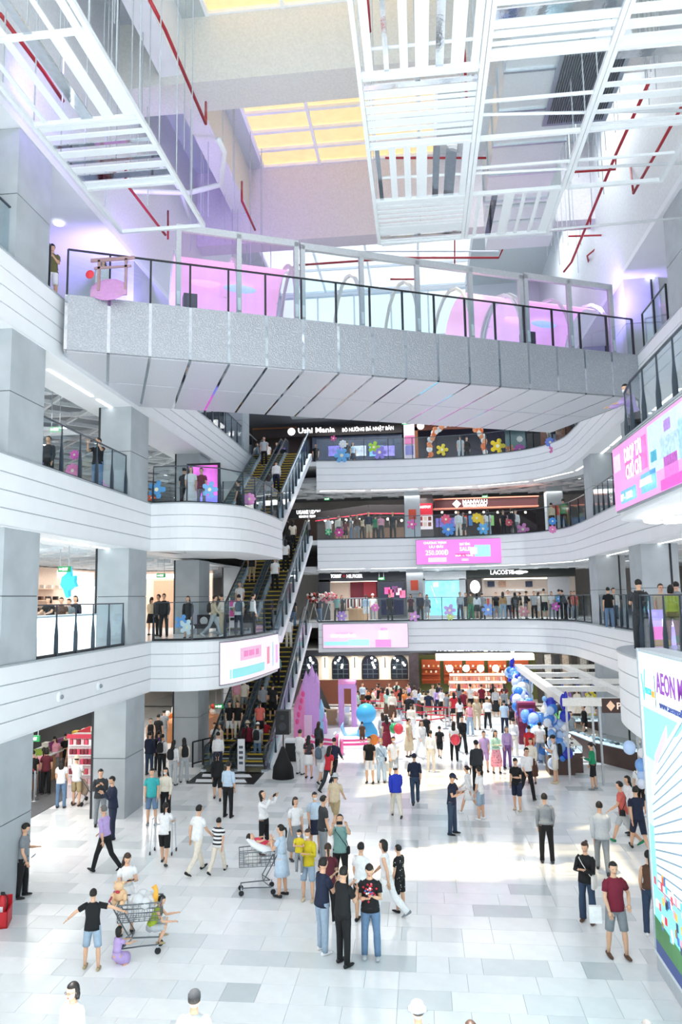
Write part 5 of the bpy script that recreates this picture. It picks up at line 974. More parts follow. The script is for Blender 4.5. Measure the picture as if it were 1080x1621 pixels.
def head_tpl(seg=14, rings=11):
    b = MB(); b.ball((0,0,0), 1, None, seg, rings); V = np.array(b.v); x, y, z = V.T
    X = x*.074; Y = y*.094; Z = z*.118
    top_ = 1+.10*np.sin(np.clip(z, 0, 1)*PI); X = X*top_; Y = Y*top_; low = np.clip(-z, 0, 1); X = X*(1-.34*low**1.4); Y = np.where(y < 0, Y*(1-.30*low), Y*(1-.08*low))
    fr = np.exp(-((x/.22)**2))*np.clip(y, 0, 1); Y = Y+.020*fr*np.exp(-((z+.12)/.16)**2)+.010*fr*np.exp(-((z+.75)/.18)**2)-.008*np.exp(-((abs(x)-.42)/.18)**2)*np.clip(y,0,1)*np.exp(-((z-.08)/.14)**2)
    return np.c_[X, Y, Z], b.f
HV, HF = head_tpl()
SEEN = {}; PLACED = []
def place(X, Y, z, r=.44):
    for _ in range(14):
        hit = [p for p in PLACED if abs(p[2]-z) < .3 and (p[0]-X)**2+(p[1]-Y)**2 < r*r]
        if not hit: break
        Y += .16 if Y >= hit[0][1] else -.16
    PLACED.append((X, Y, z)); return X, Y
def person(X, Y, z, H, face, pose, top, bot, hair, where, extra='', skin=None, grp=None, turn=None, dz=0):
    """face: 0 looks away from the camera (+Y), 90 left, 180 to the camera, 270 right"""
    if z in (0, L1, L2, L3) and pose not in ('kneel',) and H > 1.0: X, Y = place(X, Y, z)
    s = H/1.77; kid = H < 1.4; p = PO[pose]; SK = SKIN
    tt = top.split('.'); bt = bot.split('.'); ht = hair.split('.')
    lean = math.radians(p[4]); tr = p[5] if turn is None else turn; nod = math.radians(p[6])
    hipw = .088*s; TH, SH = .43*s, .40*s
    legs = []
    for i, (fx, kn, ab) in enumerate(p[:2]):
        sd = -1 if i == 0 else 1; f, k, a = map(math.radians, (fx, kn, ab)); hip = np.array((sd*hipw, 0, 0))
        d1 = nrm((sd*math.sin(a), math.sin(f)*math.cos(a), -math.cos(f)*math.cos(a))); knee = hip+d1*TH; d2 = nrm((sd*math.sin(a)*.35, math.sin(f-k), -math.cos(f-k))); ank = knee+d2*SH; legs.append((hip, knee, ank, d2, f-k))
    low = min(l[2][2] for l in legs); pz = -low+.075*s
    if pose == 'sit': pz = .50*s
    if pose == 'kneel': pz = -min(l[1][2] for l in legs)+.06*s
    off = np.array((0, 0, pz)); legs = [(a+off, b_+off, c+off, d, g) for a, b_, c, d, g in legs]
    up = np.array((0, math.sin(lean), math.cos(lean))); fw = np.array((0, math.cos(lean), -math.sin(lean))); pel = off+np.array((0,0,.02*s))
    def sp_(t, y=0): return pel+up*t*s+fw*y*s
    fem = 'f' in extra.split(','); k_ = .93 if fem else 1.0; wd = 1.16 if 'stout' in extra else 1.0
    b = MB()
    tor = [(-.07,.13,.095,0),(.0,.160,.112,-.005),(.10,.150,.102,-.004),(.20,.130 if fem else .142,.094,0),(.33,.150,.104,.004),(.43,.160,.102,.0),(.49,.145,.080,-.006),(.525,.085,.06,-.008),(.56,.054,.054,-.004),(.62,.050,.052,.006)]
    b.loft([sp_(t, y) for t, _, _, y in tor], [(rx*s*k_*wd, ry*s*wd) for _, rx, ry, _ in tor], SK, 12)
    # legs
    for hp, kn, an, d2, ang in legs:
        P_ = [hp+np.array((0,0,.06*s)), hp*.75+kn*.25, hp*.35+kn*.65, kn, kn*.68+an*.32, kn*.3+an*.7, an]; rr_ = [.088,.082,.064,.052,.054,.040,.034]
        b.loft(P_, [(r*s*wd, r*s*1.05*wd) for r in rr_], SK, 9)
    # arms
    arms = []
    for i, (fx, ab, el, inn) in enumerate(p[2:4]):
        sd = -1 if i == 0 else 1; f, a, e_, n_ = map(math.radians, (fx, ab, el, inn)); sh = sp_(.465)+np.array((sd*.165*s*k_*wd, 0, 0))
        u = nrm((sd*math.sin(a), math.sin(f)*math.cos(a), -math.cos(f)*math.cos(a))); elb = sh+u*.275*s
        c = math.cos(n_*.9); v = nrm((sd*math.sin(a)*.3-sd*math.sin(n_)*.9, math.sin(f+e_)*c, -math.cos(f+e_)*c)) if ab < 50 else nrm((u[0], u[1]+math.sin(e_), u[2]-.25)); wr = elb+v*.245*s
        arms.append((sh, elb, wr, v, sd)); b.loft([sh-np.array((sd*.03*s,0,-.01*s)), sh*.7+elb*.3, elb, elb*.6+wr*.4, wr], [(r*s, r*s) for r in (.052,.047,.038,.037,.025)], SK, 8)
        # hand: palm, four unequal curled fingers, side thumb
        sx_ = nrm(np.cross(v, (0,0,1)) if abs(v[2]) < .9 else np.array((0., 1., 0))); q = np.cross(sx_, v); hs = s*(1.0)
        pe = wr+v*.085*hs; b.loft([wr, wr+v*.03*hs, pe], [(.026*hs,.017*hs),(.038*hs,.017*hs),(.041*hs,.015*hs)], SK, 6, side=sx_)
        for j, L_ in enumerate((.062,.072,.068,.052)):
            o_ = pe+sx_*(j-1.5)*.020*hs; m_ = o_+v*L_*.5*hs; t_ = m_+nrm(v*.8-q*sd*.0+np.array((0,0,-.5)))*L_*.5*hs; b.loft([o_-v*.01*hs, m_, t_], [(.0095*hs,.0095*hs)]*2+[(.007*hs,.007*hs)], SK, 4, side=sx_)
        o_ = wr+v*.03*hs-sx_*sd*.03*hs; b.loft([o_, o_+(v*.6-sx_*sd*.7)*.035*hs, o_+(v*1.1-sx_*sd*.75)*.06*hs], [(.011*hs,.011*hs),(.010*hs,.010*hs),(.007*hs,.007*hs)], SK, 4, side=q)
    # head
    hs = s*(1.0 if not kid else 1.0+.28*(1.4-H)/.5); hc = sp_(.62)+np.array((0, .012*s, .085*hs)); ty = math.radians(tr); cn, sn_ = math.cos(-nod), math.sin(-nod); ct, st = math.cos(ty), math.sin(ty)
    RM = np.array([[ct,-st,0],[st,ct,0],[0,0,1]])@np.array([[1,0,0],[0,cn,-sn_],[0,sn_,cn]])
    def hd(v): return (np.atleast_2d(v)*hs)@RM.T+hc
    b.add([tuple(v) for v in hd(HV).tolist()], HF, SK)
    for sd in (-1,1):
        e_ = MB().ball((0,0,0), (.010,.005,.0055), None, 6, 4); b.add([tuple(v) for v in hd(np.array(e_.v)+(sd*.030,.087,.012)).tolist()], e_.f, EYE)
        e_ = MB().ball((0,0,0), (.008,.016,.028), None, 6, 4); b.add([tuple(v) for v in hd(np.array(e_.v)+(sd*.074,-.004,-.004)).tolist()], e_.f, SK)
    e_ = MB().ball((0,0,0), (.022,.006,.007), None, 8, 4); b.add([tuple(v) for v in hd(np.array(e_.v)+(0,.086,-.058)).tolist()], e_.f, LIP)
    # ---- root and label
    TN = {'tee':'tee','shirt':'long sleeved shirt','polo':'polo shirt','jacket':'jacket','tank':'sleeveless top','suit':'suit jacket','hoodie':'hoodie','blouse':'blouse','dress':'dress','shortdress':'short dress'}
    BNM = {'pants':'trousers','jeans':'jeans','shorts':'shorts','skirt':'skirt','long':'long skirt','wide':'wide trousers','none':''}
    cw = lambda c: CW.get(c, c)
    sp1 = {'stripe':'striped ','dots':'dotted ','floral':'floral ','check':'checked '}.get(tt[2] if len(tt) > 2 else '', '')
    tname = sp1+cw(tt[1])+' '+TN[tt[0]]; bname = '' if bt[0] == 'none' else (' and '+({'floral':'floral ','check':'checked '}.get(bt[2] if len(bt) > 2 else '', ''))+cw(bt[1])+' '+BNM[bt[0]]).replace('denim jeans','jeans')
    lab = ('child' if kid else 'person')+' in '+tname+bname
    if len((lab+', '+where).split()) > 16: lab = ('child' if kid else 'person')+' in '+tname
    lab = lab+', '+where
    lab = ' '.join(lab.split()[:16]); SEEN[lab] = SEEN.get(lab, 0)+1
    root = thing('person', lab, 'person', (X, Y, z+dz), math.radians(face), grp)
    b.build('body', root, True)
    # ---- clothes
    tm = cloth(tt[1], tt[2] if len(tt) > 2 else None); kind = tt[0]; rs = random.Random(int(X*100)+int(Y*7))
    loose = {'tee':1.10,'polo':1.08,'shirt':1.08,'blouse':1.1,'jacket':1.2,'suit':1.15,'hoodie':1.25,'tank':1.05,'dress':1.06,'shortdress':1.06}[kind]
    hem = -.05 if kind in ('tee','jacket','suit','hoodie','polo') else .06
    g = MB(); rows = []
    dress = kind in ('dress','shortdress')
    if not dress: rows += [(hem,.172*loose,.124*loose,-.003),(hem+.07,.166*loose,.118*loose,-.003)]
    rows += [(.13,.152*loose,.110*loose,-.002),(.22,(.136 if fem else .148)*loose,.102*loose,0),(.34,.156*loose,.112*loose,.004),(.43,.166*loose,.110*loose,0),(.487,.152*loose,.088*loose,-.006),(.522,.10,.07,-.006),(.545,.066,.064,-.004)]
    g.loft([sp_(t, y) for t, _, _, y in rows], [(rx*s*k_*wd*(1+rs.uniform(-.02,.02)), ry*s*wd*(1+rs.uniform(-.02,.02))) for _, rx, ry, _ in rows], tm, 14, sq=.9)
    slv = {'tee':.62,'polo':.62,'blouse':.7,'shirt':2,'jacket':2,'suit':2,'hoodie':2,'tank':0,'dress':.5,'shortdress':.5}[kind]
    if len(tt) > 3 and tt[3] == 'long': slv = 2
    if kind == 'shirt' and 'rolled' in extra: slv = 1.1
    for sh, elb, wr, v, sd in arms:
        if slv == 0: continue
        A0 = sh-np.array((sd*.04*s,0,-.012*s)); rs_ = [.064*loose,.06*loose,.052*loose]
        if slv <= 1: pts = [A0, sh*.85+elb*.15, sh*(1-slv)+elb*slv]; rad = [.064*loose,.062*loose,.058*loose]
        else: e2 = elb+(wr-elb)*min(1, slv-1 if slv < 2 else .97); pts = [A0, sh*.85+elb*.15, sh*.4+elb*.6, elb, elb*.5+e2*.5, e2]; rad = [.064*loose,.060*loose,.051*loose,.048*loose,.044*loose,.036*loose]
        g.loft(pts, [(r*s*(1+rs.uniform(-.04,.04)), r*s) for r in rad], tm, 9)
    g.build({'dress':'dress','shortdress':'dress'}.get(kind, 'shirt'), root, True)
    if dress or bt[0] in ('skirt','long'):
        mm = tm if dress else cloth(bt[1], bt[2] if len(bt) > 2 else None); L_ = .62 if kind == 'dress' or bt[0] == 'long' else .36
        if dress and kind == 'shortdress': L_ = .40
        g = MB(); d = nrm((legs[0][1]+legs[1][1])/2-pel); e2 = nrm((legs[0][2]+legs[1][2])/2-(legs[0][1]+legs[1][1])/2)
        pts = [sp_(.15), sp_(.0)]; rad = [(.145*s*wd,.108*s*wd),(.18*s*wd,.135*s*wd)]
        lk_ = min(L_, .42); 
        for q in (.33,.66,1): pts.append(pel+d*lk_*s*q); w_ = .18+.05*q*(L_/.4); rad.append((w_*s*wd, (w_-.03)*s*wd))
        if L_ > .42:
            for q in (.5,1): pts.append(pts[4]+e2*(L_-.42)*s*q); rad.append(((.23+.02*q)*s, (.20+.02*q)*s))
        g.loft(pts, rad, mm, 16); g.build('skirt', root, True)
    elif bt[0] != 'none':
        bm_ = cloth(bt[1], bt[2] if len(bt) > 2 else None); short = bt[0] == 'shorts'; fl = {'wide':1.35,'jeans':1.08,'pants':1.02,'shorts':1.2}[bt[0]]
        g = MB(); g.loft([sp_(.13), sp_(.04), sp_(-.04), sp_(-.10)], [(.155*s*wd,.112*s*wd),(.170*s*wd,.124*s*wd),(.165*s*wd,.12*s*wd),(.12*s*wd,.09*s*wd)], bm_, 14)
        for hp, kn, an, d2, ang in legs:
            if short: pts = [hp+np.array((0,0,.05*s)), hp*.7+kn*.3, hp*.25+kn*.75, hp*.06+kn*.94]; rad = [.098,.098,.088,.084]
            else: pts = [hp+np.array((0,0,.05*s)), hp*.7+kn*.3, hp*.3+kn*.7, kn, kn*.6+an*.4, kn*.25+an*.75, an+d2*.015*s]; rad = [.098,.094,.076,.068*max(1,fl*.9),.064*fl,.058*fl,.058*fl]
            g.loft(pts, [(r*s*wd*(1+rs.uniform(-.03,.03)), r*s*wd) for r in rad], bm_, 10)
        g.build('shorts' if short else 'trousers', root, True)
    # shoes
    shc = [x for x in extra.split(',') if x.startswith('shoe')]; sm = M(CN[shc[0][5:]] if shc else CN['white' if rs.random() < .4 else 'charcoal'], .6)
    for hp, kn, an, d2, ang in legs:
        t_ = max(-1.2, min(.5, ang)); f3 = np.array((0, math.cos(t_*.8), math.sin(t_*.8))); dn = np.array((0, math.sin(t_*.8), -math.cos(t_*.8)))
        if pose in ('squat','sit'): f3 = np.array((0,1.,0)); dn = np.array((0,0,-1.))
        base = an+dn*.035*s; g = MB().loft([base-f3*.075*s, base-f3*.055*s, base+f3*.05*s, base+f3*.13*s, base+f3*.175*s], [(.030*s,.030*s),(.038*s,.040*s),(.044*s,.036*s),(.043*s,.024*s),(.022*s,.014*s)], sm, 8, side=(1,0,0)); g.build('shoe', root, True)
    # hair / hats
    hm = M({'black':'#15110f','brown':'#3a261c','grey':'#6e6c6a','blonde':'#b08a5a','white':'#f0f0f0','navy':'#1f2a44','cap':'#2a2d31','lightgrey':'#c5c9cc','beige':'#d9ccb4','red':'#a5222c','stripegrey':'#9aa0a6'}[ht[1]], .55 if ht[0] not in ('cap','hat') else .85, noise=.15, scale=40)
    g = MB(); V = HV.copy(); x, y, z_ = V.T; sc2 = 1.10
    if ht[0] in ('cap','hat','short','bob','long','tail','bun','none'):
        face_ = (y > .022)&(z_ < .075); lowc = -.035 if ht[0] in ('short','cap','hat','bun','tail') else -.12
        V2 = V*np.array((1.13,1.10,1.08))+np.array((0,-.006,.006)); V2[face_] = V[face_]*.90
        lo = z_ < lowc; V2[lo] = V[lo]*.85
        if ht[0] in ('bob','long'): sel = (~face_)&(z_ < .0)&(z_ > -.115); V2[sel,0] *= 1.18; V2[sel,1] -= .01
        g.add([tuple(v) for v in hd(V2).tolist()], HF, hm if ht[0] not in ('cap','hat') else M('#1a1614', .6))
    def hl(pts, rad, m=hm, seg=10): g.loft([tuple(hd(q)[0]) for q in pts], [(a_*hs, b_*hs) for a_, b_ in rad], m, seg, side=tuple(RM[:,0]))
    if ht[0] == 'bob': hl([(0,-.035,.02),(0,-.05,-.06),(0,-.045,-.12)], [(.085,.06),(.09,.055),(.08,.045)])
    if ht[0] == 'long': hl([(0,-.03,.02),(0,-.06,-.08),(0,-.085,-.2),(0,-.09,-.32),(0,-.09,-.38)], [(.086,.06),(.092,.045),(.095,.035),(.075,.025),(.03,.012)])
    if ht[0] == 'tail': hl([(0,-.085,.04),(0,-.135,.02),(0,-.15,-.06),(0,-.13,-.17),(0,-.125,-.22)], [(.02,.02),(.03,.03),(.032,.028),(.024,.02),(.008,.008)])
    if ht[0] == 'bun': hl([(0,-.09,.055),(0,-.115,.065),(0,-.145,.075),(0,-.16,.078)], [(.02,.02),(.038,.038),(.034,.034),(.012,.012)])
    if ht[0] == 'cap': hl([(0,-.005,.03),(0,-.008,.075),(0,-.01,.115),(0,-.01,.135)], [(.088,.108),(.086,.104),(.06,.075),(.02,.025)]); hl([(0,.09,.05),(0,.13,.045),(0,.17,.035)], [(.06,.008),(.058,.008),(.035,.006)])
    if ht[0] == 'hat': hl([(0,0,.03),(0,0,.045),(0,-.005,.06),(0,-.005,.12),(0,-.005,.14)], [(.14,.155),(.115,.13),(.09,.11),(.08,.095),(.05,.06)])
    g.build({'cap':'cap','hat':'hat'}.get(ht[0], 'hair'), root, True)
    ex = extra.split(',')
    if 'mask' in ex:
        e_ = MB().ball((0,0,0), (.052,.03,.045), None, 10, 6); q = MB(); q.add([tuple(v) for v in hd(np.array(e_.v)+(0,.072,-.045)).tolist()], e_.f, M('#e8eef2')); q.build('face_mask', root, True)
    if 'glasses' in ex:
        q = MB()
        for sd in (-1,1):
            pts = [hd((sd*.032+.022*math.cos(a), .099, .012+.017*math.sin(a)))[0] for a in np.linspace(0, 2*PI, 9)]; q.tube(pts, .003*hs, BLACK, 4, cap=False); q.bar(hd((sd*.054,.095,.014))[0], hd((sd*.078,.0,.014))[0], .004, .004, BLACK)
        q.build('glasses', root)
    if 'backpack' in ex or 'bluepack' in ex or 'cross' in ex or 'tote' in ex or 'crossw' in ex:
        R_ = np.array([[math.cos(math.radians(face)), -math.sin(math.radians(face)), 0],[math.sin(math.radians(face)), math.cos(math.radians(face)), 0],[0,0,1]])
        def W(v): return tuple(R_@np.array(v)+np.array((X, Y, z+dz)))
        bc = M({'backpack':'#1d2024','bluepack':'#5a6b7c'}.get('backpack' if 'backpack' in ex else 'bluepack' if 'bluepack' in ex else '', '#1d2024'), .8)
        if 'backpack' in ex or 'bluepack' in ex:
            c = sp_(.30)-fw*.20*s; rt = thing('backpack', ' '.join(('backpack worn by the '+lab.split(' in ', 1)[0]+' in '+tname+', '+where).split()[:16]), 'bag', W(c), math.radians(face))
            MB().loft([(0,0,-.20*s),(0,-.01,-.12*s),(0,-.01,.1*s),(0,.01,.19*s),(0,.02,.22*s)], [(.12*s,.06*s),(.145*s,.085*s),(.14*s,.08*s),(.10*s,.06*s),(.03*s,.02*s)], bc, 12, sq=.7).build('bag_body', rt, True)
            for sd in (-1,1): MB().tube([(sd*.08*s,.06*s,.16*s),(sd*.10*s,.16*s,.24*s),(sd*.11*s,.32*s,.14*s),(sd*.12*s,.28*s,-.05*s)], .014*s, bc, 6).build('strap', rt, True)
        else:
            white = 'tote' in ex or 'crossw' in ex; bm2 = M('#ecebe6' if white else '#1d2024', .8); c = sp_(.02)+np.array((-.20*s, .06*s if face > 90 else .02, 0)); rt = thing('shoulder_bag', ' '.join((('white' if white else 'black')+' bag of the '+lab.split(' in ', 1)[0]+' in '+tname+', '+where).split()[:16]), 'bag', W(c), math.radians(face))
            hh = .30 if 'tote' in ex else .15; MB().loft([(0,0,-hh*.55*s),(0,0,-hh*.4*s),(0,0,hh*.4*s),(0,0,hh*.5*s)], [(.03*s,.09*s),(.045*s,hh*.55*s),(.04*s,hh*.5*s),(.02*s,hh*.4*s)], bm2, 10, sq=.7).build('bag_body', rt, True)
            tz = .50*s; MB().tube([(0,0,.06*s),(.06*s,-.09*s,.25*s),(.14*s,-.12*s,.38*s),(.30*s,-.06*s,tz-.02),(.32*s,.03*s,tz-.03),(.22*s,.10*s,.36*s),(.06*s,.10*s,.14*s),(0,.02,.05*s)], .009*s, bm2, 5).build('strap', rt, True)
    if 'phone' in ex or pose in ('photo','photoup'):
        R_ = np.array([[math.cos(math.radians(face)), -math.sin(math.radians(face)), 0],[math.sin(math.radians(face)), math.cos(math.radians(face)), 0],[0,0,1]])
        c = (arms[0][2]+arms[1][2])/2+(arms[1][3]+arms[0][3])*.045*s; c = c if pose != 'ear' else arms[1][2]+arms[1][3]*.08*s
        o = MB().box(-.07,.07,-.006,.006,-.04,.04,BLACK); o.box(-.065,.065,-.008,-.006,-.036,.036,M('#7f9fc0', .3, emit=.3)); o = o.build('phone'); o.location = tuple(R_@c+np.array((X, Y, z+dz))); o.rotation_euler = (-.3 if 'up' in pose or pose == 'photo' else -1.0, 0, math.radians(face)); tag(o, ' '.join(('phone held by the '+('child' if kid else 'person')+' in '+tname+', '+where).split()[:16]), 'phone')
    return root
def hgt(Y, hpx, H=None): return H
def gp_(px, py, H, face, pose, top, bot, hair, where, extra='', **k):   # standing at a floor point of the photograph
    X, Y = on(px, py, 0.0); return person(X, Y, 0, H, face, pose, top, bot, hair, where, extra, **k)
def bp_(px, Y, z, H, face, pose, top, bot, hair, where, extra='', **k):
    X = at(px, 940, Y)[0]; return person(X, Y, z, H, face, pose, top, bot, hair, where, extra, **k)
def rows(txt, fn):
    for ln in txt.strip().splitlines():
        c = [q.strip() for q in ln.split('|')]
        fn(c)
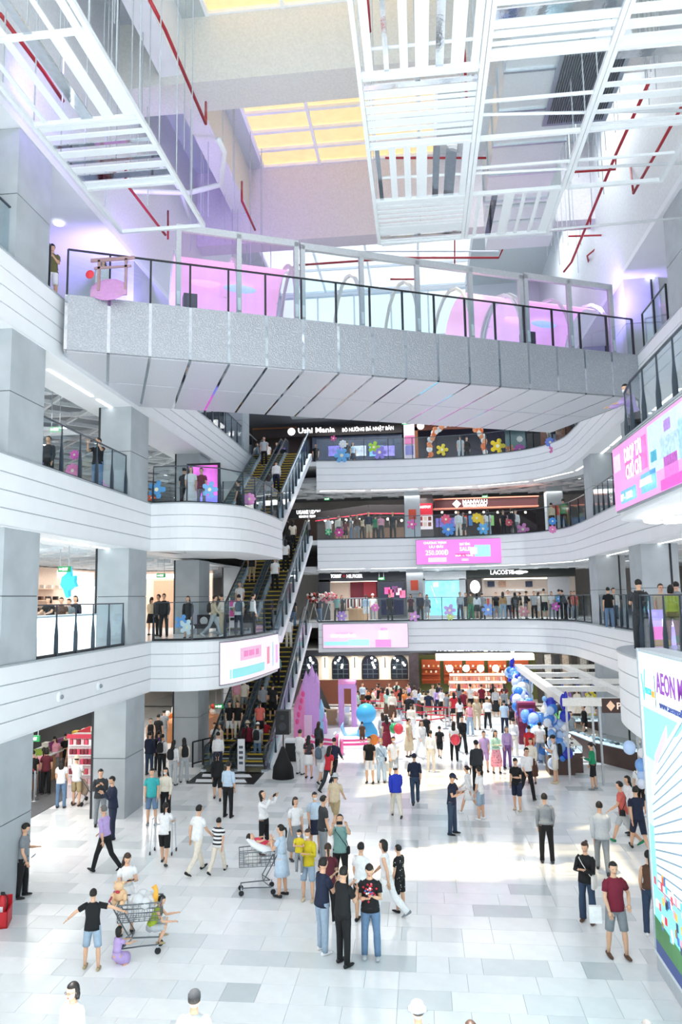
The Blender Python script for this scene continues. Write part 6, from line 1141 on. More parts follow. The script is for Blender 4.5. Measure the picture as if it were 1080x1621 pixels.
# px py H face pose | top | bottom | hair | where | extra
def g_row(c):
    a = c[0].split(); gp_(float(a[0]), float(a[1]), float(a[2]), float(a[3]), a[4], c[1], c[2], c[3], c[4], c[5] if len(c) > 5 else '')
rows('''
145 1534 1.42 10 reach|tee.black|shorts.paledenim|short.black|arm stretched to the loaded trolley|shoe:khaki
199 1478 1.60 215 phone|dress.white|none.x|long.brown|standing behind the loaded trolley|f,shoe:black,phone
165 1380 1.66 75 walk|shirt.lilac|pants.black|short.grey|striding left near the two suited people|rolled,shoe:black
158 1308 1.70 200 hands|suit.charcoal|pants.grey|short.black|left one of the suited pair by the column|shoe:black
178 1328 1.75 130 hands|suit.navy|pants.navy|short.black|right one of the suited pair by the column|shoe:black
260 1368 1.55 5 push|tee.white|shorts.black|tail.black|seen from behind with a walking frame|f,shoe:charcoal
240 1306 1.68 190 stand|tee.teal|shorts.denim|short.black|facing us right of the second left column|shoe:grey
262 1300 1.62 180 stand|shirt.cream|pants.black|long.black|behind the one with the walking frame|f,mask
34 1421 1.66 285 read|polo.grey|pants.black|short.black|leaning at the nearest left column with a phone|phone,shoe:black
312 1382 1.68 330 walk|polo.white|pants.cream|short.black|walking beside the striped child|shoe:black
345 1382 1.36 350 walk2|tee.white.stripe|pants.cream|short.black|walking hand in hand with a tall companion|shoe:black
418 1352 1.64 250 photoup|shirt.white|pants.black|long.black|raising a phone above the pushchair|f,shoe:brown
447 1419 1.58 75 ear|shortdress.lightblue|none.x|tail.black|pushing the trolley with the baby seat|f,shoe:black
468 1362 1.60 215 stand|blouse.white|long.grey|bob.brown|with a lanyard behind the yellow jacket|f
499 1350 1.58 200 stand|blouse.lightblue|skirt.navy|tail.black|masked, left of the dark grey tee|f,mask
512 1368 1.70 300 stand|tee.charcoal|pants.grey|short.black|behind the teal photographer|back
488 1426 1.55 175 carry|jacket.yellow|shorts.paledenim|short.brown|masked and holding a small child|f,mask,shoe:beige
540 1408 1.68 185 photoup|tee.sage|pants.black|short.black|lifting a phone behind the dark group|cross
521 1462 1.60 10 phone|tee.burgundy|pants.black|tail.brown|back turned, in the dark group|f
511 1508 1.74 310 hands|polo.navy|jeans.paledenim|short.black|in glasses, left of the dark trio|glasses,shoe:white
544 1528 1.74 320 hands|tee.black|pants.black|short.black|middle of the dark trio, hands raised|shoe:black
588 1517 1.72 182 phone|tee.black|jeans.denim|short.black|head bowed with a bright bouquet print|shoe:lightgrey
573 1460 1.60 340 stand|tee.white|shorts.black|bun.black|behind the bouquet print tee|f,shoe:black
614 1455 1.66 80 walk|tank.white|wide.white|bob.black|in all white beside the patterned child|f,shoe:grey
634 1448 1.38 60 stand|tee.black.dots|shorts.black.dots|short.black|patterned, right of the all white figure|shoe:black
531 1312 1.62 340 walk|tee.beige|shorts.khaki|hat.lightgrey|in a pale bucket hat under the sunny patch|
344 1267 1.62 15 walk|hoodie.black|shorts.black|tail.black|left of the light blue shirt on the mat edge|f,shoe:black
361 1294 1.70 345 stand|shirt.lightblue|pants.black|short.black|with a diagonal strap before the escalator mat|shoe:black,cross,rolled
867 1366 1.70 2 stand|shirt.grey|pants.black|short.black|standing alone with back turned, right of centre|shoe:charcoal
955 1382 1.72 350 walk|hoodie.lightgrey|pants.grey|short.black|walking away behind the black cardigan|
932 1460 1.60 150 hold|jacket.black|wide.darkdenim|bun.brown|with a white tote, facing left|f,tote,shoe:brown
979 1516 1.72 190 hip|polo.maroon|shorts.grey|short.black|striding toward us in sandals|shoe:brown
990 1336 1.70 75 walk2|tee.coral|shorts.lightgrey|short.black|with a waist bag, right side|cross,shoe:green
1013 1347 1.68 5 walk|tee.navy|shorts.navy|short.black|walking away beside the giant screen|shoe:black
1000 1322 1.62 100 stand|shirt.white|long.lightgrey|long.black|just behind the coral tee|f
1017 1290 1.58 150 stand|blouse.white|shorts.black|long.brown|with a shoulder bag left of the giant screen|f,cross
1022 1268 1.58 170 stand|shirt.cream|skirt.black|long.brown|farther one of the pair at the screen edge|f
1035 1482 1.62 350 stand|tank.brown|jeans.darkdenim|tail.black|half hidden behind the giant screen edge|f
717 1321 1.70 245 phone|polo.navy|jeans.darkdenim|cap.navy|checking a phone at the sunny patch edge|phone,shoe:black
762 1298 1.56 60 stand|tee.white|shorts.paledenim|tail.black|in short denim on the sunny patch|f,shoe:white
744 1288 1.50 70 walk|shirt.white|skirt.white|tail.black|pale figure left of the short denim|f
757 1252 1.72 20 stand|hoodie.charcoal|pants.black|cap.cap|back turned in the middle distance|
820 1283 1.62 150 read|tee.black|shorts.navy|short.black|looking down at a phone, right of centre|f,shoe:beige
836 1264 1.72 195 walk|shirt.white|pants.black|short.black|in glasses behind the black tee|glasses,rolled,shoe:black
843 1240 1.60 170 stand|shirt.cream|long.brown|bun.brown|behind the white shirt with glasses|f
628 1294 1.60 10 walk|jacket.royal|pants.cream|cap.white|in a white cap on the sunny patch|
658 1273 1.66 5 walk2|shirt.navy|jeans.darkdenim|cap.navy|walking away right of the white cap|rolled
586 1240 1.68 170 stand|tee.black|shorts.white|short.black|masked, facing us below the blue figure|mask,shoe:black
604 1240 1.58 175 stand|shirt.lightblue|wide.lightblue|bob.blonde|in pale blue with a small dark bag|f,mask,cross
624 1235 1.64 190 walk|tee.white|shorts.lightgrey|short.black|masked beside the pale blue pair|mask
613 1192 1.62 20 stand|dress.maroon|none.x|long.black|in a long dark red dress beside the balloons|f
574 1182 1.10 10 stand|tee.brown|shorts.brown|short.black|small, beside the blue inflatable tail|
607 1186 1.60 15 stand|shirt.lightgrey|pants.grey|long.brown|left of the long dark red dress|f
648 1198 1.60 240 stand|dress.beige|none.x|bun.black|pale dress, left of the queue front|f
668 1200 1.62 200 walk|shirt.white|pants.white|long.black|white clad under the queue posts|f
683 1222 1.58 350 stand|shirt.white|pants.cream|short.black|washed out by the sun, left of the child|
697 1200 1.34 350 walk|tee.black|shorts.black|short.black|back turned near the queue end|
676 1180 1.40 355 stand|tee.black|shorts.black|short.black|behind the pale walkers by the queue|
652 1170 1.66 350 stand|shirt.cream|pants.white|short.black|near the green and red balloons|
649 1154 1.82 358 stand|tee.black|shorts.black|short.black|broad back in front of the queue belts|stout
475 1226 1.70 330 stand|suit.white|pants.white|short.black|all in white by the mixer table|
489 1232 1.58 350 stand|blouse.charcoal.floral|skirt.white|long.black|beside the all white suit|f,shoe:black
505 1204 1.60 340 stand|shirt.charcoal|pants.black|long.brown|behind the grey backpack|f
508 1240 1.62 340 walk|tee.lightgrey|shorts.white|short.black|carrying a grey backpack by the speaker|bluepack,shoe:black
521 1254 1.62 330 walk2|tee.red|pants.charcoal|long.black|in red top walking with the dark shirt|f,shoe:black
529 1240 1.68 335 walk|shirt.navy|pants.black|short.black|right of the red top|
768 1222 1.55 190 stand|polo.lilac|shorts.lilac|short.black|in a matching pale purple set|
787 1224 1.60 190 cross|shirt.mint|long.pink.floral|long.black|arms folded in a floral skirt|f
804 1216 1.62 200 stand|shirt.lilac|pants.purple|bob.grey|right of the floral skirt|f
815 1198 1.60 350 stand|shirt.white|pants.cream|bun.black|behind the pale purple pair|f
840 1215 1.62 350 stand|dress.red|none.x|bun.black|in a bright red dress by the garland|f
857 1208 1.62 350 stand|tee.white|jeans.paledenim|short.black|by the balloon column, left|
869 1208 1.60 60 stand|shortdress.black|none.x|long.black|by the balloon column, right|f
881 1240 1.70 75 phone|tee.white|shorts.cream|cap.cap|in a cap with a backpack by the counter|backpack,shoe:beige
941 1250 1.58 75 read|shirt.green|shorts.black|tail.black|in bright green before the counter|f,shoe:grey
918 1218 1.55 95 squat|blouse.pink|shorts.black|tail.black|squatting at the foot of the counter|f,shoe:black
720 1205 1.60 350 stand|tee.white|pants.black|long.black|pale figure holding a balloon in the sun|f
733 1192 1.62 190 walk|shirt.black|wide.black|tail.black|in black just below the stanchion|f
745 1165 1.64 180 stand|tank.pink|jeans.paledenim|bun.brown|in a pink top and jeans facing us|f
756 1155 1.64 190 stand|shirt.beige|pants.beige|hat.beige|pale outfit right of the pink top|
773 1156 1.70 2 walk|shirt.white|pants.black|short.black|walking away in front of the bakery|rolled
786 1134 1.62 175 stand|shirt.white.check|long.black|long.black|facing us left of the garland|f
729 1156 1.64 30 stand|blouse.white|pants.black|long.black|leaning away left of the pink top|f
720 1144 1.62 10 stand|tee.red|skirt.black|long.black|in red below the bakery, left|f
735 1140 1.66 15 stand|tee.maroon|pants.black|short.black|in dark red below the bakery|
800 1163 1.66 350 stand|tee.lightblue|pants.navy|short.black|beside the queue at the garland|
812 1156 1.60 350 stand|shirt.charcoal.floral|skirt.black|long.black|right of the light blue tee at the garland|f
800 1138 1.64 20 stand|tee.grey|pants.black|short.black|behind the light blue tee|
824 1166 1.58 10 stand|shirt.pink|pants.black|short.black|against the maroon booth|
701 1128 1.74 60 lean|shirt.darkdenim|pants.black|short.black|leaning over at the end of the queue|
96 1279 1.60 10 stand|tee.white|jeans.denim|long.black|in loose jeans before the food queue|f
117 1278 1.64 355 carry|tee.white|shorts.khaki|hat.beige|in a white bucket hat by the pushchair|shoe:brown
36 1270 1.58 95 stand|tank.white|shorts.black|long.brown|bare armed, at the red belt, far left|f,shoe:beige
50 1262 1.60 30 stand|tee.black|pants.grey|short.black|in the food queue behind the bare armed person|f
60 1260 1.60 20 stand|tee.pink|pants.charcoal.check|tail.black|in checked trousers in the food queue|f
72 1258 1.62 20 stand|tee.burgundy|pants.black|bob.black|in dark red at the food queue|f
250 1222 1.60 350 stand|tee.purple|pants.charcoal|tail.black|nearest of the group right of the column|f,backpack
241 1224 1.66 350 stand|jacket.navy|pants.darkdenim|short.black|in a dark jacket right of the column|
256 1230 1.62 355 stand|shirt.white|pants.black|tail.black|behind the teal tee, white shirt|f,backpack
274 1243 1.62 345 stand|shirt.white|jeans.lightgrey|long.black|with a black backpack, left of the pair|f,backpack
289 1240 1.62 30 stand|shirt.cream|wide.lightgrey|long.black|with a black backpack, right of the pair|f,backpack
238 1196 1.62 200 stand|tank.black|pants.charcoal|bun.black|in a black vest among the market crowd|f
250 1190 1.66 350 stand|tee.black|pants.black|short.black|in plain black beside the produce stall|
259 1180 1.64 350 stand|tee.grey|pants.grey|short.black|in grey near the produce stall|
278 1160 1.64 180 stand|shirt.white|pants.charcoal|long.black|beside the third left column|f
340 1205 1.60 160 stand|blouse.white|long.black|long.brown|left of the pair chatting by the escalator|f
352 1206 1.60 120 stand|tank.cream|pants.black|long.brown|right of the pair chatting by the escalator|f
345 1228 1.66 10 stand|shirt.white|pants.navy|short.black|guard-like white shirt at the escalator rail|shoe:black
392 1206 1.68 5 stand|hoodie.maroon|pants.black|hat.beige|stepping onto the escalator in dark red|
408 1208 1.66 355 stand|tee.lightgrey|jeans.denim|cap.white|in a cap stepping onto the right escalator|backpack
420 1198 1.64 0 stand|tee.red|shorts.white|short.black|in a red tee at the escalator foot|
''', g_row)
# seated / special poses at ground
X, Y = on(184, 1530, 0); person(X, Y, 0, 1.05, 330, 'kneel', 'shortdress.lilac', 'none.x', 'bob.black', 'kneeling in a pale purple dress at the trolley wheel', 'f')
X, Y = on(238, 1502, 0); person(X, Y, .12, 1.30, 280, 'squat', 'tank.lime', 'shorts.lightgrey', 'short.black', 'sitting on the low trolley frame in lime', 'shoe:khaki')
X, Y = on(478, 1424, 0); person(X-.02, Y-.18, .62, .92, 175, 'hold', 'tee.yellow', 'pants.grey', 'short.black', 'masked small one held by the yellow jacket', 'mask')
# heads at the lower edge: placed by the top of the head
for px, py, H, face, pose, tp, bt_, hr, w, ex in ((118,1551,1.62,160,'stand','shirt.white','pants.black','bob.black','in glasses cut by the bottom edge, far left','f,glasses'),(307,1567,1.70,5,'stand','tee.lightgrey','pants.charcoal','cap.cap','in a grey cap cut by the bottom edge','cross'),(662,1586,1.62,20,'stand','tee.lightgrey','pants.grey','hat.stripegrey','only a striped hat shows at the bottom edge',''),(746,1616,1.66,10,'stand','tee.burgundy','pants.black','short.brown','only the crown of the head shows, bottom edge',''),(1027,1616,1.64,10,'stand','tee.charcoal','pants.black','short.grey','crown of the head shows below the giant screen','')):
    X, Y = on(px, py, H); person(X, Y, 0, H, face, pose, tp, bt_, hr, w, ex)
# cafe customers, queue behind belts, bakery queue (small, far)
rk = random.Random(77)
tops = ['tee.white','shirt.cream','tee.black','blouse.pink','shirt.lightblue','tee.grey','tee.maroon','shirt.charcoal','tee.navy','blouse.beige','tee.orange','shirt.lilac','tee.mint','tank.white','tee.coral']
bots = ['pants.black','jeans.denim','pants.grey','shorts.khaki','skirt.white','wide.cream','pants.navy','long.brown','shorts.black','jeans.paledenim']
hrs = ['short.black','long.black','tail.black','bob.brown','bun.black','cap.cap','long.brown']
def crowd(n, fx, fy, z, where, faces, poses, grp, H=(1.56,1.72)):
    used = set()
    for i in range(n):
        for _ in range(40):
            t_, b_ = rk.choice(tops), rk.choice(bots)
            if (t_, b_) not in used: used.add((t_, b_)); break
        h = rk.choice(hrs); X, Y = fx(i), fy(i); fem = 'f' if not h.startswith(('short','cap')) else ''
        pose = rk.choice(poses)
        person(X, Y, z, rk.uniform(*H), rk.choice(faces), pose, t_, b_, h, where[i] if isinstance(where, list) else where, fem, grp=grp)
        if pose == 'sit': seat(X, Y, z, where[i])
chair_me = {}
def seat(X, Y, z, w='at the rear jewellery counter'):
    global chair_me
    e = thing('stool', ' '.join(('brown stool under the one '+w).split()[:16]), 'stool', (X, Y, z), 0, 'small round stools')
    if not chair_me:
        a = MB().loft([(0,0,.36),(0,0,.40)], [(.19,.19)]*2, BROWN, 12).build('seat', e); b_ = MB().tube([(0,0,0),(0,0,.36)], .03, BLACK).build('stem', e); chair_me = {'seat':a.data, 'stem':b_.data}
    else: lk('seat', chair_me['seat'], e); lk('stem', chair_me['stem'], e)
crowd(16, lambda i: at(568+i*5.4, 1110, 44.6)[0], lambda i: 44.2+(i%3)*.75, 0, ['seated before the arched windows, '+q for q in ('far left','second table','behind the lilac gateway','left of the second window','under the second window','near the third pilaster','left of the third window','under the third window','right of the third window','near the last pilaster','left of the fourth window','under the fourth window','right of the fourth window','beside the marble pier','in front of the marble pier','last before the bakery')], (90,270,180,0,200), ('sit','sit','stand'), None)
crowd(16, lambda i: on(600+i*7.2, 1128+(i%4)*5, 0)[0], lambda i: on(600+i*7.2, 1128+(i%4)*5, 0)[1], 0, ['queueing between the red belts, '+q for q in ('at the left end','second from the left end','under the third arched window','by the pink top','left of the broad back','behind the broad back','right of the broad back','under the last arched window','near the marble pier','in front of the marble pier','left of the tall steel post','behind the tall steel post','right of the tall post','before the orange niches','at the green wall','at the right end')], (350,10,0,300,180), ('stand','stand2','phone','walk'), None)
crowd(15, lambda i: on(716+i*6, 1112+(i%3)*8, 0)[0], lambda i: on(716+i*6, 1112+(i%3)*8, 0)[1], 0, ['waiting at the pastry case, '+q for q in ('far left','second from left','under the first globe lamp','left of the second globe','under the second globe lamp','in the left middle','under the third globe lamp','in the middle','right of the middle','under the fourth globe lamp','in the right middle','third from the garland','second from the garland','next to the garland','beside the garland top')], (350,10,0,180), ('stand','stand2','read'), None)
# kiosk staff and sitters
for px, Y, face, pose, t_, h, w in ((934,37.4,180,'sit','blouse.white','tail.black','left of three sitting at the rear jewellery counter'),(948,37.4,180,'sit','tee.navy','long.black','middle of three sitting at the rear jewellery counter'),(965,37.3,180,'sit','blouse.pink','tail.black','right of three sitting at the rear jewellery counter')):
    bp_(px, Y, 0, 1.6, face, pose, t_, 'pants.black', h, w, 'f'); seat(at(px,940,Y)[0], Y, 0, w)
for px, Y, face, t_, b_, w in ((915,35.5,100,'suit.black','pants.black','staff in black inside the kiosk'),(876,37.5,180,'shirt.charcoal','pants.black','behind the balloon column inside the kiosk'),(893,33.6,200,'tee.grey','pants.black','standing behind the side counter'),(905,41.5,10,'shirt.cream','wide.cream','at the cosmetics shelves')): bp_(px, Y, 0, 1.62, face, 'stand', t_, b_, 'bun.black', w, 'f')
# food counter staff and customers at lower left
for px, py, face, t_, b_, h, w in ((86,1232,40,'tee.pink','pants.grey','tail.black','at the food counter in pink'),(100,1228,200,'tee.black','pants.black','bun.black','staff bending over the food trays'),(113,1235,180,'tank.black','pants.black','long.black','masked, left of the snack shelf'),(128,1232,160,'tee.charcoal','jeans.denim','short.black','in front of the snack shelf'),(138,1255,20,'tee.white','pants.black','short.black','at the column edge beside the pushchair'),(135,1224,180,'tee.black','shorts.black','bob.black','masked, right of the snack shelf'),(30,1232,60,'tee.grey','pants.black','hat.white','in a white cook hat at far left')):
    gp_(px, py, 1.6, face, 'read', t_, b_, h, w, 'f')
X, Y = on(22, 1405, 0); person(X-.25, Y+.5, 0, 1.68, 280, 'stand', 'tee.black', 'pants.black', 'short.black', 'mostly hidden by the nearest left column', '')
# ---- on the escalators: step height follows from the slope
def esc(X, z0, y0, n, face, pose, t_, b_, h, w, ex=''):
    dy = .2/math.tan(math.radians(30)); person(X, y0+n*dy+.17, z0+(n+1)*.2+.01, 1.62, face, pose, t_, b_, h, w, ex)
for n, X, t_, b_, h, f in ((3,-8.3,'tee.black','shorts.white','long.black',180),(3.0,-7.95,'tee.black','pants.cream','short.black',182),(7,-8.35,'blouse.pink','pants.beige','short.black',180),(7,-8.0,'tee.cream','shorts.grey','short.brown',178),(11,-8.3,'shirt.charcoal','pants.black','bob.black',180),(14,-8.1,'tee.grey','jeans.denim','short.black',185)):
    esc(X, 0, 29.9, int(n), f, 'stand', t_, b_, h, 'riding down the ground escalator, '+{3:'lowest pair',7:'second pair',11:'third in line',14:'fourth in line'}[int(n)], 'f' if h[0] in 'lb' else '')
for n, X, t_, b_, h in ((3,-7.0,'tee.coral','shorts.black','tail.black'),(6,-7.1,'tee.grey','pants.black','short.black'),(6,-6.65,'tee.black','shorts.black','short.black'),(12,-6.9,'shirt.sage','pants.black','short.grey'),(20,-6.8,'tee.white','wide.cream','cap.white'),(25,-6.9,'tee.charcoal','jeans.denim','short.black')):
    esc(X, 0, 29.9, n, 2, 'stand', t_, b_, h, 'riding up from the ground floor, step '+{3:'near the foot',6:'in the lower part',12:'below the curved led screen',20:'right of the curved led screen',25:'close to the top'}[n])
esc(-8.2, L1, 31.6, 2, 180, 'stand', 'polo.white', 'pants.khaki', 'short.grey', 'stepping off the left escalator, first gallery')
esc(-8.3, L1, 31.6, 10, 5, 'stand', 'tee.black', 'shorts.khaki', 'short.black', 'riding high on the left escalator, first gallery')
esc(-7.0, L1, 31.6, 8, 5, 'stand', 'tee.white', 'pants.black', 'short.black', 'with a white bag on the right escalator, first gallery', 'crossw')
for n, t_ in ((13,'tee.white'),(16,'shirt.black'),(19,'tee.cream')): esc(-6.8, L1, 31.6, n, 5, 'stand', t_, 'pants.black', 'long.black', 'high on the right escalator, %s' % {13:'lowest of three',16:'middle of three',19:'topmost of three'}[n], 'f')
esc(-6.95, L2, 31.8, 8, 5, 'stand', 'shirt.white', 'pants.navy', 'short.black', 'in white on the right escalator, second gallery')
esc(-6.95, L2, 31.8, 3, 5, 'stand', 'tee.grey', 'pants.black', 'long.black', 'low on the right escalator, second gallery', 'f')
esc(-8.3, L2, 31.8, 18, 185, 'stand', 'tee.lightgrey', 'pants.black', 'short.black', 'coming down near the top, left escalator', '')
# ---- galleries
def b_row(c):
    a = c[0].split(); bp_(float(a[0]), float(a[1]), {'1':L1,'2':L2,'3':L3}[a[2]], float(a[3]), float(a[4]), a[5], c[1], c[2], c[3], c[4], c[5] if len(c) > 5 else '')
rows('''
260 28.0 1 1.72 190 stand|suit.black|pants.black|short.black|front one in black by the first gallery bulge|shoe:black
252 28.6 1 1.70 150 stand|suit.charcoal|pants.black|short.black|behind the black suit, first gallery|
240 29.5 1 1.60 350 stand|blouse.beige|skirt.black|tail.black|at the shoe shop, first gallery|f
298 26.8 1 1.60 180 stand|jacket.black|skirt.black|long.black|facing us beside the white flower sticker|f
338 27.6 1 1.66 280 walk|shirt.beige|pants.lightgrey|short.black|with a backpack behind the bulge glass|backpack
352 28.2 1 1.66 90 phone|shirt.cream|pants.beige|short.black|facing the one with the backpack|
378 28.3 1 1.64 10 stand|tee.white|pants.navy|short.black|with a blue backpack behind the bulge glass|bluepack
400 28.6 1 1.68 300 stand|shirt.white|pants.charcoal|short.black|at the right of the bulge group|
82 22.4 1 1.66 180 lean|tee.black|pants.black|bob.black|dark head above the glowing counter, left|f
94 22.8 1 1.60 200 stand|tee.brown|pants.black|short.brown|small head above the glowing counter|
103 23.2 1 1.55 180 stand|tee.grey|pants.black|short.black|second small head above the counter|
117 23.8 1 1.66 180 stand|shirt.black|pants.black|bob.black|dark head right of the turquoise bird|f
136 24.5 1 1.80 170 hands|tee.charcoal|pants.black|short.black|face visible beside the lit sign board|
42 20.9 1 1.60 180 stand|tee.black|pants.black|short.black|at the column edge by the counter|
505 44.4 1 1.6 10 stand|tee.navy|jeans.denim|short.black|at the flower baskets, first gallery|
533 44.0 1 1.64 200 stand|tee.sage|pants.black|short.black|left in the clothes shop doorway|
541 44.5 1 1.6 180 stand|tee.charcoal|skirt.black|long.black|behind the lilac sticker|f
579 44.2 1 1.6 0 stand|shirt.lightblue|shorts.white|tail.black|entering the clothes shop|f
590 45.4 1 1.66 180 stand|tee.white|pants.grey|hat.lightgrey|in a pale hat at the clothes racks|
617 43.6 1 1.66 185 stand|suit.black|pants.black|short.black|on guard before the dark video wall|
650 43.8 1 1.58 175 stand|tee.burgundy|skirt.black|bob.black|by the pale column, dark red|f
665 43.5 1 1.66 180 stand|shirt.navy|pants.black|short.black|in navy right of the pale column|
676 43.7 1 1.60 170 walk|tee.grey|skirt.lightgrey|long.black|with a black bag by the beach screen|f,cross
728 43.4 1 1.66 190 stand|shirt.lightgrey|wide.darkdenim|tail.black|striding by the right edge of the beach screen|f
737 44.2 1 1.62 180 stand|tee.black|pants.beige|bun.black|beside the dark display window|f
745 43.6 1 1.68 10 stand|shirt.olive|pants.green|short.black|tall olive figure before the dark display|
754 43.5 1 1.60 350 stand|shirt.white|skirt.black|long.black|white shirt at the dark display window|f
763 44.0 1 1.6 10 stand|tee.grey|pants.black|short.black|left of the sportswear entrance|
785 44.3 1 1.62 180 stand|tee.black|pants.grey|short.black|at the sportswear entrance|
796 43.5 1 1.64 350 stand|shirt.tan|jeans.paledenim|long.brown|in tan with blue jeans, sportswear window|f
804 44.0 1 1.72 190 stand|tee.white|pants.darkdenim|short.black|right of the tan shirt|
815 43.7 1 1.6 0 stand|shirt.charcoal|pants.black|long.black|under the sportswear lettering|f
823 44.2 1 1.6 90 stand|tee.black|pants.cream|short.black|right of the sportswear lettering|
832 43.6 1 1.66 280 phone|shirt.black|pants.grey|short.black|looking right in the window crowd|
845 43.5 1 1.64 180 stand|tee.lightgrey|pants.black|short.black|in the window crowd, pale grey|
852 43.8 1 1.6 270 hands|blouse.white|shorts.white|long.brown|white outfit before the red cap display|f
861 43.1 1 1.78 5 stand|shirt.cream|shorts.charcoal|short.black|tall pale shirt at the grey pier|
871 43.0 1 1.6 190 stand|blouse.white|pants.grey|tail.black|left on the grey pier|f
884 42.5 1 1.72 350 stand|shirt.grey|pants.black|short.black|middle of the grey pier|
895 42.0 1 1.7 80 lean|tee.charcoal|pants.black|short.black|leaning right beside the grey pier|
904 42.6 1 1.6 180 stand|tee.brown|pants.black|tail.black|at the right end of the back glass|f
909 42.0 1 1.6 180 stand|tee.coral|pants.grey|bun.brown|next to the right column, first gallery|f
963 30.5 1 1.68 10 stand|tee.black|jeans.denim|short.black|between the two right columns, near|
971 31.5 1 1.66 190 stand|shirt.white|pants.navy|short.black|between the two right columns, far|
1012 18.6 1 1.76 355 hands|tee.charcoal|pants.charcoal|short.black|taking a picture at the right balcony|backpack
1046 21.8 1 1.68 180 stand|tee.beige|pants.black|bun.brown|in dark glasses on the right balcony|f,glasses
1072 21.0 1 1.72 10 stand|tee.grey|pants.black|short.black|farther one at the right picture edge|
1062 19.8 1 1.62 330 stand|shirt.lime|pants.olive|bob.black|in lime green at the right balcony|f
''', b_row)
rows('''
522 43.8 2 1.6 0 stand|tee.white|pants.charcoal|short.black|by the noodle restaurant window
538 43.6 2 1.62 180 stand|shirt.cream|skirt.navy|long.black|left of the purple dressed child, second gallery
549 43.5 2 1.3 350 stand|tee.maroon|shorts.black|short.black|small one before the noodle restaurant
558 43.9 2 1.62 90 stand|tee.grey|jeans.denim|short.black|in jeans, second gallery left
567 43.6 2 1.66 200 stand|shirt.brown|pants.grey|long.brown|in brown, second gallery left
574 43.6 2 1.66 10 stand|blouse.beige|pants.black|long.brown|in beige facing the noodle shop
586 43.4 2 1.76 180 stand|shirt.navy|shorts.beige|short.black|tall navy shirt, second gallery
597 43.7 2 1.6 0 stand|tee.green|pants.black|short.black|in green right of the tall navy shirt
606 43.5 2 1.6 10 stand|blouse.pink|wide.charcoal|tail.black|in pink with dark wide trousers
625 43.4 2 1.72 180 stand|tee.charcoal|pants.black|short.black|leaning at the glass left of the pale column
730 43.4 2 1.66 180 stand|shirt.white|pants.cream|short.black|white pair member, left, hotpot front
738 43.6 2 1.6 200 stand|shirt.grey|skirt.charcoal|long.black|right of the white shirt, hotpot front
777 43.4 2 1.66 0 stand|blouse.white|wide.paledenim|long.black|pale figure right of the yellow sticker
802 43.5 2 1.62 180 stand|tee.black|pants.black|bun.black|staff with a red apron, hotpot front
816 43.2 2 1.74 10 walk|suit.charcoal|pants.black|short.black|dark suit walking before the hotpot restaurant
822 44.0 2 1.68 180 stand|shirt.white|pants.grey|short.black|white shirt behind the dark suit
880 40.8 2 1.66 20 stand|shirt.beige|pants.brown|short.black|near the right end column, second gallery
899 39.5 2 1.7 350 stand|tee.green|pants.black|short.black|dark figure at the right end column
150 21.3 2 1.72 180 photo|tee.black|jeans.denim|cap.cap|by the second left column with a light blue bag
70 20.4 2 1.62 180 stand|shirt.charcoal|pants.black|short.black|dark figure behind the lattice glass, left
290 26.5 2 1.66 350 stand|tee.charcoal|pants.black|bun.black|back turned, left of the video wall
303 26.3 2 1.62 200 stand|blouse.white|long.white|long.black|all white on the second gallery bulge
318 26.6 2 1.64 180 stand|polo.maroon|pants.grey|short.black|in dark red beside the blue winged sticker
378 29.5 2 1.6 90 stand|tee.black|pants.black|bun.black|small figure near the handrail ends
738 44.2 3 1.7 10 stand|tee.lightgrey|pants.lightgrey|short.black|under the orange balloon arch
748 44.6 3 1.66 180 stand|shirt.black|pants.black|short.black|staff right of the orange arch middle
554 44.3 3 1.66 350 stand|tee.charcoal|jeans.denim|short.black|couple's left one at the barbecue restaurant
562 44.3 3 1.62 200 stand|blouse.lightblue|skirt.navy|long.black|couple's right one at the barbecue restaurant
884 41.2 3 1.7 190 stand|shirt.cream|pants.grey|short.black|near the right end of the top gallery
889 40.6 3 1.5 170 stand|tee.navy|shorts.grey|short.black|shorter one at the right end of the top gallery
503 44.5 3 1.6 180 stand|tee.black|pants.black|bun.black|dark figure left on the barbecue front
408 43.6 3 1.6 180 stand|blouse.lightgrey|skirt.black|bun.black|left of three at the escalator top
425 43.8 3 1.66 180 stand|tee.white|pants.black|short.black|middle of three at the escalator top
440 43.6 3 1.6 175 stand|tee.black|jeans.denim|long.black|right of three at the escalator top
152 18.8 3 1.6 180 stand|shirt.white|long.maroon|long.brown|beside the brown gate cutout, top left
''', b_row)
X = at(988, 640, 17.6)[0]; person(5.25, 17.9, L2, 1.7, 110, 'lean', 'shirt.lilac', 'pants.black', 'short.black', 'masked, leaning on the glass at upper right', 'mask')
X, Y = on(110, 462, L3); person(-9.75, 17.9, L3, 1.64, 200, 'phone', 'tee.olive', 'shorts.white', 'short.black', 'crouched over a phone at the top left glass', '')
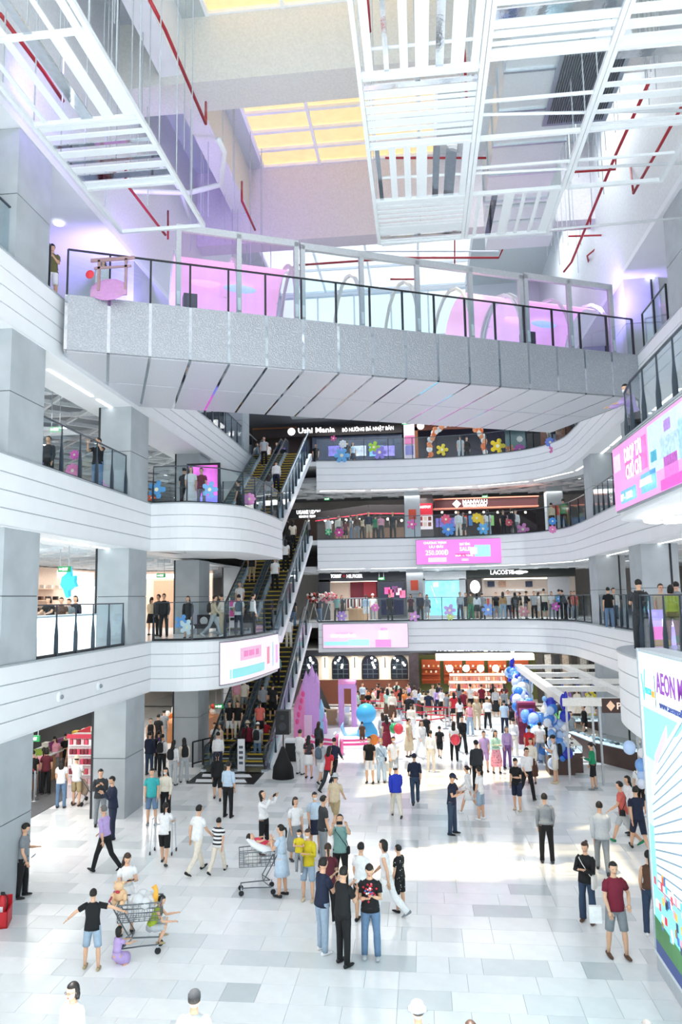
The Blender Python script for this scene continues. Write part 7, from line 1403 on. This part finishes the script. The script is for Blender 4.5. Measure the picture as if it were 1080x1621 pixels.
# ================================================================ TROLLEYS, HELD THINGS, FLOWERS
GM = M('#6d747b', .4, .5)
def trolley(X, Y, rz, lab, nest=True):
    e = thing('shopping_trolley', lab, 'trolley', (X, Y, 0), rz); b = MB()
    # basket: wire mesh (x forward)
    z0, z1 = .62, .95
    def c(t, s, z): return (-.38+t*.80, s*(.21-.05*t)*(1+.25*(z-z0)/.33), z)
    for z in (z0, .70, .78, .86, z1):
        q = [c(0,-1,z), c(1,-1,z), c(1,1,z), c(0,1,z)]
        for i in range(4): b.bar(q[i], q[(i+1)%4], .012 if z < z1 else .02, .012 if z < z1 else .02, GM)
    for k in range(9):
        t = k/8
        for s in (-1,1): b.bar(c(t,s,z0), c(t,s,z1), .008, .008, GM)
        b.bar(c(t,-1,z0), c(t,1,z0), .008, .008, GM)
    for k in range(5): s = -1+k*.5; b.bar(c(1,s,z0), c(1,s,z1), .008, .008, GM); b.bar(c(0,s,z0), c(0,s,z1), .008, .008, GM); b.bar(c(0,s,z0), c(1,s,z0), .008, .008, GM)
    b.build('basket', e)
    b = MB()
    for s in (-1,1):
        b.tube([(-.52,s*.22,1.02),(-.42,s*.21,.82),(-.30,s*.20,.60),(-.12,s*.20,.30),(-.30,s*.22,.16)], .014, GM, 6); b.tube([(-.30,s*.22,.16),(.10,s*.18,.17),(.38,s*.16,.17)], .014, GM, 6)
    b.bar((-.12,-.2,.3),(-.12,.2,.3),.02,.02,GM); b.bar((.38,-.16,.17),(.38,.16,.17),.02,.02,GM); b.build('frame', e)
    MB().tube([(-.53,-.24,1.03),(-.53,.24,1.03)], .02, M('#a8325a', .4)).build('handle', e)
    for x, s in ((-.34,-1),(-.34,1),(.38,-.75),(.38,.75)):
        w = MB().loft([(x,s*.22-.012,.06),(x,s*.22+.012,.06)], [(.06,.06)]*2, M('#22262a', .6), 12, side=(1,0,0)).build('wheel', e); MB().bar((x,s*.22,.06),(x,s*.22,.17), .03, .02, STEEL).build('caster_fork', e)
    return e
X, Y = on(220, 1506, 0); trolley(X, Y, math.radians(12), 'grey shopping trolley piled with bags among the three children')
b = MB()
for k in range(7): b.ball((.16*math.cos(k*.9), .12*math.sin(k*.9), .03*(k%3)), (.13,.12,.12), M('#edf0f2', .35, noise=.04, trans=.25), 9, 6)
o = b.build('plastic_bag', None, True); o.location = (X+.05, Y, .92); tag(o, 'crumpled clear carrier bags heaped in the loaded trolley', 'bag')
b = MB(); TD = M('#e8c39a', .8)
b.ball((0,0,.10), (.13,.12,.13), TD, 12, 8); b.ball((-.03,-.02,.27), (.10,.09,.09), TD, 12, 8)
for s in (-1,1): b.ball((s*.08-.03,0,.34), .03, TD, 8, 6); b.ball((s*.12,-.08,.10), (.05,.05,.08), TD, 8, 6); b.ball((s*.08,-.12,.0), (.06,.07,.05), TD, 8, 6)
b.ball((-.02,-.1,.2),(.05,.03,.03), M('#c83a4a'), 8, 5); o = b.build('teddy_bear', None, True); o.location = (X-.38, Y-.02, .92); tag(o, 'beige plush bear on the handle end of the loaded trolley', 'toy')
o = MB().loft([(0,0,0),(.02,0,.14),(.03,0,.25),(-.02,0,.33)], [(.05,.05),(.06,.05),(.04,.04),(.06,.02)], M('#f0b040', .5), 10).build('snack_package', None, True); o.location = (X+.30, Y, .88); tag(o, 'orange and yellow package standing at the front of the loaded trolley', 'package')
X, Y = on(408, 1412, 0); trolley(X, Y, math.radians(196), 'grey shopping trolley with a baby seat, below the raised phone')
e = thing('baby_seat', 'white reclined baby seat clipped on the trolley', 'baby seat', (X+.18, Y, .92), math.radians(196)); MB().loft([(-.4,0,.0),(-.2,0,.02),(.05,0,.06),(.3,0,.20),(.42,0,.30)], [(.10,.05),(.2,.1),(.22,.11),(.2,.08),(.1,.04)], WHITE, 14, side=(0,1,0)).build('shell', e, True)
q = thing('person', 'person, baby with a red top lying in the white trolley seat', 'person', (X+.18, Y, 1.03), math.radians(196)); b = MB().loft([(-.05,0,.02),(.08,0,.06),(.2,0,.12),(.26,0,.15)], [(.08,.06),(.085,.07),(.08,.06),(.03,.03)], SKIN, 10, side=(0,1,0)); b.ball((.33,0,.2), (.085,.08,.085), SKIN, 12, 8)
for s in (-1,1):
    b.tube([(-.03,s*.04,.02),(-.15,s*.08,.10),(-.27,s*.09,.02)], [.04,.035,.025], SKIN, 7); b.ball((-.29,s*.09,.04),(.02,.025,.04), SKIN, 6, 4); b.tube([(.2,s*.08,.13),(.12,s*.15,.14),(.03,s*.13,.16)], [.03,.026,.02], SKIN, 6); b.ball((.36,s*.03,.275),(.008,.008,.005), EYE, 5, 3)
    for k in range(4): b.tube([(.03,s*.13+.01*(k-1.5),.16),(-.01,s*.13+.012*(k-1.5),.165)], .005, SKIN, 4)
    b.tube([(.03,s*.11,.165),(.01,s*.095,.175)], .006, SKIN, 4)
b.ball((.31,0,.285),(.014,.01,.008), LIP, 5, 3); b.build('body', q, True)
MB().loft([(-.09,0,.02),(.0,0,.05),(.1,0,.075),(.2,0,.125),(.25,0,.15)], [(.08,.06),(.098,.075),(.1,.08),(.092,.068),(.05,.04)], M('#d8405a', .8), 12, side=(0,1,0)).build('shirt', q, True); MB().ball((.37,0,.205), (.07,.086,.088), M('#1b1614'), 10, 7).build('hair', q, True)
b = MB().loft([(0,0,0),(0,0,.1),(0,0,.25)], [(.16,.12),(.19,.14),(.1,.08)], M('#eceae6', .7), 10); o = b.build('cloth_bag', None, True); o.location = (X-.1, Y, .64); tag(o, 'pale cloth bag lying in the basket under the baby seat', 'bag')
# walking frame
X, Y = on(259, 1350, 0); e = thing('walking_frame', 'steel walking frame in front of the black shorts', 'walking frame', (X, Y, 0)); b = MB()
for s in (-1,1): b.tube([(s*.27,-.15,.9),(s*.27,.1,.9),(s*.29,.15,.05)], .014, STEEL, 6); b.tube([(s*.27,-.12,.9),(s*.3,-.2,.05)], .014, STEEL, 6)
b.bar((-.27,.1,.7),(.27,.1,.7),.025,.025,STEEL); b.build('frame', e)
for s in (-1,1):
    for y in (-.2,.15): MB().loft([(s*.3-.01,y,.05),(s*.3+.01,y,.05)], [(.05,.05)]*2, BLACK, 10, side=(0,1,0)).build('wheel', e)
# pushchair by the column
X, Y = on(133, 1272, 0); e = thing('pushchair', 'small grey pushchair beside the white bucket hat', 'pushchair', (X, Y, 0), math.radians(-20)); b = MB()
for s in (-.2,.2): b.tube([(s,-.4,.95),(s,0,.45),(s,.3,.08)], .014, GM, 6); b.tube([(s,0,.45),(s,-.3,.08)], .014, GM, 6)
b.build('frame', e); MB().loft([(0,-.1,.35),(0,.0,.5),(0,-.12,.8)], [(.17,.16),(.18,.12),(.16,.05)], M('#b9a08c', .8), 12).build('seat', e, True)
for s in (-.2,.2):
    for y in (.3,-.3): MB().loft([(s-.015,y,.07),(s+.015,y,.07)], [(.07,.07)]*2, BLACK, 12, side=(0,1,0)).build('wheel', e)
# print on the bouquet tee
X, Y = on(588, 1517, 0); rr = random.Random(4); e = bpy.data.objects.new('x', None)
b = MB()
for k in range(34):
    b.ball((rr.gauss(0,.07), 0, rr.gauss(0,.075)), (.022,.012,.022), M(rr.choice(('#d8283c','#f2f2f2','#c8283c','#3a7fc8','#e86a7a')), .6), 6, 4)
ow = [o for o in bpy.data.objects if 'bouquet print' in o.get('label','') and o.name.startswith('person')][0]; o = b.build('chest_print', ow); o.location = (0, .135, 1.19)
# paper bag of the maroon polo
X, Y = on(951, 1452, 0); o = MB().box(-.11,.11,-.04,.04,0,.30,M('#f2f3f4', .6)).build('paper_bag'); X, Y = on(979,1516,0); o.location = (X-.36, Y+.05, .58); tag(o, 'white paper bag held by the striding maroon polo shirt', 'bag')
o = MB().box(-.14,.14,-.04,.04,0,.3,M('#e8e6e0', .6)).build('paper_bag'); X, Y = on(624,1235,0); o.location = (X-.3, Y-.15, .35); tag(o, 'white carrier bag between the pale blue outfit and the white tee', 'bag')
# flower baskets and racks at the clothes shop
for px, c1, c2, lab in ((497,'#3a2a28','#d85a4a','dark red flower basket on a stand by the clothes shop'),(520,'#f0a8b0','#e86a7a','pink flower basket on a stand by the clothes shop')):
    X, z = at(px, 945, 44.0); e = thing('flower_basket', lab, 'flowers', (X, 44.0, L1)); 
    for s in (-.3,.3): MB().bar((s,0,0),(0,0,1.1), .04, .03, M('#d9d4cc')).build('leg', e)
    b = MB()
    for k in range(46): a = rr.random()*6.28; r_ = rr.random()**.5*.5; b.ball((r_*math.cos(a), rr.uniform(-.15,.15), 1.45+r_*math.sin(a)*.6), .09, M(rr.choice((c1, c2, '#f2e6e0')), .7), 6, 4)
    b.build('blossoms', e)
for px, Y, lab in ((555,46.0,'garment rail with dark jackets in the clothes shop doorway'),(570,46.2,'garment rail with pale shirts in the clothes shop doorway')):
    X = at(px, 960, Y)[0]; e = thing('clothes_rail', lab, 'clothes rail', (X, Y, L1)); b = MB().bar((-.5,0,1.4),(.5,0,1.4),.03,.03,STEEL); b.bar((-.5,0,0),(-.5,0,1.4),.03,.03,STEEL); b.bar((.5,0,0),(.5,0,1.4),.03,.03,STEEL); b.build('frame', e)
    for k in range(9): MB().box(-.45+k*.1,-.39+k*.1,-.22,.22,.6,1.36,M(('#3a3f4a','#c9c2b8','#7a2a34','#e9e6e0')[(k+int(px))%4], .9)).build('garment', e)
X = at(567, 975, 45.2)[0]; e = thing('display_table', 'round timber display table in the clothes shop doorway', 'table', (X, 45.2, L1)); MB().loft([(0,0,.7),(0,0,.78)], [(.75,.5)]*2, M('#d9b48c', .5), 20).build('table_top', e); MB().loft([(0,0,0),(0,0,.7)], [(.6,.4)]*2, M('#c99f74', .6), 16).build('pedestal', e)
for k in range(6): MB().box(-.5+k*.18,-.38+k*.18,-.15,.15,.78,.86,M(('#f0efe9','#2f3a52','#c94a4a')[k%3], .9)).build('folded_shirt', e)
e = thing('dog_bench_sign', 'dark lounge bench with white round logos behind the bulge glass', 'bench', (at(345,980,30.2)[0], 30.2, L1)); e.name = 'lounge_bench'; MB().box(-.9,1.6,0,.3,.25,.8,M('#2a2d33', .6)).build('backrest', e); MB().box(-.9,1.6,-.5,0,.25,.42,M('#33373d', .6)).build('seat', e)
for x in (-.8,.3,1.5): MB().box(x-.03,x+.03,-.45,.25,0,.25,STEEL).build('leg', e)
for x in (-.6,0): MB().loft([(x,-.01,.55),(x,-.02,.55)], [(.17,.17)]*2, WHITE, 14, side=(1,0,0)).build('round_logo', e)
e = thing('display_rack', 'pink and white display rack beside the bulge group', 'rack', (at(362,980,27.9)[0], 29.0, L1))
for z in (.3,.7,1.1): MB().box(-.25,.25,-.15,.15,z,z+.04,WHITE).build('shelf', e); MB().box(-.22,.22,-.12,.12,z+.04,z+.28,M('#ec5fb4' if z > .5 else '#f2e9ee')).build('box', e)
for s in (-.25,.25): MB().bar((s,0,0),(s,0,1.5),.03,.03,WHITE).build('upright', e)
